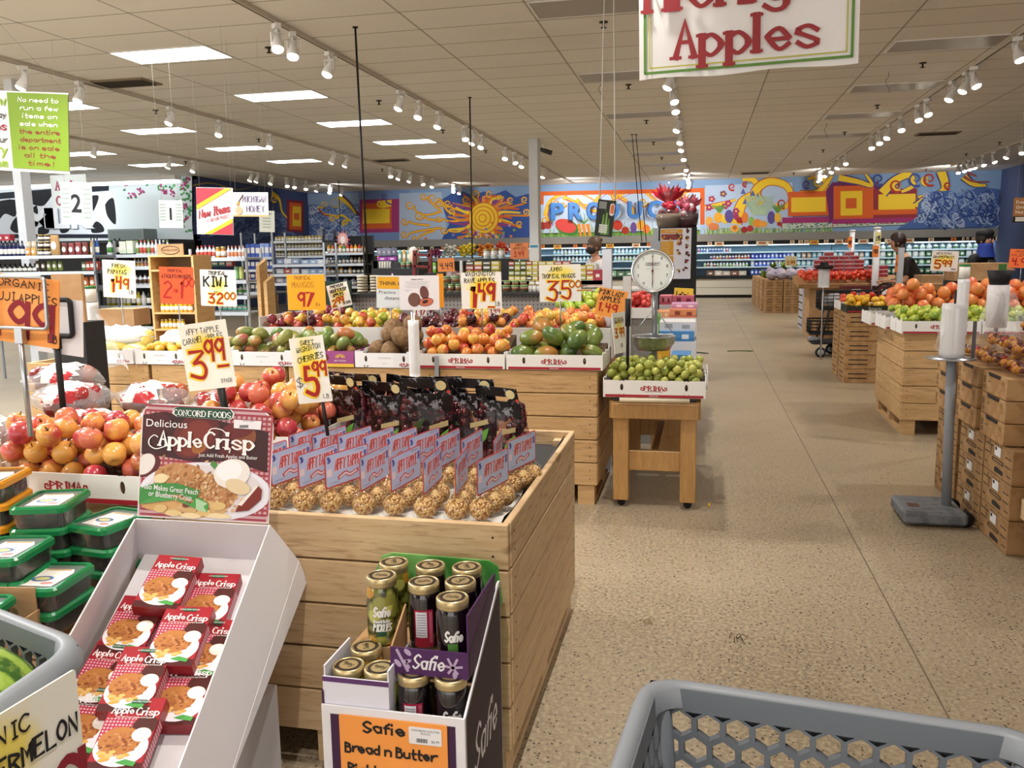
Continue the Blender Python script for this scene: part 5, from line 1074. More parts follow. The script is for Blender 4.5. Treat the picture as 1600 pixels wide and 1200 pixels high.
def basket(name, lab, cor, zt, depth, inset, cell):
    """cor: four rim corners (x, y) in order; honeycomb walls lean inwards towards the bottom"""
    t = thing(name, lab, 'shopping basket', (cor[0][0], cor[0][1], 0)); o0 = Vector((cor[0][0], cor[0][1], 0)); c = sum((Vector((x, y, 0)) for x, y in cor), Vector()) / 4
    top = [Vector((x, y, zt)) for x, y in cor]; bot = [Vector((x, y, zt - depth)) + (c - Vector((x, y, 0))).normalized() * inset for x, y in cor]
    for i in range(4):
        a, b_, e, f = top[i], top[(i + 1) % 4], bot[i], bot[(i + 1) % 4]; L = (b_ - a).length; u = (b_ - a) / L; nn = u.cross(Vector((0, 0, 1))); nn = nn if nn.dot(c - a) > 0 else -nn; nn.z = 0
        def P(x, v, th, a=a, b_=b_, e=e, f=f, L=L, nn=nn):
            s_ = min(max(x / L, .0), 1); k = v / depth; return (e + (f - e) * s_) * (1 - k) + (a + (b_ - a) * s_) * k + nn * th - o0
        s = MB(); hexwall(s, P, L, depth, cell, .012, GPD)
        for v0, v1 in ((depth - .03, depth), (0, .02)): s.add([P(x, v, th) for v in (v0, v1) for th in (0, .012) for x in (0, L)], [(0, 1, 5, 4), (2, 6, 7, 3), (0, 2, 3, 1), (4, 5, 7, 6)], GPD)
        for x in (.0, L): s.tube([P(x + (.014 if x == 0 else -.014), 0, .012), P(x + (.014 if x == 0 else -.014), depth - .03, .012)], .014, GPD, 8)
        s.build('honeycomb_wall', t)
    # rolled rim with rounded corners
    pts = []
    for i in range(4):
        p0, p1, p2 = top[i - 1], top[i], top[(i + 1) % 4]; r = .055; a = p1 + (p0 - p1).normalized() * r; b_ = p1 + (p2 - p1).normalized() * r
        for k in range(7): w = k / 6; pts.append(a * (1 - w) ** 2 + p1 * 2 * w * (1 - w) + b_ * w * w - o0)
    s = MB(); N = len(pts); cc = c - o0; prof = [(-.016, -.026), (-.012, .0), (-.002, .006), (.012, .002), (.02, -.012), (.021, -.024)]; vs = []
    for p in pts:
        d = (Vector((p.x, p.y, 0)) - Vector((cc.x, cc.y, 0))).normalized()
        for a, z in prof: vs.append(p + d * a + Vector((0, 0, z)))
    n = len(prof); s.add(vs, [(i * n + k, i * n + k + 1, ((i + 1) % N) * n + k + 1, ((i + 1) % N) * n + k) for i in range(N) for k in range(n - 1)], GP, None, True); s.build('rim', t)
    s = MB(); s.add([p - o0 for p in bot] + [p - o0 - Vector((0, 0, .01)) for p in bot], [(0, 1, 2, 3), (7, 6, 5, 4), (0, 4, 5, 1), (1, 5, 6, 2), (2, 6, 7, 3), (3, 7, 4, 0)], GPD); s.build('bottom', t)
    for p in bot: s = MB(); q = p - o0; s.tube([q, (q.x, q.y, .0)], .015, BLACKM, 8); s.build('cart_leg', t)
    return t
basket('cart_basket', 'grey plastic cart basket with honeycomb walls at the bottom right', [(-.056, 1.092), (.405, 1.04), (.37, .62), (-.10, .66)], .925, .26, .035, .022)
basket('cart_basket', 'grey plastic cart basket at the lower left holding a watermelon', [(-.905, 1.03), (-.885, .74), (-1.42, .70), (-1.36, 1.19)], .93, .30, .04, .024)
# watermelon inside
g = NT('watermelon_rind', .35); co = g.coord('Object'); sp = g.n('SeparateXYZ'); g.set(sp.inputs[0], co); an = g.math('ARCTAN2', sp.outputs[1], sp.outputs[2]); st = g.math('SINE', g.math('ADD', g.math('MULTIPLY', an, 10), g.math('MULTIPLY', g.noise(co, 16, 4, .7), 5))); c = g.mix(g.ramp(st, -.3, .5), '2f5a14', '8fae3e'); c = g.mix(g.math('MULTIPLY', g.ramp(g.noise(co, 60, 3), .45, .65), .4), c, 'b4c860'); MEL = g.out(c)
s = MB(); s.ball(.125, MEL, 20, None, 1.3, 1, .96); o_ = s.build('watermelon'); p = at(0, 1045, .97); o_.location = (-1.08, .93, .84); o_.rotation_euler = (.3, .2, .4); tag(o_, 'green striped watermelon lying in the left grey basket', 'watermelon')
# watermelon sign leaning on the basket
pA, pB = Vector((-.862, .955, .885)), Vector((-.85, .75, .935))
M = frame((pA + pB) / 2 + Vector((.02, 0, -.125)), (.0, 1, .0), (-.02, .02, 1)); 
def curve(b): pass
sign('white card hand-lettered for watermelon hooked on the left grey basket', frame(Vector((-.852, .845, .822)), (.02, 1, -.03), (-.03, .03, 1)), .225, .225, 'f1eee4', [('ORGANIC', -.2, .32, .022, INK, .11, .14), ('WATERMELON', .02, .12, .026, INK, .13, .2), ('.99', .1, -.42, .09, mat('8e2030', .7), .18, .17)], ('f0d84a', -.02, .05, .08, .08), halo=True)
# ================================================================== the second row of bins and cartons
ORDN = ['first', 'second', 'third', 'fourth', 'fifth', 'sixth', 'seventh', 'eighth', 'ninth', 'tenth']
for i, (a, b, l) in enumerate(((-4.52, -3.57, 'wooden bin at the left end of the middle row, under the papayas'), (-3.55, -2.58, 'wooden bin of the middle row behind the 3.99 card'), (-2.56, -1.57, 'wooden bin of the middle row behind the cherry bags'), (-1.55, -.58, 'wooden bin at the right end of the middle row, beside the small table'))):
    wood_bin(a, b, 4.92, 6.05, .82, l, 5, .12, BINWOOD2, 20 + i)
T2 = lambda X, w, st, lab, **k: tray(lab, w - .006, .42, .09, (X + w / 2, 5.12, .822), 0, st, None, True, k.get('ins', (.05, .12)))
T2(-4.24, .57, 1, 'white carton of papayas at the left end of the middle row'); T2(-3.66, .38, 1, 'white carton of small yellow mangoes'); T2(-3.27, .30, 1, 'white carton behind the 3.99 card'); T2(-2.96, .45, 1, 'white carton of green mangoes left of the cherry card', ins=(.05, .16)); T2(-2.5, .17, 2, 'narrow white carton partly hidden by the cherry card', ins=(.05, .16))
T2(-2.1, .40, 1, 'white carton of brown mamey fruit'); T2(-1.69, .555, 0, 'white carton with red stripe holding bicolour apples', ins=(.05, .17)); T2(-1.13, .585, 0, 'white carton with red stripe holding jumbo green mangoes')
t = thing('produce_carton', 'purple and yellow carton wedged between the mango and mamey cartons', 'carton', (-2.215, 5.12, .822)); PU = mat('9a4a86', .6)
for nm, bx in (('front_panel', (-.11, .11, -.21, -.206, 0, .1)), ('back_panel', (-.11, .11, .206, .21, 0, .1)), ('side_panel', (-.11, -.106, -.206, .206, 0, .1)), ('side_panel', (.106, .11, -.206, .206, 0, .1)), ('base', (-.106, .106, -.206, .206, 0, .005))):
    s = MB(); s.box(*bx, PU)
    if nm == 'front_panel':
        s.box(-.11, .11, -.2115, -.211, 0, .02, mat('e0b83a', .6)); K = T(0, -.2108, 0, PI / 2)
        for i in range(9): a = PI * i / 8; s.ribbon([(.02 + .01 * math.cos(a), .06 + .008 * math.sin(a)), (.02 + .034 * math.cos(a), .06 + .024 * math.sin(a))], .004, mat('e0b84a', .6), K, .0003)
        s.poly(ell(-.075, .06, .018, .022), mat('6a2020', .6), .0003, K); print_text(s, 'BEST MANGO', .02, .035, .009, CREAM, K, .0003)
    s.build(nm, t)
# fruit prototypes
MG = fruit_mat('green_mango_skin', '5f7a34', '8a8a44', 'a4504a', 1.6, .38, .2); MR = fruit_mat('blushing_mango_skin', '6b7a38', 'b0703c', 'a04444', 1.6, .38, .2); MJ = fruit_mat('jumbo_mango_skin', '47652a', '6a7a30', 'b07a38', 1.4, .32, .15)
MAMEY = blotch('mamey_skin', '6e5236', '8a6c4a', 40, .35, .65, .85, 'Object', .3); RD = fruit_mat('red_delicious_skin', '3a0a12', '5c1420', None, 2, .18); YR = fruit_mat('yellow_red_apple_skin', 'c8503a', 'e0b04a', 'd8b83c', 2, .28); BI = fruit_mat('bicolour_apple_skin', 'a8242c', 'd8883c', 'dca048', 2, .25); GA = fruit_mat('golden_apple_skin', 'c8b83a', 'b4c048', None, 2, .3); GS = fruit_mat('green_apple_skin', '8fae34', 'a8c040', None, 2, .28); PL = fruit_mat('plum_dark_apple_skin', '551a2c', '7c2434', 'a84a40', 2, .25)
pm = [fruit('mango', '-', 'mango', MG, .047, 'mango'), fruit('mango', '-', 'mango', MR, .047, 'mango'), fruit('mango', '-', 'mango', MG, .05, 'mango')]
heap(pm, 50, -3.1, -2.12, 4.93, 5.38, lambda x, y: .845 + (y - 4.92) * .1, .047, 'green and reddish mango heaped left of the brown mameys', 'mangoes in the middle row', 31)
pj = [fruit('mango', '-', 'mango', MJ, .06, 'mango')]
heap(pj, 19, -1.12, -.555, 4.93, 5.38, lambda x, y: .845 + (y - 4.92) * .08, .058, 'large green mango in the carton at the right end of the middle row', 'jumbo mangoes', 32)
ps = [fruit('mamey', '-', 'mamey fruit', MAMEY, .066, 'oval')]
heap(ps, 9, -2.09, -1.71, 4.93, 5.38, lambda x, y: .845 + (y - 4.92) * .05, .064, 'brown rough mamey fruit in a white carton', 'mameys', 33)
pa = [fruit('apple', '-', 'apple', BI, .038), fruit('apple', '-', 'apple', BI, .04), fruit('apple', '-', 'apple', YR, .038)]
heap(pa, 46, -1.69, -1.13, 4.93, 5.4, lambda x, y: .86 + (y - 4.92) * .17, .038, 'red and orange apple heaped in the carton left of the jumbo mangoes', 'bicolour apples', 34)
PAP = fruit_mat('papaya_skin', '9a9a3a', 'd0b04a', None, 1, .45); pp = [fruit('papaya', '-', 'papaya', PAP, .07, 'papaya')]
for i, (x, y, z, rx, rz, lab) in enumerate(((-3.78, 5.18, .93, .2, 1.2, 'greenish papaya standing up behind the others in the left carton'), (-3.95, 5.1, .9, .1, .3, 'papaya lying in white paper at the left'), (-3.72, 5.02, .89, .0, -.4, 'yellow green papaya at the right of the papaya carton'), (-4.1, 5.05, .88, 0, .2, 'papaya at the left end beside the bag roll'))): dup(pp[0], (x, y, z), (rx, -.9 if i == 0 else 0, rz), lab)
ATA = fruit_mat('yellow_mango_skin', 'dca82c', 'e8c44a', None, 1.5, .4); py = [fruit('mango', '-', 'mango', ATA, .034, 'mango')]
heap(py, 22, -3.66, -2.98, 4.94, 5.3, lambda x, y: .87 + (y - 4.9) * .12, .033, 'small yellow mango in the white cartons behind the 3.99 card', 'small yellow mangoes', 35)
for i, (x, y, w, lab) in enumerate(((-3.95, 5.2, .22, 'crumpled white paper sheet over the papayas'), (-3.42, 5.24, .26, 'crumpled white paper behind the yellow mangoes'))):
    s = MB(); s.ball(1, mat('e6e2e4', .7), 12, None, w, .12, .075, lambda p: 1 + .22 * math.sin(p.x * 9 + p.y * 5) * math.cos(p.y * 11 + p.z * 9)); o = s.build('paper_wrap'); o.location = (x, y, .975 if i == 0 else .95); tag(o, lab, 'paper')
# sloping rack of loose apples behind the cartons
rk = thing('apple_rack', 'sloping white-railed rack of loose apples behind the cartons', 'rack', (-1.81, 5.95, .822)); WR = mat('dcdad6', .5)
s = MB(); s.add([(-1.25, -.45, 0), (1.25, -.45, 0), (1.25, .45, 0), (-1.25, .45, 0), (-1.25, -.45, .125), (1.25, -.45, .125), (1.25, .45, .24), (-1.25, .45, .24)], [(3, 2, 1, 0), (4, 5, 6, 7), (0, 1, 5, 4), (1, 2, 6, 5), (2, 3, 7, 6), (3, 0, 4, 7)], mat('5a5450', .7)); s.build('sloped_bed', rk)
s = MB(); s.box(-1.25, 1.25, -.475, -.455, .08, .2, WR); s.build('front_rail', rk)
for x in (-1.255, 1.255): s = MB(); s.box(x - .006, x + .006, -.45, .45, 0, .27, WR); s.build('end_panel', rk)
P2 = {k: fruit('apple', '-', 'apple', m_, .037) for k, m_ in (('pl', PL), ('yr', YR), ('rd', RD), ('bi', BI), ('ga', GA), ('gs', GS))}
PMASS = {k: fruit_mat('far_' + k, *a, mass=True) for k, a in (('pl', ('551a2c', '7c2434', 'a84a40')), ('yr', ('c8503a', 'e0b04a', 'd8b83c')), ('rd', ('3a0a12', '5c1420')), ('bi', ('a8242c', 'd8883c', 'dca048')), ('ga', ('c8b83a', 'b4c048')), ('gs', ('8fae34', 'a8c040')))}
for i, (x0, x1, ks, n, lab, gr) in enumerate(((-3.05, -2.58, ('pl', 'pl', 'yr'), 40, 'dark plum-red apple at the left of the sloping rack', 'plum-red rack apples'), (-2.58, -2.2, ('yr', 'yr', 'ga'), 40, 'yellow and pink apple on the sloping rack above the mangoes', 'yellow rack apples'), (-2.2, -1.66, ('rd',), 56, 'very dark red apple in the middle of the sloping rack', 'dark red rack apples'), (-1.66, -1.28, ('bi', 'yr', 'rd'), 40, 'red and orange apple on the rack right of the dark red ones', 'orange-red rack apples'), (-1.28, -.57, ('bi', 'yr', 'yr'), 74, 'orange and yellow apple at the right of the sloping rack', 'orange rack apples'))):
    heap([P2[k] for k in ks], n, x0, x1, 5.5, 6.38, lambda x, y: .95 + (y - 5.5) * .127 + .03 * math.sin(x * 4), .036, lab, gr, 40 + i, top=(14, 14, 18, 14, 22)[i], mass=[PMASS[k] for k in ks])
for i, (x, y, z) in enumerate(((-1.02, 6.28, 1.135), (-.95, 6.25, 1.125), (-.98, 6.33, 1.165), (-.88, 6.27, 1.12), (-.91, 6.33, 1.16), (-.8, 6.3, 1.13), (-.93, 6.2, 1.11), (-.84, 6.22, 1.11))): dup(P2['gs'], (x, y, z), (i, i * 2, i), 'bright green apple among the orange ones at the back of the rack', 'green rack apples')
# yellow-green apples beyond the rack
s = MB(); t = thing('slant_shelf', 'slanted shelf of yellow-green apples beyond the rack', 'shelf', (-.715, 6.85, 0)); s.add([(-.355, -.2, 0), (.355, -.2, 0), (.355, .35, 0), (-.355, .35, 0), (-.355, -.2, 1.02), (.355, -.2, 1.02), (.355, .35, 1.13), (-.355, .35, 1.13)], [(3, 2, 1, 0), (4, 5, 6, 7), (0, 1, 5, 4), (1, 2, 6, 5), (2, 3, 7, 6), (3, 0, 4, 7)], mat('8a877f', .6)); s.build('body', t); s = MB(); s.box(-.355, .355, -.215, -.2, 1.0, 1.08, WR); s.build('front_rail', t)
heap([P2['ga'], P2['ga'], P2['gs']], 46, -1.05, -.58, 6.66, 7.18, lambda x, y: 1.03 + (y - 6.65) * .2, .035, 'yellow-green apple on the slanted shelf beyond the rack', 'yellow-green apples', 52, top=14, mass=[PMASS['ga'], PMASS['ga'], PMASS['gs']])
SB = fruit_mat('strawberry_skin', 'b8202c', 'd0483c', None, 2, .3); sb = [fruit('strawberry', '-', 'strawberry', SB, .026, 'oval')]
heap(sb, 36, -.56, -.37, 6.66, 7.1, lambda x, y: 1.03 + (y - 6.65) * .2, .026, 'red strawberry on the slanted shelf behind the dial scale', 'strawberries', 53); drop(sb[0])
for o in list(P2.values()) + pm + pj + ps + pa + pp + py: drop(o)
# pegboard gondola with tubs and packs on top
g = NT('pegboard', .7); co = g.coord('Object', (30, 30, 30)); sp = g.n('SeparateXYZ'); g.set(sp.inputs[0], co)
fx = g.math('SUBTRACT', g.math('FRACT', sp.outputs[0]), .5); fz = g.math('SUBTRACT', g.math('FRACT', sp.outputs[2]), .5); PEG = g.out(g.mix(g.math('LESS_THAN', g.math('ADD', g.math('MULTIPLY', fx, fx), g.math('MULTIPLY', fz, fz)), .03), 'b6b0b0', '3a3638'))
t = thing('gondola', 'grey pegboard shelf unit behind the apple rack', 'shelf', (-2.05, 7.3, 0)); s = MB(); s.box(-.98, .98, -.28, -.26, 0, 1.16, PEG); s.build('pegboard', t); s = MB(); s.box(-1, 1, -.34, .3, 1.16, 1.185, mat('2c2b2d', .5)); s.build('shelf_board', t); s = MB(); s.box(-1, 1, -.26, .3, 0, 1.16, mat('8f8b88', .6)); s.build('body', t)
t = thing('gondola', 'pegboard shelf unit behind the yellow-green apples', 'shelf', (-.72, 7.65, 0)); s = MB(); s.box(-.34, .34, -.28, -.26, 0, 1.18, PEG); s.build('pegboard', t); s = MB(); s.box(-.34, .34, -.34, .3, 1.18, 1.2, mat('c8c6c2', .5)); s.build('shelf_board', t); s = MB(); s.box(-.34, .34, -.26, .3, 0, 1.18, mat('8f8b88', .6)); s.build('body', t)
# ---- small packaged goods, one mesh each, coloured per object
LBL = mat('e9e6de', .55)
def proto(kind):
    b = MB()
    if kind == 'bottle': b.lathe([(.4, 0), (.42, .04), (.42, .58), (.18, .76), (.15, .86)], TINTG, 10); b.lathe([(.425, .14), (.425, .46)], LBL, 10); b.lathe([(.17, .86), (.17, 1), (.0, 1)], BLACKM, 8)
    elif kind == 'whitebottle': b.lathe([(.42, 0), (.44, .04), (.44, .62), (.2, .78), (.18, .85)], mat('e4e6ea', .4), 10); b.lathe([(.445, .14), (.445, .5)], TINT, 10); b.lathe([(.2, .85), (.2, 1), (.0, 1)], TINT, 8)
    elif kind == 'jar': b.lathe([(.42, 0), (.46, .05), (.46, .74), (.4, .8)], TINTG, 10); b.lathe([(.465, .2), (.465, .6)], LBL, 10); b.lathe([(.42, .8), (.42, 1), (.0, 1)], mat('b8a060', .4, .5), 10)
    elif kind == 'box': b.box(-.46, .46, -.4, .4, 0, 1, TINT); b.box(-.38, .38, -.404, -.4, .32, .72, LBL)
    elif kind == 'plainbox': b.box(-.48, .48, -.4, .4, 0, 1, TINT); b.box(-.2, .2, -.404, -.4, .3, .6, LBL)
    elif kind == 'bag': b.lathe([(.3, 0), (.46, .08), (.48, .5), (.42, .86), (.4, 1), (.0, .98)], TINT, 10, None, True, 1, .45); b.slab(ell(0, .5, .28, .2, 12), .21, .225, LBL, T(0, 0, 0, PI / 2))
    elif kind == 'tub': b.lathe([(.36, 0), (.44, .78)], TINTG, 12); b.lathe([(.47, .76), (.48, .96), (.4, 1), (.0, 1)], mat('8fb078', .4), 12); b.lathe([(.405, .2), (.435, .62)], mat('8a5a3a', .5), 12)
    elif kind == 'disc': b.lathe([(.46, 0), (.5, .35), (.5, .6), (.44, .9), (.0, 1)], mat('d4cbb8', .5), 14); b.lathe([(.505, .38), (.505, .58)], mat('8a7a50', .5), 14)
    elif kind == 'can': b.lathe([(.44, 0), (.46, .04), (.46, .94), (.42, 1), (.0, 1)], TINT, 10)
    o = b.build(kind); return o
PR = {}
KN = {'bottle': ('bottle', 'bottle'), 'whitebottle': ('bottle', 'bottle'), 'jar': ('jar', 'jar'), 'box': ('grocery_box', 'box'), 'plainbox': ('grocery_box', 'box'), 'bag': ('snack_bag', 'bag'), 'tub': ('food_tub', 'tub'), 'disc': ('round_pack', 'pack'), 'can': ('tin_can', 'can')}
def goods(kind, x0, x1, yb, Y, hp, n, cols, lab, grp=None, seed=0, zfix=None, asp=None):
    """n packs side by side from pixel x0 to x1 with their feet at pixel row yb and world depth Y"""
    q = random.Random(seed + int(x0 * 7 + yb)); a, b = at(x0, yb, Y), at(x1, yb, Y); h = (at(x0, yb - hp, Y) - a).z; w = abs(b.x - a.x) / n
    z = zfix if zfix is not None else min(a.z, b.z)
    nm, cat = KN[kind]
    for i in range(n):
        if kind not in PR: PR[kind] = proto(kind); PR[kind].name = nm
        o = PR[kind].copy(); COL.objects.link(o); o.name = nm
        o.location = (a.x + (b.x - a.x) * (i + .5) / n, Y, z + .001); o.scale = (w * .97, w * .97 if asp is None else asp, h * q.uniform(.94, 1.0)); c = q.choice(cols) if isinstance(cols, (list, tuple)) else cols; o.color = lin(c)
        tag(o, lab, cat, grp or lab)
def unit(lab, x0, x1, Y, ys, dep=.4, m=None, top=None, posts=True, name='shelf_unit', back=None, base=0):
    """open shelving: boards under the pixel rows ys"""
    m = m or mat('9a9ea2', .4, .6); zs = [at((x0 + x1) / 2, y, Y).z for y in ys]; a, b = at(x0, ys[0], Y).x, at(x1, ys[0], Y).x
    t = thing(name, lab, 'shelf', ((a + b) / 2, Y + dep / 2 - .12, 0)); w = (b - a) / 2
    for z in zs: s = MB(); s.box(-w, w, -dep / 2, dep / 2, z - .025, z - .001, m); s.box(-w, w, -dep / 2 - .006, -dep / 2, z - .035, z + .004, mat('c4ccd4', .5)); s.build('shelf_board', t)
    tp = top if top is not None else max(zs) + .35
    if posts:
        for sx in (-1, 1):
            for sy in (-1, 1): s = MB(); s.box(sx * w - .012, sx * w + .012, sy * (dep / 2 - .02) - .012, sy * (dep / 2 - .02) + .012, base, tp, m); s.build('post', t)
    if back: s = MB(); s.box(-w, w, dep / 2 - .015, dep / 2 - .004, 0, tp, mat(back, .7)); s.build('back_panel', t)
    return t
# tubs and packs on the gondola
Zg = 1.186
for j in range(6):
    for k, xx in enumerate((567, 587)):
        a = at(xx, 455, 7.2)
        if 'disc' not in PR: PR['disc'] = proto('disc')
        o = PR['disc'].copy(); COL.objects.link(o); o.name = 'round_pack'; o.location = (a.x, 7.2, Zg + j * .026); o.scale = (.1, .1, .026); tag(o, 'round pale pack in the ' + ('left' if k == 0 else 'right') + ' stack behind the tilted 2.99 card', 'pack', 'round packs ' + str(k))
goods('tub', 688, 722, 456, 7.2, 13, 3, ('a8b890',), 'green-lidded food tub, bottom tier left of the 1.49 card', None, 1, Zg); goods('tub', 690, 720, 443, 7.2, 12, 2, ('a8b890',), 'green-lidded food tub, upper tier left of the 1.49 card')
goods('tub', 784, 826, 458, 7.2, 11, 3, ('a8b890',), 'green-lidded food tub, bottom tier between the two big price cards', None, 1, Zg); goods('tub', 786, 824, 447, 7.2, 9, 3, ('a8b890',), 'green-lidded food tub, upper tier between the two big price cards')
goods('jar', 825, 846, 458, 7.2, 12, 3, ('e0e2e6',), 'small white tub between the big price cards', None, 1, Zg); goods('jar', 826, 846, 447, 7.22, 9, 2, ('e0e2e6',), 'small white tub on the upper tier by the mango card')
for r, (yb, h) in enumerate(((438, 7), (430, 7), (422, 8), (414, 6))):
    for x0, x1, n in ((729, 782, 4), (796, 842, 5), (842, 892, 4)):
        if r == 0 and x0 < 790: continue
        goods('box', x0, x1, yb, 7.45, h, n, ('c8b84a', 'd8c860', '8a9a4a', 'b84a3a', '4a4a3a', 'd0bc58'), 'yellow-lidded plastic pack in tier ' + ORDN[r] + ' from below, ' + ('left' if x0 < 790 else 'middle' if x0 < 840 else 'right') + ' block of the wire rack', None, r, None, .1)
goods('box', 905, 928, 438, 7.5, 8, 2, ('d0bc58', '8a9a4a'), 'yellow pack right of the mango card, lower tier'); goods('box', 905, 928, 430, 7.5, 8, 2, ('d0bc58', 'b84a3a'), 'yellow pack right of the mango card, middle tier'); goods('box', 905, 928, 422, 7.5, 8, 2, ('d0bc58', '8a9a4a'), 'yellow pack right of the mango card, upper tier')
goods('plainbox', 927, 942, 438, 7.4, 17, 1, ('a8344a',), 'small upright red and white packet beside the yellow packs')
unit('wire rack carrying the yellow-lidded packs', 726, 945, 7.5, (439, 438.5), .3, mat('d8d8d4', .4), 1.46, True, 'wire_rack', None, 1.2)
# price cards of the middle row
def pole2(z, r=.005, m=STEEL): return lambda t: (lambda b: (b.tube([(0, 0, -.006), t.matrix_world.inverted() @ Vector((t.matrix_world.translation.x, t.matrix_world.translation.y + .01, z))], r, m, 6), b.build('stake', t)))(MB())
def card2(lab, px, py, Y, w, h, base, lines, spray=None, tilt=0, yaw=0, z=.9, **k):
    k1 = (at(px + 50, py, Y) - at(px - 50, py, Y)).length / 100; W_, H_ = w * k1, h * k1
    ls = [(L[0], L[1], L[2], L[3] * k1) + tuple(L[4:6]) + ((L[6] * k1,) if len(L) > 6 else ()) + tuple(L[7:]) for L in lines]
    sp_ = (spray[0], spray[1] * k1, spray[2] * k1, spray[3] * k1, spray[4] * k1) if spray else None
    return sign(lab, facing(px, py, Y, tilt, yaw), W_, H_, base, ls, sp_, pole=pole2(z) if z is not None else None, **k)
YS = 'f2da40'
card2('white card with yellow spray reading 1.49 for papayas', 186, 436, 5.3, 51, 51, 'ece9e2', [('FRESH', -.0, .3, 5, INK, .13, 20), ('PAPAYAS', -.05, .13, 6, INK, .12, 29), ('1', -.2, -.34, 17, REDINK, .2, 6), ('4', .0, -.25, 16, REDINK, .18, 9), ('9', .2, -.25, 13, REDINK, .18, 8), ('LB', .36, -.38, 5, INK, .1, 6)], (YS, 2, 12, 26, 14), -.05, 0, .93)
card2('red-orange card reading 2 for 1.00 for small mangoes', 276, 446, 5.3, 53, 51, 'f0582c', [('TROPICAL', -.03, .36, 4, INK, .13, 24), ('ATAULFO MANGOS', 0, .2, 5, INK, .12, 46), ('2', -.28, -.33, 22, REDINK, .12, 12), ('FOR', -.03, -.2, 5, REDINK, .12, 6), ('1', .12, -.33, 22, REDINK, .14, 6), ('00', .36, -.02, 11, REDINK, .12, 17)], None, -.03, 0, .93, halo=False)
card2('white card reading KIWI 3 for 2.00', 341, 450, 5.32, 56, 51, 'efede6', [('TROPICAL', -.02, .36, 5, INK, .16, 27), ('KIWI', -.08, .05, 13, INK, .14, 36), ('3', -.2, -.42, 13, REDINK, .2, 9), ('FOR', -.06, -.15, 2.5, INK, .14, 6), ('2', .04, -.42, 14, REDINK, .2, 9), ('00', .32, -.3, 9, REDINK, .18, 16)], (YS, 0, 4, 18, 14), -.03, 0, .93)
card2('amber card reading 97 cents for mangoes', 478.5, 457, 5.45, 59, 51, 'f5a61e', [('TROPICAL', -.08, .36, 5, mat('4a3c10', .7), .12, 27), ('MANGOS', -.08, .14, 8, mat('a87c18', .7), .12, 34), ('97', -.04, -.38, 19, REDINK, .18, 23), ('EA', .3, -.38, 4, mat('6a5010'), .12, 6)], None, 0, 0, .95, halo=False)
card2('small tilted white card reading 2.99 for crisp apples', 530, 461.5, 5.6, 33, 35, 'efece6', [('PREMIUM', -.02, .34, 4, INK, .17, 20), ('HONEYCRISP', .02, .16, 4.4, INK, .17, 26), ('APPLES', -.04, -.02, 4.4, INK, .17, 17), ('2', -.3, -.4, 9, REDINK, .22, 6), ('99', -.02, -.32, 9, REDINK, .2, 11), ('LB 3285', .28, -.4, 3.5, INK, .13, 12)], (YS, 0, 4, 16, 10), .22, 0, 1.0)
card2('white and amber notice beginning THINK 6, partly hidden', 609.5, 456, 5.42, 43, 48, 'd9dde0', [('Practice', -.1, -.06, 5, mat('3a3a3c'), .1, 26, {'print': 1}), ('distance', .12, -.24, 5, mat('3a3a3c'), .1, 27, {'print': 1})], None, -.02, 0, .95, cat='notice', extra=lambda b: (b.slab([(-.5 * 43 * .0042, .1 * 48 * .0042), (.5 * 43 * .0042, .1 * 48 * .0042), (.5 * 43 * .0042, .5 * 48 * .0042), (-.5 * 43 * .0042, .5 * 48 * .0042)], 0, .0012, mat('e2a41e', .6)), print_text(b, 'THINK 6', 0, .045, .025, INK, None, .0016, 'c', .15, .01)))
def mamey_art(b):
    for x, y, a, c, rot, col in ((-.035, -.045, .043, .046, 0, '6f4a3e'), (.035, .0, .03, .045, .2, '6a3c38'), (.045, -.06, .052, .028, .15, '8a4a3a'), (.045, -.06, .047, .023, .15, 'c86a50'), (.04, -.058, .022, .011, .3, '3a1c18')): b.slab(ell(x, y, a, c, 20, rot), 0, .001 + .0002 * (col == 'c86a50') + .0004 * (col == '3a1c18'), mat(col, .6))
    print_text(b, 'MAMEY SAPOTE', -.01, .083, .008, INK, None, .001, 'c', None, .01)
    for i in range(5): print_text(b, 'native fruit of the tropics sweet soft flesh eaten fresh', -.01 - .004 * (i % 2), .07 - i * .0095, .0042, mat('55555a'), None, .001, 'c', .17 - .02 * (i % 3))
    b.ribbon([(-.105, .018), (-.05, .018)], .001, mat('8a8a90'), None, .001); print_text(b, '4.49', -.08, .008, .006, mat('55555a'), None, .001)
card2('white info card picturing three brown mamey fruits', 655, 457.5, 5.3, 62, 51, 'e4dfe2', [], None, 0, 0, .95, cat='info card', extra=mamey_art)
card2('amber card edge showing behind the mamey info card', 688, 454, 5.5, 10, 50, 'f09a1c', [], None, 0, 0, .95)
card2('white card with big red 1.49 for Washington apples', 752, 454, 5.3, 63, 55, 'edeae4', [('WASHINGTON', -.02, .4, 6, INK, .12, 46), ('RAVE APPLES', -.04, .22, 6.5, INK, .12, 47), ('1', -.2, -.44, 30, REDINK, .2, 9), ('4', .02, -.26, 24, REDINK, .2, 12), ('9', .22, -.26, 24, REDINK, .2, 11), ('-', .14, -.5, 6, REDINK, .4, 4), ('LB', .4, -.42, 6, INK, .09, 6)], (YS, 0, 10, 30, 20), .01, 0, .95)
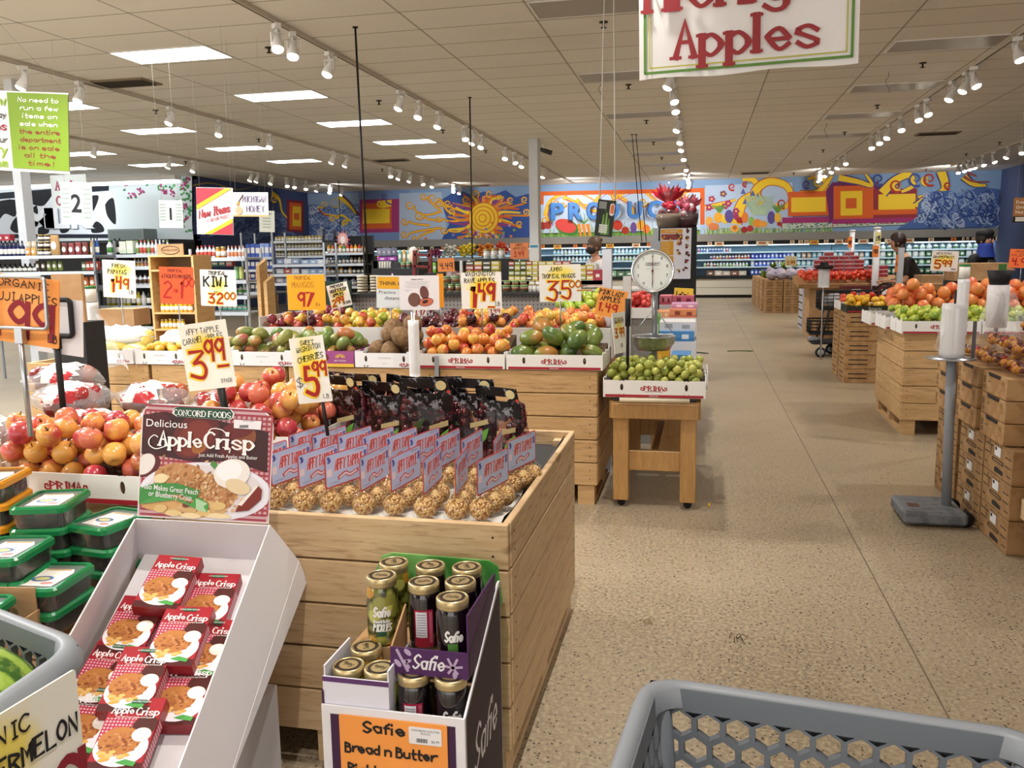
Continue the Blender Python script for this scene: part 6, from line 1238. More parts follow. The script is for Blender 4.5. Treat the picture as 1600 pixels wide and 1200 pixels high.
card2('white card with red 3 for 5.00 for jumbo mangoes', 875, 442.5, 5.3, 65, 57, 'e6e3de', [('JUMBO', -.1, .33, 6, INK, .1, 20), ('TROPICAL MANGOS', -.03, .14, 6.5, INK, .1, 52), ('3', -.2, -.46, 29, REDINK, .13, 16), ('FOR', -.02, -.3, 4, INK, .12, 5), ('5', .14, -.42, 27, REDINK, .13, 14), ('00', .36, -.12, 10, REDINK, .16, 17), ('-', .36, -.24, 5, REDINK, .25, 9)], (YS, 0, 15, 32, 18), .02, 0, .95)
card2('small red-lettered white tag 1.49 below the Washington card', 773, 486, 5.55, 19, 12, 'f0ede8', [('1.49', 0, -.3, 7, REDINK, .2, 15)], None, .08, 0, None, halo=False); card2('small red-lettered tag half hidden below the mamey card', 656, 489, 5.6, 21, 10, 'f0ede8', [('1.97', 0, -.3, 7, REDINK, .2, 15)], None, 0, 0, None, halo=False)
card2('orange tilted card reading PINK LADY APPLES 1.4 behind the white post', 955, 474, 5.55, 46, 44, 'f5a04a', [('PINK LADY', -.05, .28, 7, INK, .14, 38), ('APPLES', -.05, .06, 7, INK, .14, 30), ('1.49', -.1, -.32, 13, mat('c0301c', .7), .2, 30)], None, -.2, .1, 1.0, halo=False)
# bag rolls on posts in the middle row
def bag_roll(lab, x, y, z0, z1, r, zb, cap=None, trail=False, post=.012):
    t = thing('bag_roll', lab, 'bag roll', (x, y, 0)); b = MB(); n = 20; prof = [(r * .3, z0), (r, z0)]
    k = int((z1 - z0) / .03)
    for i in range(k + 1): z = z0 + (z1 - z0) * i / k; prof += [(r * (1 + .015 * (i % 2)), z)]
    prof += [(r * .3, z1)]; b.lathe(prof, ROLLFILM, n); b.build('plastic_roll', t); b = MB(); b.tube([(0, 0, zb), (0, 0, z1 + .05)], post, STEEL, 8); b.build('post', t)
    if cap: b = MB(); b.lathe([(r * .9, z1 + .005), (r * .9, z1 + .09), (0, z1 + .09)], mat('e0ddd4', .5), 16); b.lathe([(r * .93, z1 + .09), (r * .93, z1 + .105), (0, z1 + .105)], mat(cap, .5), 16); b.build('cap', t)
    if trail:
        b = MB(); vs = []
        for i in range(9):
            for j in range(9): u, v = i / 8, j / 8; vs.append((r * .6 + u * .2 * (.4 + v) + .01 * math.sin(9 * v), -.03 - .05 * v + .02 * math.sin(7 * u + 3 * v), z1 - .05 - v * (z1 - z0) * .95 + .02 * math.cos(8 * u) - .05 * u))
        b.add(vs, [(i * 9 + j, (i + 1) * 9 + j, (i + 1) * 9 + j + 1, i * 9 + j + 1) for i in range(8) for j in range(8)], BAGFILM, None, True); b.build('loose_bags', t)
    return t
bag_roll('white plastic bag roll with green cap at the left end of the middle row', -3.83, 4.74, .9, 1.24, .05, .0, '2f7a3c', True)
p = at(647, 540, 4.86); bag_roll('white plastic bag roll standing in front of the mamey carton', p.x, 4.86, .77, 1.12, .033, 0)
for px, Y, zt, lab in ((683, 4.89, .9, 'grey steel post in front of the bicolour apples'), (143, 4.86, .82, 'grey steel post before the papaya bin')): p = at(px, 590, Y); s = MB(); s.box(-.012, .012, -.006, .006, 0, zt, GREYP); o = s.build('display_post'); o.location = (p.x, Y, 0); tag(o, lab, 'post')
p = at(949, 470, 5.75); s = MB(); s.box(-.03, .03, -.03, .03, 0, 1.53, mat('d4d8e4', .4)); o = s.build('white_post'); o.location = (p.x, 5.75, 0); tag(o, 'white square post between the orange card and the dial scale', 'post')
p = at(980, 470, 6.4); s = MB(); s.box(-.03, .03, -.03, .03, 0, 1.33, mat('cfd0d0', .4)); o = s.build('white_post'); o.location = (p.x, 6.4, 0); tag(o, 'pale post just left of the dial scale', 'post')
s = MB(); s.tube([(0, 0, .82), (0, 0, 1.22)], .009, BLACKM, 8); s.tube([(0, 0, 1.08), (0, 0, 1.24)], .016, BLACKM, 8); o = s.build('black_stand'); p = at(981, 500, 4.95); o.location = (p.x, 4.95, 0); tag(o, 'thin black sign stand beside the guava carton', 'sign stand')
p = at(966, 535, 5.0); t = sign('narrow white and yellow price card seen at an angle beside the guavas', frame(at(968, 520, 5.0), (.35, .94, 0), (-.12, -.1, 1)), .16, .24, 'efece4', [('LB', .1, -.35, .02, INK, .12), ('3.99', .0, -.1, .05, REDINK, .17, .12), ('GUAVA', 0, .25, .03, INK, .12, .12)], ('f0dc50', 0, .05, .06, .06)); 
# ================================================================== small table with the guavas and the dial scale
t = thing('display_table', 'small varnished wooden table on castors holding the guava carton', 'table', (-.245, 5.45, 0))
for sx in (-1, 1):
    for sy in (-1, 1):
        s = MB(); X, Y = sx * .195, sy * .5; s.box(X - .045, X + .045, Y - .045, Y + .045, .045, .56, TABLEWOOD, bev=.004); lg = s.build('leg', t)
        s = MB(); s.lathe([(.0, -.012), (.024, -.012), (.026, 0), (.024, .012), (.0, .012)], BLACKM, 14, T(X, Y, .027, PI / 2)); s.box(X - .012, X + .012, Y - .012, Y + .012, .03, .046, BLACKM); s.build('castor', lg)
for sy in (-1, 1): s = MB(); s.box(-.25, .25, sy * .555 - .012, sy * .555 + .012, .545, .635, TABLEWOOD, bev=.003); s.build('apron', t); s = MB(); s.box(-.15, .15, sy * .5 - .02, sy * .5 + .02, .225, .345, TABLEWOOD, bev=.003); s.build('stretcher', t)
for sx in (-1, 1): s = MB(); s.box(sx * .252 - .011, sx * .252 + .011, -.543, .543, .545, .635, TABLEWOOD); s.build('apron', t)
s = MB(); s.box(-.02, .02, -.45, .45, .3, .34, DARKWOOD); s.build('stretcher', t)
s = MB(); s.box(-.26, .26, -.56, .56, .635, .648, TABLEWOOD); s.build('tabletop', t)
s = MB(); s.tube([(-.2, -.585, .66), (.2, -.585, .66)], .012, mat('d8cbb0', .6), 10); s.tube([(-.235, -.585, .66), (-.2, -.585, .66)], .008, BLACKM, 8); s.tube([(.2, -.585, .66), (.235, -.585, .66)], .008, BLACKM, 8); s.build('paper_roll', t)
tray('white carton of guavas on the small wooden table', .585, .42, .1, (-.25, 5.09, .672), 0, 0, None, True, (.06, .12))
tray('second white carton behind the guavas with a few orange peppers', .585, .42, .1, (-.235, 5.55, .649), 0, 2, None, False, (.04, .06))
GU = fruit_mat('guava_skin', '8f9a3e', 'b8b858', None, 2.5, .45); gu = [fruit('guava', '-', 'guava', GU, .026, 'round')]
heap(gu, 120, -.53, .03, 4.9, 5.29, lambda x, y: .735 + (y - 4.88) * .1, .0255, 'small yellow-green guava in the white carton on the little table', 'guavas', 61)
OP = fruit_mat('orange_pepper_skin', 'd8601c', 'e08a2c', None, 2, .3); op = [fruit('pepper', '-', 'pepper', OP, .03, 'round')]
heap(op, 26, -.5, .03, 5.36, 5.74, .71, .03, 'small orange pepper in the carton behind the guavas', 'orange peppers', 62)
drop(gu[0]); drop(op[0])
# dial scale
t = thing('dial_scale', 'round white dial hanging scale on a steel column with a steel pan', 'scale', (-.275, 5.36, .0)); p = at(1020, 423, 5.3)
K = Matrix.Translation((p.x + .275, 5.3 - 5.36, p.z)) @ Euler((PI / 2, 0, .02)).to_matrix().to_4x4(); r = .131
s = MB(); s.lathe([(.0, -.06), (r * .9, -.06), (r * .97, -.05), (r * .97, .035), (r * 1.0, .045), (r * .985, .055), (r * .9, .05), (r * .885, .042)], CHROME, 40, K, caps=False); s.build('housing', t)
s = MB(); s.slab(ell(0, 0, r * .9, r * .9, 40), .03, .0405, mat('d8dcd8', .45), K)
for i in range(10):
    a = PI / 2 + i * PI / 5; print_text(s, str(i), r * .7 * math.cos(a), r * .7 * math.sin(a) - r * .07, r * .15, INK, K, .0416, 'c', None, -.004)
for i in range(50):
    a = i * 2 * PI / 50; s.ribbon([(r * .84 * math.cos(a), r * .84 * math.sin(a)), (r * (.79 if i % 5 else .77) * math.cos(a), r * (.79 if i % 5 else .77) * math.sin(a))], .001, INK, K, .0414)
s.tube([(x, y, .0414) for x, y in rrect(-r * .34, r * .34, r * .24, r * .38, .004, 2)], .0006, INK, 4, True, K); write(s, 'HOBART', 0, r * .265, r * .09, INK, K, .2, .0416, 'c', r * .56, 0, .3, .12)
print_text(s, 'NO SPRINGS   HONEST WEIGHT', 0, r * .08, r * .03, mat('6a6a6a'), K, .0414); s.build('dial_face', t)
s = MB(); s.slab([(-.0025, -r * .64), (.0025, -r * .64), (.0018, r * .66), (0, r * .7), (-.0018, r * .66)], .044, .046, mat('6a1c1c', .4), K); s.slab(ell(0, 0, .007, .007), .044, .048, mat('6a1c1c', .4), K); s.build('needle', t)
s = MB(); s.box(-.016, .016, .05, .075, .66, p.z + .26, GREYP); s.box(-.08, .08, 0, .14, .649, .665, GREYP); s.box(-.03, .03, .02, .06, p.z + .1, p.z + .18, GREYP); s.build('column', t)
s = MB(); s.tube([(0.0, -.03, p.z - r), (0, -.03, 1.0)], .007, STEEL, 8); s.tube([(-.11, -.05, 1.015), (-.05, -.05, 1.1), (0, -.04, 1.16), (.05, -.05, 1.1), (.11, -.05, 1.015)], .004, STEEL, 6); s.build('hanger', t)
s = MB(); s.lathe([(.0, .90), (.1, .905), (.128, .95), (.132, .985), (.136, .987), (.134, .992), (.126, .988), (.12, .955), (.09, .915), (.0, .91)], STEEL, 32, T(0, -.05, 0)); s.build('pan', t)
# ================================================================== canned-drink multipacks stacked along the aisle behind the table
def cartonstack(lab, X1, Y0, w, d, z0, z1, cols, name='drink_multipack', cat='box'):
    s = MB(); s.box(X1 - w, X1, Y0, Y0 + d, z0, z1, mat(cols[0], .5)); 
    if len(cols) > 1: s.box(X1 - w, X1, Y0 - .002, Y0, z0, z0 + (z1 - z0) * .35, mat(cols[1], .5)); s.box(X1 - w * .8, X1 - w * .6, Y0 - .003, Y0, z0 + (z1 - z0) * .3, z0 + (z1 - z0) * .8, mat(cols[-1], .5)); s.box(X1 - w * .35, X1 - w * .15, Y0 - .003, Y0, z0 + (z1 - z0) * .25, z0 + (z1 - z0) * .7, mat(cols[-1], .5))
    return tag(s.build(name), lab, cat)
WH = 'dcdce0'
for a in (('lowest white tray under the drink packs at the aisle', -.02, 6.3, .32, .5, 0, .62, (WH, 'b08a5a', '8aa05a')), ('yellow honey box at the front of the drink stack', -.21, 6.25, .1, .16, .63, .80, ('e0b030', 'c89020', 'f0d060')), ('blue drink multipack on the front white tray', -.06, 6.42, .14, .3, .62, .74, ('3f7ab0', WH, '2a5080')), ('white shipping tray, second step of the drink stack', -.02, 6.82, .32, .45, .0, .80, (WH, '8aa05a', 'b07a6a')),
          ('blue multipack with white lettering, second step', -.04, 6.84, .27, .38, .80, .88, ('4a8cc4', '3a74ac', 'dfe8f0')), ('white tray above the blue multipack', -.03, 6.9, .3, .34, .88, .95, (WH, WH, 'a8a8ac')), ('green and white box left of the blue multipack', -.315, 6.84, .04, .36, .80, 1.0, ('6ab03c', '8ac850', 'e6ece0')), ('white tray of the third step of drinks', -.02, 7.35, .34, .45, .0, .95, (WH, '8aa05a', 'b04a5a')), ('orange drink multipack on the third step', -.03, 7.37, .22, .34, .95, 1.02, ('dc8a5a', 'c8704a', '8a3c2a')), ('pale orange drink multipack left on the third step', -.25, 7.37, .11, .34, .95, 1.0, ('e0a070', 'd8905c', 'f0d8c0')),
          ('lilac multipack on top of the orange one', -.02, 7.5, .22, .3, 1.02, 1.06, ('c89ac0', 'b880ac', 'e8d8e8')), ('white tray of the fourth step of drinks', -.02, 7.85, .34, .4, .0, 1.03, (WH, WH, '8a8a90')), ('pink drink multipack at the top right of the stack', -.05, 7.88, .195, .3, 1.03, 1.11, ('c86478', 'b0485c', '7a2038')), ('pink drink multipack at the top left of the stack', -.25, 7.88, .11, .3, 1.03, 1.11, ('d07888', 'b0485c', '7a2038'))): cartonstack(*a)
card2('yellow hand-lettered card for sparkling drinks above the pink packs', 1068, 461, 8.0, 30, 22, 'e6d04a', [('LaCroix', 0, -.15, 9, INK, .12, 22, {'rise': -.1})], None, -.06, 0, 1.1)
JH = fruit_mat('honey_jar', 'b07020', 'd09a30'); 
for i, (x, y, lab) in enumerate(((-.21, 6.05, 'honey jar with gold lid right of the scale pan'), (-.3, 6.08, 'honey jar with gold lid behind the scale pan'), (-.4, 6.1, 'honey jar with gold lid left of the scale column'))):
    t = thing('honey_jar', lab, 'jar', (x, y, .649 if False else .649)); s = MB(); s.lathe([(.03, 0), (.036, .01), (.036, .09), (.03, .1)], mat('c0761c', .1, 0, .5, 0, 1, 0, 1.45, 1), 14); s.lathe([(.0365, .03), (.0365, .07)], mat('e8e0c8', .5), 14); s.build('jar_body', t); s = MB(); s.lathe([(.033, .1), (.033, .118), (0, .118)], GOLD, 14); s.build('lid', t)
    t.location.z = .648; t.location.y = 5.9 + i * .03
# black kiosk with poster and two wrapped gift baskets
p = at(1059, 355, 10); KX = p.x; s = MB(); t = thing('kiosk', 'tall black kiosk panel with a gift basket poster', 'kiosk', (KX, 10, 0)); s.box(-.215, .215, 0, .35, 0, 1.785, BLACKM); s.build('body', t)
s = MB(); s.M = T(0, -.004, 0, PI / 2); PW = mat('d8d8e2', .5)
s.slab([(-.195, 1.2), (.15, 1.2), (.155, 1.775), (-.195, 1.775)], -.003, 0, PW); AM = mat('cf941e', .6)
for x0, x1, z0, z1, m_ in ((-.19, .055, 1.72, 1.765, AM), (-.19, -.045, 1.47, 1.63, AM), (-.19, -.045, 1.3, 1.46, AM), (-.185, .055, 1.645, 1.71, mat('8a3a3a', .6))): s.slab([(x0, z0), (x1, z0), (x1, z1), (x0, z1)], 0, .001, m_)
print_text(s, 'GIFT BASKETS', -.068, 1.735, .016, PW, None, .0014, 'c', .15)
for i in range(7): s.ribbon([(-.18, 1.61 - i * .021), (-.09, 1.61 - i * .021)], .004, mat('e6d8a8'), None, .0014)
q = random.Random(4)
for x, z in ((.105, 1.74), (.105, 1.66), (.105, 1.57), (.105, 1.49), (.105, 1.4), (.105, 1.32), (.015, 1.6), (.015, 1.5), (.015, 1.3), (-.15, 1.68), (-.09, 1.67), (-.02, 1.68), (.03, 1.67)):
    for k in range(5): s.slab(ell(x + q.gauss(0, .012), z + q.gauss(0, .014), q.uniform(.008, .018), q.uniform(.008, .018), 9), .001, .0016 + k * .0002, mat(q.choice(('5a1c22', '8a2c2c', '3a2a24', 'c89a30', '7a4a2a')), .6))
s.build('poster', t)
def gift(lab, x, w, h, col, col2, zt):
    t = thing('gift_basket', lab, 'gift basket', (x, 10.17, 1.786)); s = MB(); s.lathe([(w * .8, 0), (w, .12 * 1), (w * .97, .16)], mat(col2, .7), 14, None, True, 1, .7); s.build('basket', t); q = random.Random(int(h * 100))
    s = MB(); 
    for k in range(10): s.ball(.045, mat(q.choice((col, '7a1c2c', 'e0d0d0', '9a2a3c')), .35), 7, T(q.uniform(-w * .6, w * .6), q.uniform(-.06, .04), .15 + q.uniform(0, h * .25)))
    s.build('contents', t)
    s = MB(); RC = mat(col, .3)
    for k in range(9): a = (k - 4) * .2 + q.uniform(-.05, .05); L = h * q.uniform(.36, .5); bx = .02 * (k - 4) * .3; z0 = h * .5; nx, nz = math.sin(a), math.cos(a); s.add([(bx, 0, z0), (bx + nx * L * .6 + nz * .03, .02 * (k % 3 - 1), z0 + nz * L * .6 - nx * .03), (bx + nx * L, .01, z0 + nz * L), (bx + nx * L * .6 - nz * .03, -.03, z0 + nz * L * .6 + nx * .03)], [(0, 1, 2, 3)], RC)
    for k in range(5): s.ball(.04, RC, 6, T(q.uniform(-.05, .05), -.06, h * .45 + q.uniform(-.03, .03)), 1, .6, .7)
    s.build('ribbon_bow', t); s = MB(); s.lathe([(w * .98, .03), (w * 1.06, .2), (w * .85, h * .36), (.035, h * .52), (.06, h * .6), (w * .75, h * .92)], FILM, 16, None, True, 1, .7); s.build('cellophane', t)
gift('large gift basket in clear wrap with red ribbons on the black kiosk', KX - .11, .15, .56, 'b81a34', '8a7866', 0); gift('smaller gift basket with pink ribbons on the black kiosk', KX + .11, .12, .40, 'c85a74', '4a1a20', 0)
# ================================================================== grocery shelves at the left and centre
B, WB_, J_, BO, BG = 'bottle', 'whitebottle', 'jar', 'box', 'bag'
unit('chrome wire shelving with dark bottles and cookie bags at the left edge', -40, 156, 9.0, (400, 425, 452, 485), .42, mat('8d9196', .35, .8), 1.75)
for k, x0, x1, yb, hp, n, cs, lab in ((B, -12, 40, 400, 25, 8, ('1c2450', '24306a', '2a2a5a'), 'dark blue bottle on the top wire shelf at the left edge'), ('plainbox', -12, 20, 376, 10, 3, ('8a1c2a', 'a02436'), 'red box lying over the blue bottles'), (BG, 41, 58, 400, 13, 2, ('d89038', 'e0a850'), 'golden snack bag, lower tier beside the blue bottles'), (BG, 41, 58, 387, 10, 2, ('c8b89a', 'd8a860'), 'pale snack bag, upper tier beside the blue bottles'),
    (J_, 60, 80, 400, 12, 2, ('3a1c14', '241410'), 'dark round pack, lowest tier by the cookie bags'), (J_, 60, 80, 387, 10, 2, ('3a1c14', '241410'), 'dark round pack, middle tier by the cookie bags'), (J_, 60, 80, 376, 10, 2, ('3a1c14', '241410'), 'dark round pack, upper tier by the cookie bags'), (BG, 80, 96, 400, 34, 1, ('b8905a',), 'tall brown cookie bag on the left wire shelf'), (BG, 97, 140, 400, 22, 4, ('5a2450', '8a3a3a', '4a2a44', '6a2a20'), 'purple snack bag on the left wire shelf'),
    (B, 142, 156, 398, 28, 3, ('2a58a0', 'c8902c'), 'blue-capped bottle at the right end of the left wire shelf'), (BG, 56, 100, 423, 16, 5, ('6a7a3a', '3a3024', 'a89048'), 'dim green pack on the second wire shelf'), (BO, 130, 156, 422, 14, 4, ('b0402c', '4a6a3a', '8a8a3a'), 'small box behind the papaya card'), (B, -10, 60, 425, 14, 9, ('1c1814', '2a2418'), 'dark bottle on the second wire shelf'), (BG, 118, 152, 450, 18, 3, ('c86a2a', '8a4a24', 'd8902c'), 'brown snack bag hanging behind the bag roll'), (B, 136, 156, 482, 22, 3, ('5a2018', 'c8c4ba'), 'dark sauce bottle low on the left wire shelf')): goods(k, x0, x1, yb, 9.0, hp, n, cs, lab)
unit('black shelving with rows of oil and vinegar bottles behind the papaya card', 160, 266, 9.4, (398, 417, 445, 477, 509), .42, mat('26282c', .5), 1.72, back='181a1c')
for k, x0, x1, yb, hp, n, cs, lab in ((WB_, 168, 178, 398, 24, 1, ('4a8a3a',), 'white and green bottle at the left of the oil shelf'), (B, 178, 192, 398, 26, 2, ('141414',), 'black bottle on the top oil shelf'), (BO, 190, 212, 396, 20, 2, ('dfe6d8', 'd4e0c8'), 'white and green box among the black bottles'), (WB_, 213, 266, 398, 24, 9, ('c8584a', '7a9a4a', 'd0d4da', 'b8763a'), 'white bottle with coloured label on the top oil shelf'), (B, 166, 205, 417, 14, 6, ('3a3a1c', '20241c'), 'olive oil bottle behind the papaya card'), (WB_, 209, 248, 417, 14, 7, ('d8a060', 'd08a8a', 'c89a3c'), 'peach-labelled bottle on the second oil shelf'),
    (WB_, 210, 246, 445, 18, 5, ('8a5a34', '4a3424', 'b07040'), 'brown-labelled bottle on the third oil shelf'), (B, 168, 206, 477, 24, 5, ('c8c020', 'd0c838', 'b8b41c'), 'yellow-green oil bottle on the fourth oil shelf, left half'), (B, 206, 246, 477, 26, 5, ('c8bc30', '20241c', 'd8d8dc'), 'tall oil bottle on the fourth oil shelf, right half'), (B, 210, 236, 509, 28, 3, ('3a4420', '2a3018'), 'big dark oil bottle on the lowest oil shelf')): goods(k, x0, x1, yb, 9.4, hp, n, cs, lab)
# slatted wooden crate shelf of mustard jars
CW = wood('pale_crate_wood', 'c49a62', 'd2ab74', '9a7040', (2.5, 2.5, 12)); a, b = at(246, 560, 7.6), at(312, 560, 7.6); cx = (a.x + b.x) / 2; w = (b.x - a.x) / 2; ZT = at(280, 400, 7.6).z
t = thing('crate_shelf', 'pale wooden crate shelf of yellow mustard jars behind the orange-red card', 'shelf', (cx, 7.75, 0))
for sx in (-1, 1): s = MB(); s.box(sx * w - .012, sx * w + .012, -.16, .16, 0, ZT, CW); s.build('side_panel', t)
zs = [at(280, y, 7.6).z for y in (421, 488, 514, 545)] + [ZT + .01]
for z in zs: s = MB(); s.box(-w + .013, w - .013, -.16, .16, z - .018, z, CW); s.build('shelf_board', t)
s = MB(); s.box(-w + .013, w - .013, .15, .16, 0, ZT, mat('8a7458', .7)); s.build('back_panel', t)
s = MB(); zt = at(280, 381, 7.6).z; s.slab([(-w * .62, ZT + .012), (w * .6, ZT + .012), (w * .6, zt), (-w * .62, zt)], .14, .15, CARD, T(0, 0, 0, PI / 2)); s.tube([(x, y, .152) for x, y in ell(0, (ZT + zt) / 2, w * .42, .04)], .003, mat('4a3a28'), 4, True, T(0, 0, 0, PI / 2)); print_text(s, 'NATURAL FOODS', 0, (ZT + zt) / 2 - .01, .02, mat('4a3a28'), T(0, 0, 0, PI / 2), .152, 'c', w * .7); s.build('header_board', t)
for yb, n in ((488, 7), (514, 6)): goods(J_, 252, 290 if n == 6 else 302, yb, 7.65, 16, n, ('d0a81c', 'c89a18', 'b88a20'), 'yellow mustard jar on the ' + ('upper' if yb < 500 else 'lower') + ' board of the crate shelf')
# teas, wooden ends
unit('shelf of white cups, teas and green cans between wooden ends', 306, 392, 8.6, (403, 438, 462, 487), .36, mat('b8bcc0', .4, .5), 1.62)
for k, x0, x1, yb, hp, n, cs, lab in ((WB_, 307, 338, 403, 20, 5, ('c8483a', 'b85a4a'), 'white and red canister on the top tea shelf'), (J_, 338, 354, 403, 18, 2, ('c8902c', 'a8642a'), 'honey coloured jar among the white canisters'), (WB_, 355, 384, 403, 20, 5, ('d8885a', 'd0a08a'), 'white canister with peach label on the top tea shelf'), (BO, 322, 366, 416, 9, 4, ('2a7a5c', '1c5a48', 'c0504a'), 'dark green tea box below the canisters'), ('can', 367, 382, 436, 20, 2, ('c8cc7a', '8ac08a'), 'pale green can beside the kiwi card'), (WB_, 364, 390, 459, 13, 3, ('3a8a5a', '6ab04a'), 'white and green canister below the green cans'), (BO, 342, 388, 484, 8, 6, ('3aa088', '2a8a78', '58b8a0'), 'turquoise packet in the open tray below the kiwi card'), (BG, 316, 338, 484, 14, 2, ('c8c0bc', '8a3a3a'), 'white packet left of the turquoise ones')): goods(k, x0, x1, yb, 8.6, hp, n, cs, lab)
for px, y0, y1, dx, lab in ((386, 405, 505, .04, 'tall pale wooden shelf end right of the kiwi card'), (398, 432, 505, .04, 'low slanted wooden shelf end in front of the blue boxes')):
    p = at(px, y0, 8.3); s = MB(); s.slab([(-.09, 0), (.09, 0), (.09, p.z), (-.09, p.z * .95)], -dx / 2, dx / 2, CW, T(0, 0, 0, PI / 2, 0, PI / 2)); o = s.build('shelf_end'); o.location = (p.x, 8.6, 0); tag(o, lab, 'shelf end')
for px, py, w, h, Y, l in ((106, 466, 40, 76, 3.7, 'tall brown cardboard sheet behind the orange 99 card'), (180, 496, 56, 26, 5.6, 'brown carton behind the papayas')):
    p, e = at(px, py, Y), at(px + w / 2, py - h / 2, Y); s = MB(); s.box(p.x - e.x, e.x - p.x, 0, .02 if w < 50 else .2, -(e.z - p.z), e.z - p.z, CARD); o = s.build('cardboard'); o.location = p; tag(o, l, 'cardboard'); s = MB(); s.box(-.08, .08, 0, .15, 0, 2 * p.z - e.z - .001, mat('232326', .6)); o = s.build('display_step'); o.location = (p.x, p.y, 0); tag(o, 'dark stand under the ' + l, 'stand')
# boxes and tins farther back
unit('chrome shelving of blue boxes behind the wooden shelf end', 384, 432, 12, (402, 421, 438, 456), .45, mat('8d9196', .35, .8), 1.9)
for yb, hp, cs, l in ((402, 22, ('c8d0e8', '3a5ab0', '8aa0d8'), 'pale blue'), (420, 16, ('24409a', '3a5ab0', 'dfe4f0'), 'dark blue'), (437, 13, ('c8a07a', '2a3a8a', 'b86a4a'), 'blue and tan'), (455, 15, ('1c2444', '3a4a80', '8a8a90'), 'navy')): goods(BO, 386, 430, yb, 12, hp, 6, cs, l + ' grocery box on the chrome shelving behind the wooden end')
for i, yb in enumerate((472, 484, 496)): goods('plainbox', 411, 432, yb, 11.8, 11, 1, ('9a7448',), 'brown carton in the floor stack by the chrome posts, ' + ('top', 'middle', 'bottom')[i])
unit('dark stepped shelving of tins and jars under the mural corner', 428, 510, 14, (376.5, 388, 400), .5, mat('202022', .6), 2.0, True)
for yb, cs, l in ((376, ('c8b848', 'b8b06a', '8a7a4a'), 'top'), (387.5, ('c0b452', 'a89c5a', '9a8a7a'), 'second'), (399.5, ('b8a44a', '8a7a6a', 'c8bc6a'), 'third')): goods(J_, 430, 508, yb, 14, 8, 15, cs, 'small mustard-coloured jar on the ' + l + ' step under the mural corner')
unit('chrome wire rack of flat boxes above the mango card', 432, 512, 11.5, (413, 428, 442), .45, mat('a8acb2', .3, .9), 1.72)
for yb, l in ((412, 'top'), (427, 'middle'), (441, 'lower')): goods('plainbox', 434, 470, yb, 11.5, 8, 3, ('c8bcc8', '8a98b8', 'b85a4a', 'd0d4dc'), 'flat pale box on the ' + l + ' level of the chrome rack, left'); goods('plainbox', 473, 510, yb, 11.5, 7, 3, ('8fa4c0', 'c0c8d0', 'a0888a', '5a6a88'), 'flat bluish box on the ' + l + ' level of the chrome rack, right')
s = MB(); p = at(480, 470, 6.6); s.box(-.27, .27, 0, .02, .9, 1.30, mat('1e3a2a', .6)); o = s.build('green_board'); o.location = (p.x, 6.9, 0); tag(o, 'dark green board behind the amber mango card', 'board'); o.data.transform(T(0, 0, -.0)); 
s = MB(); s.box(-.25, .25, 0, .3, 0, .9, DARKWOOD); o2 = s.build('board_stand'); o2.location = (p.x, 6.9, 0); tag(o2, 'dark stand under the green board behind the mangoes', 'stand')
unit('black shelving of sauce bottles left of the long black rod', 510, 572, 12.5, (395, 412, 428, 447), .45, mat('232427', .5), 1.84, back='161718')
for yb, hp, n, cs, l in ((395, 16, 10, ('b8301c', 'c8641c', 'd0a020', '3a8a3a', 'c83c20'), 'red and orange hot sauce'), (411.5, 12, 10, ('6a5a4a', '9a8a6a', '4a5a7a', 'c8b890'), 'dim sauce'), (427.5, 13, 9, ('2a2018', 'c8901c', '1c1c20'), 'dark soy'), (447, 15, 5, ('3a5a9a', 'a8b0c0'), 'blue water')): goods(B, 511, 571, yb, 12.5, hp, n, cs, l + ' bottle on the black shelving left of the rod')
p = at(542, 375, 12.7); s = MB(); s.M = T(p.x, 12.55, 0, PI / 2)
for k in range(14): a_ = k * 2 * PI / 14; s.slab([(.07 * math.cos(a_ - .2), p.z + .09 * math.sin(a_ - .2)), (.13 * math.cos(a_), p.z + .16 * math.sin(a_)), (.07 * math.cos(a_ + .2), p.z + .09 * math.sin(a_ + .2))], 0, .008, mat(('c85a4a', '8a4a9a', 'd88a3a')[k % 3], .6))
s.slab(ell(0, p.z, .085, .11), .0, .01, mat('d8a0a0', .6)); s.slab(ell(0, p.z, .04, .06), .0, .012, mat('efe4e0', .6)); s.slab([(-.1, p.z - .32), (.1, p.z - .32), (.1, p.z - .1), (-.1, p.z - .1)], 0, .008, mat('7ab0c0', .6)); tag(s.build('shelf_topper'), 'small sun-shaped cardboard topper on the sauce shelving', 'sign')
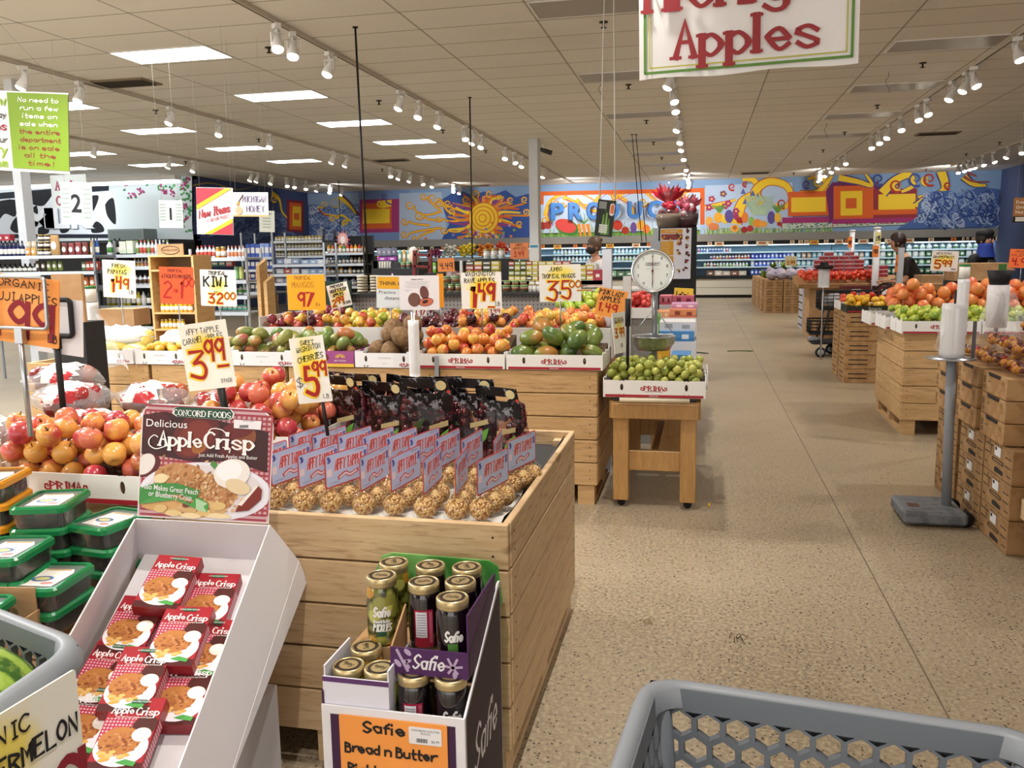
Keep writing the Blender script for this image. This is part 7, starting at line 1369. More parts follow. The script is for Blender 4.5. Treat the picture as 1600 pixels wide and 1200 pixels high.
# jumble between the gondola and the back wall
for k, x0, x1, yb, Y, hp, n, cs, lab in (('plainbox', 592, 622, 407, 11, 6, 2, ('a040a8', '8a3090'), 'purple packet on top of the middle display'), (BO, 590, 592.5, 407, 11, 8, 1, ('d86a2a',), 'narrow orange packet beside the purple ones'), ('can', 592, 612, 419, 10.8, 11, 5, ('d8d4c8', 'c8c8c0'), 'white cup in the middle display'), (BG, 622, 656, 410, 10.6, 20, 5, ('7ab0a8', 'd8c88a', 'c8a05a', '5a8a9a'), 'tall pointed snack bag in the middle display'), ('tub', 626, 652, 419, 10.3, 10, 3, ('9ad0c0',), 'mint-lidded tub in the middle display'), (B, 627, 650, 434, 10.2, 13, 4, ('3a2a18', '6a5020'), 'dark jar below the mint-lidded tubs'), (BO, 612, 624, 434, 10.4, 9, 2, ('6a2a7a', '4a2a5a'), 'purple box low in the middle display'), ('box', 700, 725, 432, 9.6, 8, 2, ('a02c2c', '7a2424'), 'red packet below the orange 4.49 card'),
    (BG, 676, 690, 426, 9.4, 16, 2, ('4a4034', '7ac03a'), 'dark and lime bag beside the red rack'), (J_, 755, 790, 404, 9, 16, 3, ('d8e4e4', 'cfd8d8'), 'pale clear container behind the wire rack'), ('plainbox', 590, 620, 399, 16, 12, 4, ('a8aac8', '8a8cb0'), 'lilac box on the far shelf behind the black rod')):
    goods(k, x0, x1, yb, Y, hp, n, cs, lab); a, b = at(x0, yb, Y), at(x1, yb, Y); w = .06 if x1 - x0 > 3 else .02; s = MB(); s.box(a.x - w, b.x + w, Y - .12, Y + .12, 0, min(a.z, b.z) - .001, mat('232326', .6)); tag(s.build('display_step'), 'dark display step under the ' + lab.split(' in ')[0].split(' beside')[0].split(' below')[0].split(' behind')[0].split(' low')[0].split(' on')[0] + 's', 'display')
t = thing('red_rack', 'small red wooden rack beside the snack bags', 'rack', M=facing(660, 414, 9.9, -.06)); s = MB(); RM = mat('7a1e1c', .5)
for x in (-.1, .1): s.box(x - .02, x + .02, -.17, .17, -.02, .02, RM)
for y in (-.15, -.02, .12): s.box(-.1, .1, y - .015, y + .015, -.02, .02, RM)
s.build('frame', t); s = MB(); s.box(-.12, .12, -t.location.z, -.18, -.05, .05, mat('232326', .6)); s.build('stand', t)
t = thing('ghost_decoration', 'pale hanging ghost decoration above the snack bags', 'decoration', at(646, 393, 10.4)); s = MB(); s.ball(.06, mat('d8d0cc', .7), 10, None, 1, .7, 1.05); s.lathe([(.05, 0), (.07, -.1), (.04, -.19), (.0, -.2)], mat('d0b8a4', .7), 10); s.build('body', t)
card2('orange hand-lettered card reading 4.49', 697, 414, 9.0, 26, 20, 'f0904a', [('4.49', 0, -.3, 9, INK, .1, 19)], None, .03, 0, .0); card2('white tag reading 5.99 below the orange 4.49 card', 705, 429, 9.1, 16, 12, 'dfe2ea', [('5.99', 0, -.2, 6, mat('b06a5a'), .1, 13)], None, 0, 0, 0)
card2('orange card reading 3.49 left of the white column', 811.5, 392, 9.0, 29, 24, 'f0905a', [('SWEET', 0, .3, 3.5, INK, .1, 12), ('APPLES', 0, .08, 3.5, INK, .1, 20), ('3.49', -.05, -.36, 8, REDINK, .13, 15)], None, .02, 0, 0, halo=False)
PI1 = bpy.data.objects['pillar_1'].location; p = at(835.5, 396, PI1.y + 16 - .16); s = MB(); s.box(-.1, .1, 0, .006, p.z - .36, p.z + .2, mat('dfe2e4', .6)); s.slab(rrect(-.085, .085, p.z + .12, p.z + .165, .02), .0, .002, mat('2f8ab8', .5), T(0, -.001, 0, PI / 2)); o = s.build('notice_board'); o.location = (PI1.x - 3, PI1.y + 16 - .163, 0); tag(o, 'white notice with blue bar on the column', 'notice')
# ================================================================== refrigerated cases along the back wall
CS = mat('14171a', .5); LT = mat('b8d4e0', .4)
for i, (x0, x1) in enumerate(((-13.4, -9), (-8.98, -4.6), (-4.58, -.2), (-.18, 4.2), (4.22, 8.6))):
    t = thing('refrigerated_case', 'long open refrigerated case at the back wall, ' + ('farthest left', 'second from the left', 'below the word on the mural', 'at the end of the aisle', 'farthest right')[i], 'refrigerated case', ((x0 + x1) / 2, 29.1, 0)); w = (x1 - x0) / 2
    s = MB(); s.box(-w, w, -.2, .7, .1, .62, mat('c8c2b4', .4)); s.box(-w, w, -.204, -.2, .33, .345, mat('8a857a')); s.build('base_panel', t); s = MB(); s.box(-w, w, -.15, .7, 0, .1, BLACKM); s.build('kickplate', t); s = MB(); s.box(-w, w, -.24, .7, .62, .72, CS); s.build('bumper', t)
    s = MB(); s.box(-w, w, .7, .74, .1, 1.8, mat('86aec4', .5)); s.build('back_panel', t)
    for z in (.98, 1.22, 1.46): s = MB(); s.box(-w, w, .12, .7, z, z + .025, LT); s.box(-w, w, .1, .12, z - .01, z + .035, mat('c8dce4', .5)); s.build('shelf_board', t)
    s = MB(); s.box(-w, w, .0, .06, 1.69, 1.72, lens((.75, .92, 1, 1), 2.2)); s.build('lamp', t)
def wall_goods(k, x0, x1, z, n, h, cs, lab, y=29.28):
    q = random.Random(int(x0 * 10 + z * 100)); nm, cat = KN[k]
    for i in range(n):
        if k not in PR: PR[k] = proto(k)
        o = PR[k].copy(); COL.objects.link(o); o.name = nm; w = (x1 - x0) / n; o.location = (x0 + (i + .5) * w, y, z + .001); o.scale = (w * .95, min(w, .2), h * q.uniform(.85, 1)); o.color = lin(q.choice(cs)); tag(o, lab, cat, lab)
MK = ('d8dce4', 'e0d0d4', 'c8d4e8', 'e4e0d0')
for x0, x1, z, k, n, h, cs, lab in ((-.1, 1.0, 1.485, WB_, 12, .17, ('c85a6a', '4a6ab8', 'd8dce4'), 'white dairy bottle on the top case shelf at the aisle end'), (.3, 1.6, 1.245, WB_, 13, .17, ('c84a4a', 'd89a4a', '6a4a9a'), 'white dairy bottle on the second case shelf at the aisle end'), (.1, 1.55, 1.005, WB_, 14, .17, ('7ab04a', 'c8d0b8', 'a83a2a'), 'pale dairy bottle on the third case shelf at the aisle end'), (.2, 1.5, .725, 'plainbox', 5, .16, ('8a5a44', 'c8b8a8', '6a4a3a'), 'brown pack in the bottom of the case at the aisle end')): wall_goods(k, x0, x1, z, n, h, cs, lab)
BL_ = ('3a58c8', '5a7ae0', 'c8d4f4', '7a94e8')
for r, z in enumerate((.725, 1.005, 1.245)): wall_goods(BG, 1.62, 3.0, z, 11, .21, BL_, 'blue and white shredded cheese bag, ' + ('bottom', 'second', 'third')[r] + ' level right of the dairy bottles'); wall_goods(BG, 3.05, 5.3, z, 14, .2, ('a8d0dc', 'd4e4ea', '8ab8cc', 'c8a48a'), 'pale teal pack, ' + ('bottom', 'second', 'third')[r] + ' level behind the purple potato bags')
for r, z in enumerate((.725, 1.005, 1.245, 1.485)): wall_goods(BG if r < 3 else WB_, 5.4, 8.5, z, 16, .19, ('8ab89a', 'c8d8c0', 'd8dcd8', '4a7a4a'), 'bagged salad pack, ' + ('bottom', 'second', 'third', 'top')[r] + ' level at the right of the back wall')
for r, z in enumerate((1.485, 1.245)): wall_goods(WB_, -5.0, -3.2, z, 14, .18, ('a8d8e0', 'd8e8ec', 'c8d0a0'), 'white-blue bottle, ' + ('top', 'second')[r] + ' level left of the standing woman'); wall_goods(WB_, -2.9, -.6, z, 18, .18, ('9ad8dc', 'b8e4e4', 'd0e8e8') if r == 0 else ('c8d8a0', 'e0d890', 'b8d8c8'), 'teal bottle, ' + ('top', 'second')[r] + ' level behind the dial scale')
wall_goods('plainbox', -4.5, -.5, .725, 14, .2, ('5a7a5a', '8ab08a', 'c8d8c8'), 'green pack in the bottom of the case below the mural word')
# fruit heaped on the far rack
t = thing('produce_rack', 'black tiered produce rack in front of the back wall cases', 'rack', (-7.4, 26.9, 0)); s = MB(); ZR = at(730, 404, 26.9).z; s.box(-2.4, 2.4, -.3, .5, 0, ZR - .01, mat('17181a', .6)); s.build('body', t); s = MB(); s.box(-2.4, 2.4, -.36, -.3, ZR - .08, ZR + .03, mat('a8b0b8', .4)); s.build('front_rail', t)
for nm, x0, x1, n, r, c, lab in (('radish', 669, 692, 26, .05, ('7a2048', 'a83a6a'), 'purple-red radish on the far produce rack'), ('mushroom', 693, 716, 24, .06, ('c8c8b8', 'e0dcd0'), 'pale mushroom on the far produce rack'), ('lemon', 718, 745, 30, .062, ('e8c81c', 'f0dc3c'), 'yellow lemon on the far produce rack'), ('orange', 746, 774, 30, .062, ('e07a1c', 'f09a34'), 'orange on the far produce rack'), ('tomato', 775, 795, 22, .062, ('d03a20', 'e0583c'), 'red tomato on the far produce rack')):
    a, b = at(x0, 404, 26.9).x, at(x1, 404, 26.9).x; m_ = fruit_mat(nm + '_skin', c[0], c[1], None, 2, .35); f = fruit(nm, '-', nm, m_, r, 'round'); heap([f], n, a, b, 26.62, 27.1, lambda x, y: ZR + (y - 26.6) * .5, r, lab, lab + 's', 70 + n); drop(f)
# price cards hung along the black band
q = random.Random(12); t0 = MB(); t0.slab([(-.5, -.5), (.5, -.5), (.5, .5), (-.5, .5)], 0, .02, TINT, T(0, 0, 0, PI / 2)); t0.slab([(-.3, -.3), (.3, -.3), (.3, -.05), (-.3, -.05)], .02, .03, mat('a8542c'), T(0, 0, 0, PI / 2)); t0.slab([(-.35, .1), (.35, .1), (.35, .2), (-.35, .2)], .02, .03, mat('8a7a5a'), T(0, 0, 0, PI / 2)); pc = t0.build('shelf_price_card')
for i, (px, w, c) in enumerate([(603, 8, 0), (615, 5, 0), (640, 6, 0), (654, 5, 0), (660, 4, 0), (675, 6, 0), (692, 6, 1), (703, 5, 0), (715, 5, 1), (727, 5, 0), (739, 5, 0), (752, 6, 1), (761, 5, 0), (792, 6, 0), (848, 6, 1), (871, 12, 2), (899, 6, 1), (914, 6, 1), (953, 12, 2), (994, 12, 0), (1014, 6, 1), (1109, 6, 0), (1124, 13, 0), (1165, 6, 0), (1191, 17, 0), (1204, 6, 0), (1238, 6, 0), (1251, 6, 0), (1260, 6, 0), (1272, 13, 2), (1291, 6, 0), (1311, 12, 0), (1324, 7, 1), (1349, 14, 0), (1394, 20, 0), (1420, 14, 0), (1455, 7, 0), (1490, 7, 1), (1505, 3, 0), (1512, 3, 0), (1521, 4, 0), (1560, 7, 0)]):
    y = 386.5 - (px - 700) * .018; p = at(px, y, 28.49); o = pc.copy(); COL.objects.link(o); o.location = (p.x, 28.49, p.z); k = .0218; o.scale = (w * k, .3, (9 if w < 12 else 11) * k); o.color = lin(('e8e0c4', 'e8843c', 'dcb04a')[c]); tag(o, ('cream', 'orange', 'amber')[c] + ' price card hanging in the row along the black band, ' + ('left of the column' if px < 830 else 'between the column and kiosk' if px < 1090 else 'right of the aisle end'), 'price card', 'price cards on the black band')
bpy.data.objects.remove(pc)
p = at(784, 386, 28.44); s = MB(); s.tube([(-.35, 0, 0), (.25, 0, 0)], .06, ROLLFILM, 12); s.tube([(-.42, 0, 0), (.42, 0, 0)], .02, STEEL, 8); o = s.build('bag_roll'); o.location = p; tag(o, 'horizontal white bag roll hanging under the mural left of the column', 'bag roll')
# ================================================================== right-hand displays
wood_bin(1.62, 2.74, 7.28, 8.45, .83, 'wooden bin under the lime cartons at the right', 5, .12, BINWOOD2, 31, rz=-.02); wood_bin(2.78, 3.9, 7.28, 8.45, .83, 'wooden bin at the right edge beside the lime bin', 5, .12, BINWOOD2, 32)
for i, (x, y, l) in enumerate(((1.87, 7.47, 'foremost lime carton with the red logo, at the right'), (1.83, 7.9, 'second lime carton from the front, its side end showing'), (1.79, 8.33, 'rearmost white carton of the lime bin, its side end showing'), (2.46, 7.47, 'white carton of limes beside the foremost lime carton'), (2.44, 7.9, 'white carton behind the right lime carton'))): tray(l, .58, .42, .1, (x, y, .832), 0, 0, None, i in (0, 1, 2), (.04, .05))
LM = fruit_mat('lime_skin', '6f8f2a', 'b0b840', 'a8b838', 2, .3); lm_ = [fruit('lime', '-', 'lime', LM, .032, 'oval')]
heap(lm_, 150, 1.58, 2.74, 7.28, 8.0, lambda x, y: .9 + (y - 7.28) * .09, .031, 'yellow-green lime heaped in the white cartons at the right', 'limes', 81)
GF = fruit_mat('grapefruit_skin', 'd86a3c', 'e08a4a', 'd85a3a', 2, .4); gf = [fruit('grapefruit', '-', 'grapefruit', GF, .058, 'round')]
heap(gf, 64, 1.62, 3.0, 7.95, 8.55, lambda x, y: .93 + (y - 7.9) * .22, .056, 'pink-orange grapefruit heaped behind the limes', 'grapefruits', 82)
OR = fruit_mat('orange_skin', 'e08a1c', 'e89a2c', None, 2, .4); og = [fruit('orange', '-', 'orange', OR, .045, 'round')]
tray('brown carton of oranges at the right frame edge', .6, .4, .1, (3.1, 7.5, .832), 0, 2, None, False, (.03, .03)); heap(og, 26, 2.82, 3.4, 7.32, 7.68, .88, .044, 'orange in the brown carton at the right edge', 'oranges at the right edge', 83)
for i, (x, y, z, l) in enumerate(((2.9, 8.15, 1.12, 'netted bag of oranges behind the hanging film roll'), (3.2, 8.25, 1.12, 'netted bag of oranges at the right edge'), (3.05, 8.5, 1.2, 'upper netted bag of oranges by the black cup'))):
    t = thing('orange_bag', l, 'bag of oranges', (x, y, z - .1)); q = random.Random(i)
    for k in range(9): s = MB(); s.ball(.048, GF, 7, T(q.uniform(-.11, .11), q.uniform(-.08, .08), q.uniform(.05, .13))); s.build('orange', t)
    s = MB(); s.ball(1, BAGFILM, 12, T(0, 0, .09), .18, .15, .1); s.build('bag_film', t)
s = MB(); s.box(2.75, 3.5, 8.0, 8.8, .83, 1.02, CARD); tag(s.build('carton_riser'), 'brown carton riser under the netted orange bags', 'carton')
for o in lm_ + gf + og: drop(o)
def cart_stack(x, y, w, d, h, n, m, lab, slots=True, z0=0, rz=0, nm='brown_carton', grp=None):
    """a stack of cartons, each a thing"""
    s = MB(); s.box(-w / 2, w / 2, -d / 2, d / 2, .0, h - .004, m, bev=.004)
    for k in (.3, .62): s.box(-w * .42, -w * .06, -d / 2 - .001, -d / 2, h * k, h * k + .012, HOLE); s.box(w * .1, w * .42, -d / 2 - .001, -d / 2, h * k, h * k + .012, HOLE); s.box(-w / 2 - .001, -w / 2, -d * .3, d * .3, h * k, h * k + .01, HOLE)
    o = s.build(nm)
    for k in range(n):
        c = o if k == 0 else o.copy()
        if k: COL.objects.link(c)
        c.location = (x, y, z0 + k * h + .001); c.rotation_euler = (0, 0, rz); tag(c, lab + ', ' + ('bottom' if k == 0 else 'top' if k == n - 1 else ('second' if k == 1 else 'third' if k == 2 else 'fourth' if k == 3 else 'fifth')) + ' of its stack', 'carton', grp)
for i, (y, l) in enumerate(((10.35, 'brown slotted carton right of the aisle, front stack'), (10.86, 'brown slotted carton right of the aisle, rear stack'))): cart_stack(1.9, y, .56, .42, .16, 5, KRAFT, l)
t = tray('dark carton with white lettering holding yellow lemons', .56, .42, .075, (1.9, 10.35, .803), 0, 2, None, False, (.03, .03))
for c in t.children: c.data.materials[0] = mat('23281e', .6)
s = MB(); print_text(s, 'Smarty', .02, .025, .035, mat('c8ccc0', .6), T(0, -.2125, 0, PI / 2)); s.build('lettering', t)
LE = fruit_mat('lemon_skin', 'e0a820', 'e8bc3c', None, 2, .4); le = [fruit('lemon', '-', 'lemon', LE, .042, 'lemon')]
heap(le, 22, 1.63, 2.17, 10.17, 10.54, .84, .044, 'deep yellow lemon in the dark lettered carton', 'lemons in the dark carton', 84); drop(le[0])
TM = fruit_mat('tomato_skin', 'c83420', 'd8502c', None, 2, .25); tm = [fruit('tomato', '-', 'tomato', TM, .042, 'round')]
tray('red tomato carton behind the lemons', .56, .42, .09, (1.9, 10.86, .803), 0, 2, None, False, (.04, .04)); heap(tm, 24, 1.63, 2.17, 10.67, 11.05, .86, .04, 'red tomato in the carton behind the lemons', 'tomatoes behind the lemons', 85)
# tomato table, berry packs
t = thing('produce_table', 'wooden table heaped with tomatoes behind the black cart', 'table', (2.6, 15.8, 0)); s = MB(); s.add([(-.95, -.5, .86), (.95, -.5, .86), (.95, .5, .95), (-.95, .5, .95), (-.95, -.5, .93), (.95, -.5, .93), (.95, .5, 1.05), (-.95, .5, 1.05)], [(3, 2, 1, 0), (4, 5, 6, 7), (0, 1, 5, 4), (1, 2, 6, 5), (2, 3, 7, 6), (3, 0, 4, 7)], DARKWOOD); s.build('tabletop', t); s = MB(); s.box(-.75, .9, -.4, .45, 0, .86, CARD); s.build('body', t)
heap(tm, 120, 1.68, 3.0, 15.35, 16.25, lambda x, y: .96 + (y - 15.3) * .14, .042, 'red tomato heaped on the table behind the cart', 'tomatoes on the table', 86); drop(tm[0])
g = NT('berry_pack', .2); n_ = g.noise(g.coord('Object'), 40, 2); BERRY = g.out(g.mix(g.ramp(n_, .4, .6), '7a1420', 'b82c34'))
def berries():
    s = MB(); s.box(-.075, .075, -.06, .06, 0, .05, BERRY); s.box(-.08, .08, -.065, .065, .05, .068, mat('c8a8ac', .2)); return s.build('berry_pack')
for i, (px, w, l) in enumerate(((1338, 44, 'dark red carton with white label at the front of the tomato table'), (1384, 34, 'dark red carton with white label beside the cart handle'))):
    a, b = at(px - w / 2, 466, 14.9), at(px + w / 2, 447, 14.9); s = MB(); s.box(a.x, b.x, 14.9, 15.25, a.z, b.z, mat('5a1f20', .6)); m_ = (a.x + b.x) / 2; s.box(m_ - .07, m_ + .07, 14.895, 14.9, a.z + .06, b.z - .05, WHITE); s.box(a.x + .05, b.x - .05, 14.95, 15.2, 0, a.z, DARKWOOD); tag(s.build('tomato_carton'), l, 'carton')
b0 = berries(); k = 0
for r in range(6):
    n = 5 - (r > 3) * (r - 3)
    for i in range(n):
        if r == 5 and i == 1: continue
        o = b0.copy(); COL.objects.link(o); o.location = (2.06 + .17 * (i + (5 - n) / 2), 16.1, 1.06 + r * .069); tag(o, 'red berry pack in the pyramid on the tomato table, ' + ('lowest', 'second', 'third', 'fourth', 'fifth', 'top')[r] + ' tier', 'berry pack', 'berry packs tier ' + str(r))
for r in range(3):
    for i in range(2): o = b0.copy(); COL.objects.link(o); o.location = (2.9 + .17 * i, 15.75, 1.03 + r * .069); tag(o, 'dark berry pack in the small block beside the woman, tier ' + ORDN[r], 'berry pack', 'dark berry packs ' + str(r))
bpy.data.objects.remove(b0)
for px, y0, Y, hw, l in ((1332, 362, 16.4, .045, 'white round post above the berry packs'), (1371, 358, 15.2, .055, 'thick white round post left of the woman'),): p = at(px, y0, Y); s = MB(); s.tube([(0, 0, 0), (0, 0, p.z)], hw, mat('dcdce0', .4), 14); s.lathe([(hw * 1.1, p.z), (hw * 1.1, p.z + .03), (0, p.z + .035)], WHITE, 14); o = s.build('white_post'); o.location = (p.x, Y, 0); tag(o, l, 'post')
for px, y0, y1, w, Y, l, lines in ((1328, 370, 387, 7, 16.34, 'orange price card on the white post above the berries', '98'), (1368, 383, 402, 10, 15.142, 'orange card reading 98 beside the thick white post', '98'), (1372, 362, 382, 9, 15.142, 'cream card reading 1.95 on the thick white post', '1.95')): card2(l, px, (y0 + y1) / 2, Y, w, y1 - y0, 'f0883c' if 'orange' in l else 'e8dc9a', [(lines, 0, -.2, (y1 - y0) * .35, INK, .12, w * .7)], None, 0, 0, None)
p = at(1404, 410, 12.0); s = MB(); pt = at(1404, 387, 12.0); s.box(-.035, .035, -.03, .03, 0, pt.z, mat('c8ccd4', .4)); o = s.build('white_post'); o.location = (at(1403, 420, 12).x, 12.0, 0); o.rotation_euler = (0, .02, 0); tag(o, 'pale square post in front of the dark-haired woman', 'post')
card2('orange card hanging edge-on from the pale post before the woman', 1403, 412, 11.972, 8, 29, 'f08a3c', [('LB', 0, -.1, 6, INK, .12, 5)], None, -.05, 0, 0)
# white crate column, potato cartons and bags
for i, (x, y, l) in enumerate(((1.77, 21.9, 'brown carton at the aisle corner under the potato bags, left stack'), (2.2, 21.9, 'brown carton under the potato bags, right stack'), (1.76, 22.6, 'tan carton along the aisle behind the corner stack'), (1.75, 24.0, 'tan carton farther along the aisle'), (1.74, 25.4, 'tan carton at the far end of the potato display'))):
    if i < 2: cart_stack(x, y, .41, .5, .2, 4, KRAFT, l)
    else: cart_stack(x, y + .3, .44, 1.35 if i > 2 else .8, .4, 2, CARD, l)
PT = blotch('purple_net_bag', '9a8fa6', 'bab0be', 60, .4, .6, .6)
q = random.Random(6)
for i in range(24):
    s = MB(); s.ball(.15, PT, 8, T(0, 0, 0, q.random() * .4, q.random() * .4, q.random() * 3), 1.1, .85, .6, lambda p: 1 + .09 * math.sin(p.x * 9 + i) * math.cos(p.y * 8 + p.z * 7)); o = s.build('potato_bag'); r = i // 8; o.location = (1.72 + (i % 8) * .245 + q.uniform(-.04, .04), 21.8 + r * .3, .90 + r * .04 + q.uniform(0, .01)); tag(o, 'purple-grey net bag of potatoes heaped on the brown cartons', 'bag of potatoes', 'potato bags')
s = MB(); s.box(2.45, 3.6, 21.7, 22.5, 0, .79, mat('3a2c20', .8)); tag(s.build('display_table'), 'dark table carrying the right part of the potato heap', 'table')
for i, (x, y, z) in enumerate(((1.66, 23.2, .92), (1.8, 23.6, .92), (1.7, 24.2, .92), (1.95, 24.4, 1.15), (2.2, 24.2, 1.15), (2.5, 24.3, 1.18))):
    s = MB(); q = random.Random(i)
    for k in range(16): a = q.uniform(0, 6.28); e = q.uniform(.1, 1.2); L = q.uniform(.12, .26); d = Vector((math.cos(a) * math.cos(e), math.sin(a) * math.cos(e), math.sin(e))); u = d.cross(Vector((0, 0, 1))).normalized() * .05; s.add([(0, 0, 0), tuple(d * L * .6 + u), tuple(d * L), tuple(d * L * .6 - u)], [(0, 1, 2, 3)], mat(q.choice(('7a9a3c', '9ab454', '5a7a30')), .6))
    o = s.build('leafy_bunch'); o.location = (x, y, z - .12); tag(o, 'green leafy corn bunch behind the potato bags', 'greens', 'corn bunches')
s = MB(); s.box(1.98, 2.8, 23.6, 24.8, 0, .98, CARD); tag(s.build('display_table'), 'carton-coloured table under the corn behind the potatoes', 'table')
card2('white card reading 3.99 above the potato bags', 1235.5, 408, 21.5, 18, 16, 'ecdfb8', [('3.99', 0, -.35, 6, REDINK, .15, 12)], None, 0, 0, 0)
s = MB()
for k in range(6): s.box(-.2, .2, -.3, .3, k * .145, k * .145 + .14, mat('b4b2bc', .6)); s.box(.08, .2, -.301, -.3, k * .145 + .01, k * .145 + .03, HOLE); s.box(-.205, -.2, -.28, .28, k * .145 + .05, k * .145 + .075, HOLE)
o = s.build('white_crate_tower'); o.location = (at(1268, 460, 17.5).x, 17.5, 0); tag(o, 'tower of white cardboard crates right of the potato cartons', 'crates')
p = at(1287, 437, 12.3); t = bag_roll('white bag roll hanging in front of the tomatoes', p.x, 12.3, at(1287, 449, 12.3).z, at(1287, 420, 12.3).z, .075, 0, None)
s = MB(); s.lathe([(.11, 0), (.13, .03), (.06, .05), (.05, .09), (0, .09)], BLACKM, 12); o = s.build('roll_cap'); o.parent = t; o.location = (0, 0, at(1287, 420, 12.3).z)
# black shopping cart in front of the tomato table
CX, CY = 1.78, 12.8; t = thing('shopping_cart', 'black shopping cart with grey wheels pushed by the dark-haired woman', 'shopping cart', (CX, CY, 0))
def wire(nm, x0, x1, y0, y1, z0, z1, n, m_=BLACKM, sl=0):
    s = MB(); c = [(x0, y0), (x1, y0), (x1, y1), (x0, y1)]
    for k in range(n + 1): z = z0 + (z1 - z0) * k / n; s.tube([(a, b, z) for a, b in c], .006 if 0 < k < n else .012, m_, 5, True)
    for i in range(4):
        a, b = c[i], c[(i + 1) % 4]
        for k in range(9): u = k / 9; s.tube([(a[0] + (b[0] - a[0]) * u, a[1] + (b[1] - a[1]) * u, z0), (a[0] + (b[0] - a[0]) * u, a[1] + (b[1] - a[1]) * u, z1)], .004, m_, 4)
    for k in range(7): s.tube([(x0, y0 + (y1 - y0) * k / 6, z0), (x1, y0 + (y1 - y0) * k / 6, z0)], .004, m_, 4)
    s.build(nm, t)
wire('upper_basket', -.12, .62, -.25, .25, .68, .92, 5); wire('lower_basket', -.24, .45, -.24, .24, .33, .52, 4)
s = MB()
for y in (-.25, .25): s.tube([(-.2, y, .2), (.6, y, .22), (.62, y, .3), (.66, y, .92), (.78, y, 1.02)], .016, BLACKM, 8); s.tube([(-.1, y, .2), (.0, y, .7)], .014, BLACKM, 8)
s.tube([(-.26, -.1, .26), (-.05, -.14, .24)], .035, mat('8d9094', .5), 10); s.box(-.22, .6, -.25, .25, .19, .215, BLACKM); s.build('frame', t); s = MB(); s.tube([(.78, -.25, 1.02), (.78, .25, 1.02)], .02, BLACKM, 8); s.build('handle', t)
for x, y in ((-.1, -.26), (.1, .2), (.55, -.26), (.55, .26)): s = MB(); s.lathe([(0, -.02), (.07, -.02), (.075, 0), (.07, .02), (0, .02)], BLACKM, 18, T(x, y, .076, PI / 2)); s.lathe([(0, -.024), (.045, -.024), (.045, .024), (0, .024)], mat('a0a4a8', .5), 14, T(x, y, .076, PI / 2)); s.box(x - .012, x + .012, y - .03, y + .03, .1, .2, BLACKM); s.build('wheel', t)
for i, z in enumerate((.62, .47)): s = MB(); s.box(.2, .46, -.27, -.255, z, z + .08, mat('a02026', .5)); s.build('red_tag', t)
for i, (x, z, c, l) in enumerate(((.1, .70, 'b0b0b8', 'crumpled clear bag of goods in the black cart'), (.35, .70, '9a5a6a', 'bag of red fruit in the black cart'))): s = MB(); s.ball(.12, mat(c, .3), 8, None, 1.2, .9, .8, lambda p: 1 + .12 * math.sin(p.x * 9) * math.cos(p.z * 8)); o = s.build('shopping_bag'); o.location = (CX + x, CY, z + .1); tag(o, l, 'bag')
# cartons of cherry tomatoes at the right edge
BC = blotch('dark_kraft', '8f6c44', 'a07c52', 14, .4, .65, .8)
def tomcarton(big):
    w, d, h = (.52, .41, .174) if big else (.52, .36, .112); s = MB(); s.box(0, w, -d / 2, d / 2, 0, h - .003, BC if big else KRAFT, bev=.003); K = T(0, 0, 0, PI / 2, 0, -PI / 2); LN = mat('3a2a1a', .8)
    if big:
        for u in (-.3, -.1, .0, .1): s.ribbon([(u * d, h * .86), (u * d, h * .94)], .006, LN, K, .001)
        for a, b, z in ((-.46, -.2, .8), (-.46, -.3, .55), (.26, .46, .7), (.26, .46, .45), (-.46, -.36, .24), (.34, .47, .2)): s.ribbon([(a * d, z * h), (b * d, z * h)], .006, LN, K, .001)
        s.ribbon([(-.25 * d, h * .8), (-.27 * d, h * .5)], .006, LN, K, .001); s.poly([(-.12 * d, .58 * h), (.1 * d, .58 * h), (.1 * d, .86 * h), (-.12 * d, .86 * h)], mat('d8d8d8', .6), .0015, K); s.poly([(-.1 * d, .74 * h), (-.04 * d, .74 * h), (-.04 * d, .84 * h), (-.1 * d, .84 * h)], INK, .002, K)
        s.tube([(u * d, v * h, .001) for u, v in ((-.18, .4), (.2, .4), (.2, .48), (-.18, .48))], .0025, LN, 4, True, K); s.slab([(-.1 * d, .1 * h), (.2 * d, .1 * h), (.2 * d, .22 * h), (-.02 * d, .26 * h), (-.1 * d, .22 * h)], .0, .001, HOLE, K)
    else:
        s.slab([(-.22 * d, .8 * h), (.22 * d, .8 * h), (.26 * d, .975 * h), (-.28 * d, .975 * h)], 0, .001, HOLE, K)
        for v in (.7, .62, .54, .46, .3, .2): s.ribbon([(-.46 * d, v * h), (-.36 * d, v * h)], .004, LN, K, .001)
        for u in (.32, .38): s.ribbon([(u * d, .6 * h), (u * d, .8 * h)], .004, LN, K, .001)
        s.ribbon([(-.26 * d, .55 * h), (-.16 * d, .55 * h)], .004, LN, K, .001); s.lathe([(0, 0), (.03, 0), (.03, .001), (0, .001)], HOLE, 14, T(.2, -d / 2, .05, PI / 2))
    return s.build('kraft_carton')
tb, ts = tomcarton(True), tomcarton(False)
for c, (y, l) in enumerate(((5.5, 'far'), (5.04, 'middle'), (4.62, 'near'))):
    for k in range(3): o = tb.copy(); COL.objects.link(o); o.location = (1.485 + .004 * c, y, .001 + k * .175); tag(o, 'printed brown carton of the right-edge display, ' + l + ' column, ' + ('bottom', 'second', 'third')[k] + ' layer', 'carton')
for c, (y, l) in enumerate(((5.56, 'far'), (5.13, 'middle'), (4.70, 'near'))):
    for k in range(3): o = ts.copy(); COL.objects.link(o); o.location = (1.47 + .004 * c, y, .527 + k * .113); tag(o, 'small brown carton with black slot, ' + l + ' column, ' + ('lowest', 'middle', 'top')[k] + ' of the upper layers', 'carton')
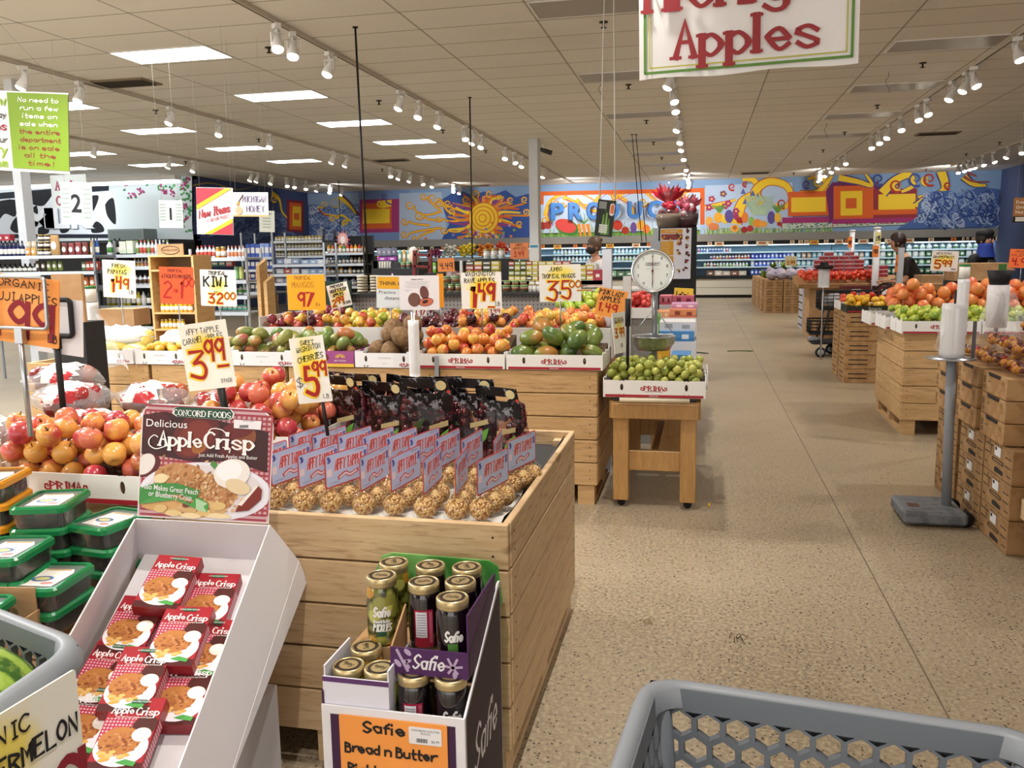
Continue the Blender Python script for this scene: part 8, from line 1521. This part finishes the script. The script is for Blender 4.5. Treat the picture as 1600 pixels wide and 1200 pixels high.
for k in range(3): o = ts.copy(); COL.objects.link(o); o.location = (1.56, 4.22, .30 + k * .15); o.scale = (1, 1, 1.32); tag(o, 'brown carton at the right frame edge, ' + ('lowest', 'middle', 'top')[k] + ' of the near stack', 'carton')
bpy.data.objects.remove(tb); bpy.data.objects.remove(ts)
t = thing('pallet', 'pale wooden pallet end showing at the right frame edge', 'pallet', (1.82, 4.22, 0)); s = MB(); s.box(-.28, .4, -.2, .18, .2, .298, BINWOOD); s.build('deck', t); s = MB(); s.box(-.2, .4, -.16, .16, 0, .2, DARKWOOD); s.build('skid', t)
g = NT('mixed_small_tomatoes', .2); SMT = g.out(g.mix(g.ramp(g.island(), .64, .68), g.mix(g.ramp(g.island(), .3, .34), '5e1c14', 'd08a22'), 'a8241e'))
def tomclam(seed):
    q = random.Random(seed); t = thing('tomato_clamshell', '-', 'clamshell'); s = MB()
    for k in range(30): s.ball(q.uniform(.014, .019), SMT, 6, T(q.uniform(-.085, .085), q.uniform(-.058, .058), q.uniform(.018, .055)))
    s.build('tomatoes', t, kind='stuff'); s = MB(); r = rrect(-.105, .105, -.075, .075, .02); n = len(r); s.add([(x * .92, y * .92, 0) for x, y in r] + [(x, y, .045) for x, y in r] + [(x * 1.04, y * 1.04, .047) for x, y in r] + [(x * .9, y * .9, .078) for x, y in r], [(k * n + i, k * n + (i + 1) % n, k * n + n + (i + 1) % n, k * n + n + i) for k in range(3) for i in range(n)] + [list(range(3 * n, 4 * n))], SHELL, None, True); s.build('plastic_shell', t); return t
tc = [tomclam(1), tomclam(2)]; q = random.Random(9)
for i, (x, y, z) in enumerate(((1.6, 4.62, .868), (1.6, 4.83, .868), (1.6, 5.05, .868), (1.6, 5.27, .868), (1.6, 5.5, .868), (1.84, 4.62, .868), (1.84, 4.85, .868), (1.84, 5.08, .868), (1.84, 5.32, .868), (1.84, 5.55, .868), (1.66, 4.8, .95), (1.66, 5.02, .95), (1.68, 5.25, .95), (1.88, 4.85, .95), (1.88, 5.1, .95), (1.9, 5.35, .95), (1.8, 5.0, 1.03), (1.82, 5.22, 1.03))):
    dup(tc[i % 2], (x, y, z), (q.uniform(-.04, .04), q.uniform(-.04, .04), PI / 2 + q.uniform(-.2, .2)), 'clear pack of small tomatoes on the right-edge cartons, ' + ('lowest layer', 'middle layer', 'top layer')[0 if i < 10 else 1 if i < 16 else 2], 'small tomato packs layer ' + str(0 if i < 10 else 1 if i < 16 else 2))
for o in tc: drop(o)
# bag-roll stand with heavy base
t = thing('bag_stand', 'grey steel stand with white bag roll and heavy wheeled base', 'stand', (1.345, 4.98, 0)); GB = blotch('worn_grey_base', '6e7278', '585c62', 18, .45, .62, .6)
s = MB(); s.box(-.235, .09, -.17, .17, .012, .085, GB, bev=.014); b_ = s.build('base', t); s = MB(); s.slab([(-.19, -.07), (-.13, -.07), (-.13, .0), (-.19, .0)], .0855, .0865, mat('5a4038', .7)); s.build('label_patch', b_)
for y in (-.13, .13): s = MB(); s.lathe([(0, -.018), (.04, -.018), (.044, 0), (.04, .018), (0, .018)], BLACKM, 18, T(.085, y, .044, PI / 2)); s.build('wheel', t)
s = MB(); s.tube([(.02, 0, .085), (-.0, 0, .905)], .026, GREYP, 16); s.build('pole', t); s = MB(); s.lathe([(0, .903), (.125, .905), (.128, .911), (0, .914)], STEEL, 28); s.build('tray_disc', t)
s = MB(); k = 10; s.lathe([(.02, .915)] + [(.062 + .0012 * (i % 2), .915 + .29 * i / k) for i in range(k + 1)] + [(.02, 1.205)], ROLLFILM, 24); s.build('plastic_roll', t); s = MB(); s.tube([(0, 0, .91), (0, 0, 1.28)], .006, BLACKM, 8); s.build('spindle', t)
s = MB(); s.box(.098, .113, -.008, .008, .912, 1.11, mat('4a4a4c', .4)); s.build('tear_prong', t); s = MB(); s.add([(-.05, -.035, 1.19), (-.095, -.04, 1.0), (-.105, -.03, .97), (-.06, -.02, .93), (-.055, -.045, 1.05)], [(0, 1, 4), (1, 2, 4), (2, 3, 4)], BAGFILM); s.build('loose_bags', t)
p = at(1506, 440, 6.7); bag_roll('narrow white roll with green cap behind the stand roll', p.x, 6.7, at(1506, 480, 6.7).z - .2, at(1506, 436, 6.7).z, .04, 0, '2f7a3c')
t = thing('bag_roll', 'white bag roll under a black cup with film draped over the tomato packs', 'bag roll', (1.79, 5.55, .0)); p = at(1561, 445, 5.55); t.location.x = p.x; s = MB(); s.lathe([(.02, 1.03), (.055, 1.03), (.06, 1.2), (.06, p.z), (.02, p.z)], ROLLFILM, 18); s.build('plastic_roll', t); s = MB(); s.lathe([(.05, p.z), (.068, p.z + .085), (.0, p.z + .085)], BLACKM, 18); s.build('black_cup', t)
s = MB(); s.tube([(0, 0, .87), (0, 0, 1.05)], .012, STEEL, 8); s.build('post', t)
s = MB(); vs = []
for i in range(11):
    for j in range(8): u, v = i / 10 - .5, j / 7; vs.append((u * (.12 + .26 * v), -.075 - .03 * v + .02 * math.sin(9 * u + 2 * v), p.z - .05 - v * .33 + .015 * math.cos(14 * u)))
s.add(vs, [(i * 8 + j, (i + 1) * 8 + j, (i + 1) * 8 + j + 1, i * 8 + j + 1) for i in range(10) for j in range(7)], BAGFILM, None, True); s.build('loose_bags', t)
card2('white card with red 5.99 for grapefruit', 1476, 408, 9.0, 42, 34, 'ebe3dc', [('WESTERN', -.05, .32, 3.6, INK, .12, 24), ('GRAPEFRUIT', -.05, .14, 4, INK, .12, 33), ('5', -.25, -.36, 13, REDINK, .2, 9), ('99', .08, -.26, 10, REDINK, .19, 14), ('BAG', .36, -.42, 2.6, INK, .12, 6)], (YS, 0, 4, 22, 10), -.05, 0, 1.1)
card2('orange card at the right frame edge reading 4.9', 1597, 404, 9.0, 40, 32, 'f0743c', [('ORGANIC', .0, .32, 3.2, INK, .1, 22), ('VALENCIA', -.02, .12, 4, INK, .1, 34), ('4.99', .0, -.36, 12, REDINK, .18, 30)], None, -.04, 0, 1.1, halo=False)
for px, py, Y, w, h, c, l in ((1470, 438, 11.5, 50, 14, CARD, 'flat brown carton behind the grapefruits'), (1535, 425, 10.0, 72, 24, CARD, 'large brown produce carton with green print behind the citrus'), (1468, 449, 10.8, 50, 9, DARKWOOD, 'shallow dark crate of tomatoes behind the grapefruits')):
    p = at(px, py, Y); k = Y / 1300; s = MB(); s.box(-w * k / 2, w * k / 2, 0, .4, -h * k / 2, h * k / 2, c)
    if 'green print' in l: s.box(w * k * .28, w * k * .42, -.002, 0, -h * k * .4, h * k * .45, mat('3a6a30', .6)); s.box(-w * k * .42, -w * k * .34, -.002, 0, -h * k * .4, h * k * .45, mat('3a6a30', .6)); print_text(s, 'Taylor', -.03, -.06, .05, INK, T(0, -.003, 0, PI / 2)) if False else None
    o = s.build('produce_carton'); o.location = p; tag(o, l, 'carton'); s = MB(); s.box(-w * k / 2, w * k / 2, .02, .4, 0, p.z - h * k / 2 - .001, mat('2a2624', .7)); o = s.build('display_stand'); o.location = (p.x, p.y, 0); tag(o, 'dark stand under the ' + l, 'stand')
# ================================================================== hanging signs
CORD = mat('9a948a', .7)
def hang(lab, px, py, Y, w, h, base, art=None, lean=0, tilt=0, yaw=0, cords=((-.42, 0), (.42, 0)), cat='hanging sign', name='hanging_sign', wave=0, vtop=None):
    k = (at(px + 50, py, Y) - at(px - 50, py, Y)).length / 100; W_, H_ = w * k, h * k; M = facing(px, py, Y, tilt, yaw, lean); t = thing(name, lab, cat, M=M); s = MB(); n = 16
    vs = [(-W_ / 2 + W_ * i / n, sy * H_ / 2 + (wave * math.sin(i * .75) if sy < 0 else 0), z + wave * math.sin(i * .9 + 1) * .6) for z in (0, -.004) for sy in (-1, 1) for i in range(n + 1)]; m_ = mat(base, .6); N = n + 1
    fs = [(i, i + 1, N + i + 1, N + i) for i in range(n)] + [(2 * N + i + 1, 2 * N + i, 3 * N + i, 3 * N + i + 1) for i in range(n)] + [(N + i, N + i + 1, 3 * N + i + 1, 3 * N + i) for i in range(n)] + [(2 * N + i, 2 * N + i + 1, i + 1, i) for i in range(n)]; s.add(vs, fs, m_)
    if art: art(s, W_, H_)
    s.build('board', t); iv = M.inverted()
    for a, b in cords:
        c = MB(); p0 = Vector((a * W_, H_ / 2, 0)); top = iv @ Vector(((M @ p0).x + b, (M @ p0).y, CEIL - .002)); c.tube([p0, top], .0012 if name != 'hanging_bag' else .006, CORD if name != 'hanging_bag' else WHITE, 5); c.build('cord', t)
    return t
BRK = mat('9c2f34', .6)
def banner(s, W_, H_):
    z = .012
    for i, (e, c) in enumerate(((.02, 'b8c060'), (.028, 'f2f0ea'), (.032, '5f9a3c'))): pass
    for e, wd, c in ((.028, .012, '5f8f3c'), (.05, .006, 'c0bc50')):
        x, y = W_ / 2 - e, H_ / 2 - e
        for a, b in (((-x, -y), (x, -y)), ((-x, -y), (-x, y)), ((x, -y), (x, y)), ((-x, y), (x, y))): s.ribbon([a, b], wd, mat(c, .6), None, z)
    for tx, yy, hh, wd in (('Apples', -.385 * H_, .215 * H_, .65 * W_), ('Michigan', -.088 * H_, .23 * H_, .92 * W_)): write(s, tx, 0, yy, hh, BRK, None, .22, z + .002, 'c', wd, 0, .5, .15)
hang('large white banner with red lettering for Michigan apples at the top', 1166, -20, 4.2, 344, 262, 'f0eeee', banner, 0, .014, -.05, ((-.45, 0), (.45, 0)), 'banner', 'banner', .006)
def green(s, W_, H_):
    s.slab([(-.13 * W_, -H_ * .46), (.5 * W_, -H_ * .46), (.5 * W_, H_ * .48), (-.18 * W_, H_ * .48)], .004, .006, mat('82a224', .6)); wt, mr = mat('f0f2e8', .6), mat('8a2a1c', .6)
    for i, (tx, c) in enumerate((('No need to', wt), ('run a few', wt), ('items on', wt), ('sale when', wt), ('the entire', mr), ('department', mr), ('is on sale', mr), ('all the', mr), ('time!', mr))): write(s, tx, .17 * W_ + .008 * W_ * (i % 3), H_ * (.37 - i * .098), H_ * .056, c, None, .2, .007, 'c', W_ * (.033 * len(tx) + .12), .1)
    for i, (tx, c, hh) in enumerate((('now', '94b822', .13), ('every day', '3a3a3c', .08), ('prices', 'a82444', .11), ('on our', '3a3a3c', .08), ('every', '94b822', .14), ('item', '94b822', .12))): write(s, tx, -.2 * W_, H_ * (.32 - i * .155), H_ * hh, mat(c, .6), None, .15, .006, 'r', None, .1)
hang('white and lime green sign about running a few items on sale', 38, 206, 5.0, 138, 104, 'eceeea', green, 0, -.085, .0, ((-.3, 0), (.48, -1.2)))
def num(n, rows):
    def f(s, W_, H_):
        print_text(s, n, .0, -.2 * H_, .42 * H_, INK, None, .006, 'c', None, .02)
        for sx in (-.33, .34):
            for i in range(rows): s.ribbon([((sx - .12) * W_, (.34 - i * .11) * H_), ((sx + .12) * W_, (.34 - i * .11) * H_)], .008, mat('8aa08a', .6), None, .006)
    return f
hang('larger white aisle sign marked with a black two', 119.5, 318, 8.0, 49, 56, 'd6e2e0', num('2', 7), 0, -.05, 0, ((-.35, 0), (.35, 0))); hang('smaller white aisle sign marked with a black one', 267, 334.5, 9.0, 37, 38, 'dde2da', num('1', 6), 0, -.03, 0, ((-.35, 0), (.35, 0)))
def cider(s, W_, H_): write(s, 'Apple', -.05 * W_, .05 * H_, .26 * H_, mat('a8305a', .6), None, .2, .006, 'c', .62 * W_, 0, .3, .14); write(s, 'Cider', -.05 * W_, -.4 * H_, .26 * H_, mat('a8305a', .6), None, .2, .006, 'c', .62 * W_, 0, .3, .14)
hang('white sign with purple lettering hanging half behind the aisle sign marked two', 108, 299, 10.0, 56, 44, 'dfe9ea', cider, 0, 0, 0)
def newi(s, W_, H_):
    for c, pts in (('b83440', [(-.5, -.5), (-.5, -.5), (.5, -.5), (.5, -.24), (-.1, -.5)]), ('b83440', [(-.5, .5), (-.5, .12), (.3, .5)]), ('e8b428', [(-.5, .12), (-.5, .02), (.5, .5), (.3, .5)]), ('e8b428', [(-.3, -.5), (-.1, -.5), (.5, -.24), (.5, -.14)])): s.slab([(x * W_ * .98, y * H_ * .98) for x, y in pts], .005, .006, mat(c, .6))
    K = T(0, 0, .0, 0, 0, .22); write(s, 'New Items', -.02 * W_, -.08 * H_, .17 * H_, BRK, K, .2, .0066, 'c', .86 * W_, .25); write(s, 'AT AWESOME PRICES!', .04 * W_, -.2 * H_, .07 * H_, mat('b86a6a', .6), K, .15, .0066, 'c', .62 * W_)
hang('red, yellow and white sign reading New Items', 335.5, 330, 8.0, 57, 65, 'e8e4e8', newi, 0, -.05, 0, ((-.4, 0), (.45, 0)))
def honey(s, W_, H_):
    write(s, 'MICHIGAN', .12 * W_, .1 * H_, .24 * H_, mat('5a4a7a', .6), None, .13, .006, 'c', .66 * W_, 0, .4); write(s, 'HONEY', .14 * W_, -.3 * H_, .24 * H_, mat('5a4a7a', .6), None, .13, .006, 'c', .5 * W_, 0, .4); s.slab(ell(-.33 * W_, -.25 * H_, .1 * W_, .17 * H_), .005, .006, mat('e0b890', .6)); s.ribbon([(-.38 * W_, -.0 * H_), (-.2 * W_, .4 * H_)], .012, mat('6a4a28', .6), None, .0065); s.slab(ell(-.35 * W_, .02 * H_, .035 * W_, .09 * H_, 12, -.5), .006, .007, mat('c89838', .6)); s.slab([(-.5 * W_, -.5 * H_), (.5 * W_, -.5 * H_), (.5 * W_, -.43 * H_), (-.5 * W_, -.43 * H_)], .005, .006, mat('d8b478', .6))
hang('white sign with purple lettering for Michigan honey', 391.5, 319.5, 8.5, 55, 34, 'e6e2e2', honey, 0, -.03, 0, ((-.42, 0), (.42, 0)))
hang('small white notice hanging below the honey sign', 417, 346, 11, 24, 30, 'dcdccf', lambda s, W_, H_: (print_text(s, 'GROCERY', 0, .3 * H_, .1 * H_, INK, None, .006, 'c', .7 * W_), [s.ribbon([(-.25 * W_, (.15 - i * .14) * H_), (.25 * W_, (.15 - i * .14) * H_)], .01, mat('9aa89a', .6), None, .006) for i in range(4)])[0], 0, -.04, 0)
def nut(s, W_, H_):
    s.slab([(-.5 * W_, -.5 * H_), (.5 * W_, -.5 * H_), (.5 * W_, -.25 * H_), (-.5 * W_, -.25 * H_)], .005, .006, BLACKM); wt = mat('efe8dc', .6)
    for i, tx in enumerate(('Fresh', 'Ground', 'Nut Butter')): print_text(s, tx, -.42 * W_, (.26 - i * .2) * H_, .13 * H_, wt, None, .0065, 'l', None, .01)
    for i in range(3): s.ribbon([(-.4 * W_, (-.31 - i * .06) * H_), (.1 * W_, (-.31 - i * .06) * H_)], .01, wt, None, .0065)
hang('brown and black sign for fresh ground nut butter at the right edge', 1606, 328, 8.0, 46, 42, 'a8703a', nut, 0, .0, 0, ((-.4, 0),))
def celery(s, W_, H_):
    for x, h0, c in ((-.1, .1, '7aa050'), (.08, .15, '8ab060'), (.22, .0, '5a8a3c'), (.0, .3, '3a5a28')): s.slab([((x - .08) * W_, -.45 * H_), ((x + .08) * W_, -.45 * H_), ((x + .03) * W_, h0 * H_), ((x - .03) * W_, h0 * H_)], .004, .005 + abs(x) * .002, mat(c, .6))
    s.slab([(-.42 * W_, .25 * H_), (.0, .25 * H_), (.0, .45 * H_), (-.42 * W_, .45 * H_)], .004, .006, mat('8a8c88', .5)); s.slab(rrect(.2 * W_, .46 * W_, .08 * H_, .42 * H_, .02), .004, .007, mat('e8e0d8', .5)); s.slab(rrect(.24 * W_, .43 * W_, .14 * H_, .38 * H_, .01), .006, .008, mat('e07a4a', .5))
    for i in range(4): s.ribbon([(-.25 * W_, (-.2 - i * .06) * H_), (.15 * W_, (-.2 - i * .06) * H_)], .015, mat('d8dcd4', .5), None, .008)
hang('dark printed bag hanging from two white cords before the mural letters', 945.5, 341, 7.5, 28, 56, '2a302c', celery, 0, -.12, .1, ((-.42, .04), (.44, -.02)), 'bag', 'hanging_bag')
# black rods hanging from the ceiling
for (x0, y0, x1, y1, Y, l) in ((555, 42, 575, 432, 8.6, 'long thin black rod hanging from the ceiling left of the mural sun'), (734, 152, 738, 405, 12.4, 'thin black rod hanging from the ceiling across the mural sun'), (529, 283, 533, 395, 20.0, 'short black rod far back left of the yellow mural panel'), (987.5, 210, 1003, 378, 16.8, 'left one of the two black cords before the mural letter U'), (993.5, 210, 1010, 378, 16.9, 'right one of the two black cords before the mural letter U')):
    a = atz(x0, y0, CEIL); b = at(x1, y1, a.y); s = MB(); r = .011 if x0 < 980 else .008; s.tube([(a.x, a.y, CEIL), (b.x, b.y, b.z)], r, BLACK, 7); s.lathe([(0, -.01), (.03, -.01), (.03, 0), (0, 0)], BLACK, 10, T(a.x, a.y, CEIL)); tag(s.build('hanging_rod'), l, 'rod')
# ================================================================== people
def limb(name, pts, edges, m_, parent=None, sub=1):
    """skin surface grown over a skeleton: pts are (x, y, z, radius)"""
    me = bpy.data.meshes.new(name); me.from_pydata([p[:3] for p in pts], edges, []); me.materials.append(m_); o = bpy.data.objects.new(name, me); COL.objects.link(o)
    md = o.modifiers.new('skin', 'SKIN'); md.use_smooth_shade = True; md.branch_smoothing = .6
    for i, p in enumerate(pts): sv = me.skin_vertices[0].data[i]; sv.radius = (p[3], p[4] if len(p) > 4 else p[3]); sv.use_root = i == 0
    sm = o.modifiers.new('smooth', 'SUBSURF'); sm.levels = sm.render_levels = sub
    if parent: o.parent = parent
    return o
SKIN_ = mat('b98568', .55)
def person(lab, loc, yaw, H, hands, lean, shirt, pants, hairc, hair, extra=None, sleeve=.45, fat=1):
    """faces local -Y; hands: two points (x, y, z) in body space"""
    t = thing('person', lab, 'person', loc, yaw); k = H / 1.7; L = lambda z: -lean * max(0, z - .95)   # the trunk leans forward
    P = [(0, 0, .96, .13, .1), (0, L(1.12), 1.12, .125, .095), (0, L(1.3), 1.3, .145, .1), (0, L(1.41), 1.41, .1, .075), (0, L(1.48) - .01, 1.48, .05), (0, L(1.55) - .025, 1.55, .07, .085), (0, L(1.62) - .03, 1.62, .076, .092), (0, L(1.68) - .02, 1.68, .055, .07)]; E_ = [(i, i + 1) for i in range(7)]; arms = []
    for s_, hp in zip((-1, 1), hands):
        sh = Vector((s_ * .185, L(1.38), 1.38)); hd = Vector(hp); mid = (sh + hd) / 2; d = (hd - sh).length; b = max(0, .29 ** 2 - (d / 2) ** 2) ** .5; el = mid + Vector((s_ * .35, .5, -.8)).normalized() * b; n = len(P); wr = hd - (hd - el).normalized() * .07
        P += [(*sh, .058), (*el, .042), (*wr, .027), (*hd, .034, .02)]; E_ += [(3, n), (n, n + 1), (n + 1, n + 2), (n + 2, n + 3)]; arms.append((sh, el, wr))
        f = (hd - wr).normalized(); sd = f.cross(Vector((0, 0, 1))).normalized(); dn = Vector((0, 0, -1))
        for j, (off, ln) in enumerate(((-.03, .07), (-.01, .08), (.01, .075), (.03, .06))): a = hd + sd * off + f * .02; m2 = len(P); P += [(*(a + f * ln * .5), .0095), (*(a + f * ln * .75 + dn * .03), .0085)]; E_ += [(n + 3, m2), (m2, m2 + 1)]
        m2 = len(P); P += [(*(hd - sd * s_ * .04 + f * .01), .011), (*(hd - sd * s_ * .05 + f * .05 + dn * .01), .009)]; E_ += [(n + 3, m2), (m2, m2 + 1)]
    for s_ in (-1, 1): n = len(P); P += [(s_ * .09, 0, .88, .085), (s_ * .1, -.01, .5, .058), (s_ * .1, .01, .09, .04), (s_ * .11, -.1, .035, .035)]; E_ += [(0, n), (n, n + 1), (n + 1, n + 2), (n + 2, n + 3)]
    limb('body', P, E_, SKIN_, t)
    Sx = [(0, 0, .9, .15, .118), (0, L(1.12), 1.12, .142, .112), (0, L(1.3), 1.3, .162, .116), (0, L(1.415), 1.415, .11, .085)]; SE = [(0, 1), (1, 2), (2, 3)]
    for sh, el, wr in arms: n = len(Sx); e2 = el + (wr - el) * max(0, sleeve - .5) * 2 if sleeve > .5 else sh + (el - sh) * sleeve * 1.8; Sx += [(*sh, .073), (*(el if sleeve > .5 else (sh + e2) / 2), .062), (*e2, .056)]; SE += [(3, n), (n, n + 1), (n + 1, n + 2)]
    Sx[:4] = [(a, b + .03 * (fat > 1), c, d * fat, e * fat) for a, b, c, d, e in Sx[:4]]
    limb('shirt', Sx, SE, shirt, t)
    Px = [(0, 0, .95, .14, .11)]; PE = []
    for s_ in (-1, 1): n = len(Px); Px += [(s_ * .09, 0, .86, .1), (s_ * .1, -.01, .5, .073), (s_ * .1, .01, .1, .06)]; PE += [(0, n), (n, n + 1), (n + 1, n + 2)]
    limb('trousers', Px, PE, pants, t)
    for s_ in (-1, 1): s = MB(); s.ball(.06, mat('2a2a2e', .6), 8, T(s_ * .11, -.06, .045), .85, 2.1, .72); s.build('shoe', t)
    hz = 1.615; hy = L(1.6) - .03
    s = MB(); s.ball(.112, mat(hairc, .5), 14, T(0, hy + .022, hz + .03), .86, 1.0, 1.06, lambda p: (.82 if p.y < -.5 and p.z < .35 else 1) + .05 * math.sin(p.x * 14) * math.sin(p.z * 11 + p.y * 7)); 
    if hair == 'long': s.ball(.1, mat(hairc, .5), 12, T(0, hy + .07, hz - .13), .95, .62, 1.6)
    if hair == 'up': s.ball(.06, mat(hairc, .5), 10, T(0, hy + .09, hz + .1), 1.1, .9, .9)
    s.build('hair', t)
    f = MB(); f.ball(.016, SKIN_, 6, T(0, hy - .1, hz - .015), .8, 1.1, 1.3)
    for s_ in (-1, 1): f.ball(.011, mat('e8e4e0', .3), 6, T(s_ * .032, hy - .082, hz + .018), 1.2, .7, .8); f.ball(.006, INK, 5, T(s_ * .032, hy - .089, hz + .018)); f.ball(.02, SKIN_, 6, T(s_ * .082, hy + .01, hz - .005), .4, .9, 1.4)
    f.slab(ell(0, 0, .022, .006), 0, .004, mat('8a4a44', .5), T(0, hy - .088, hz - .06, PI / 2)); f.build('face_features', t)
    if extra: extra(t, hy, hz)
    t.scale = (k,) * 3; return t
g = NT('dark_print_blouse', .8); n_ = g.noise(g.coord('Object', (6, 6, 2)), 9, 3); BLOUSE = g.out(g.mix(g.ramp(n_, .57, .62), 'dcd8d8', '3a3c48'))
def mask(c, z0=-.045, big=False):
    def f(t, hy, hz): s = MB(); s.ball(.082, mat(c, .7), 12, T(0, hy - .03, hz + z0), .92, .92, .72 if not big else 1.05); s.build('face_mask', t)
    return f
p = at(938, 400, 12.0); person('woman in a white patterned blouse and dark mask looking down behind the mango card', (p.x, 12.0, 0), -.9, 1.68, ((-.24, -.32, 1.08), (.2, -.34, 1.06)), .14, BLOUSE, mat('3a4458', .8), '5a4434', 'up', mask('1c1c20'))
p = at(1427, 410, 13.3); person('woman with long dark hair in a black top pushing a black shopping cart', (p.x, 13.1, 0), -PI / 2, 1.68, ((-.2, -.42, 1.06), (.2, -.42, 1.06)), .4, mat('1e1512', .8), mat('7a8494', .8), '2e1c14', 'long', None, .45, 1.25)
def gaiter(t, hy, hz): s = MB(); s.lathe([(.13, -.22), (.105, -.14), (.094, -.08), (.092, -.04), (.08, -.035)], mat('1f3a94', .7), 16, T(0, hy, hz), caps=False); s.build('neck_gaiter', t); s = MB(); s.ball(.118, mat('15161a', .7), 12, T(0, hy + .02, hz + .095), .86, 1, .62); s.build('cap', t); s = MB(); print_text(s, 'BUSCH', 0, 1.33, .03, mat('dcdcdc', .6), T(0, -.2, 0, PI / 2)); s.build('shirt_lettering', t)
p = at(1527, 400, 12.6); person('person in a black shirt, black cap and blue neck gaiter behind the citrus cartons', (p.x, 12.6, 0), .7, 1.68, ((-.12, -.36, 1.2), (.12, -.38, 1.22)), .12, mat('121316', .8), mat('20242c', .8), '1c1614', 'short', gaiter)
# litter on the floor
for i, (x, y, l) in enumerate(((1155, 549, 'curled green stem lying on the aisle floor'), (1090, 552, 'dark leaf scrap at the foot of the drink stack'), (1012, 973, 'small dry tuft of stems on the floor near the nearest bin'), (1110, 792, 'tiny yellow scrap on the floor beside the table'), (1150, 1000, 'thin dark twig on the floor in the foreground'))):
    p = atz(x, y, 0); s = MB(); q = random.Random(i); c = ('5a6a3a', '2a3420', '8a7a48', 'd8a838', '4a3a28')[i]
    for k in range(1 if i == 3 else 6): a = q.uniform(-.25, .25) if i < 2 else q.uniform(0, 6.28); L = (.2, .14, .02, .012, .03)[i] * q.uniform(.5, 1); u = Vector((math.cos(a), math.sin(a), 0)) * L; o_ = Vector((q.uniform(-.03, .03), q.uniform(-.02, .02), 0)); s.tube([o_ - u + Vector((0, 0, .005)), o_ + Vector((0, .02, .012)), o_ + u + Vector((0, 0, .005))], (.005, .006, .0012, .008, .0015)[i], mat(c, .8), 5)
    o = s.build('floor_scrap'); o.location = p; tag(o, l, 'scrap')
for o in PR.values(): bpy.data.objects.remove(o)
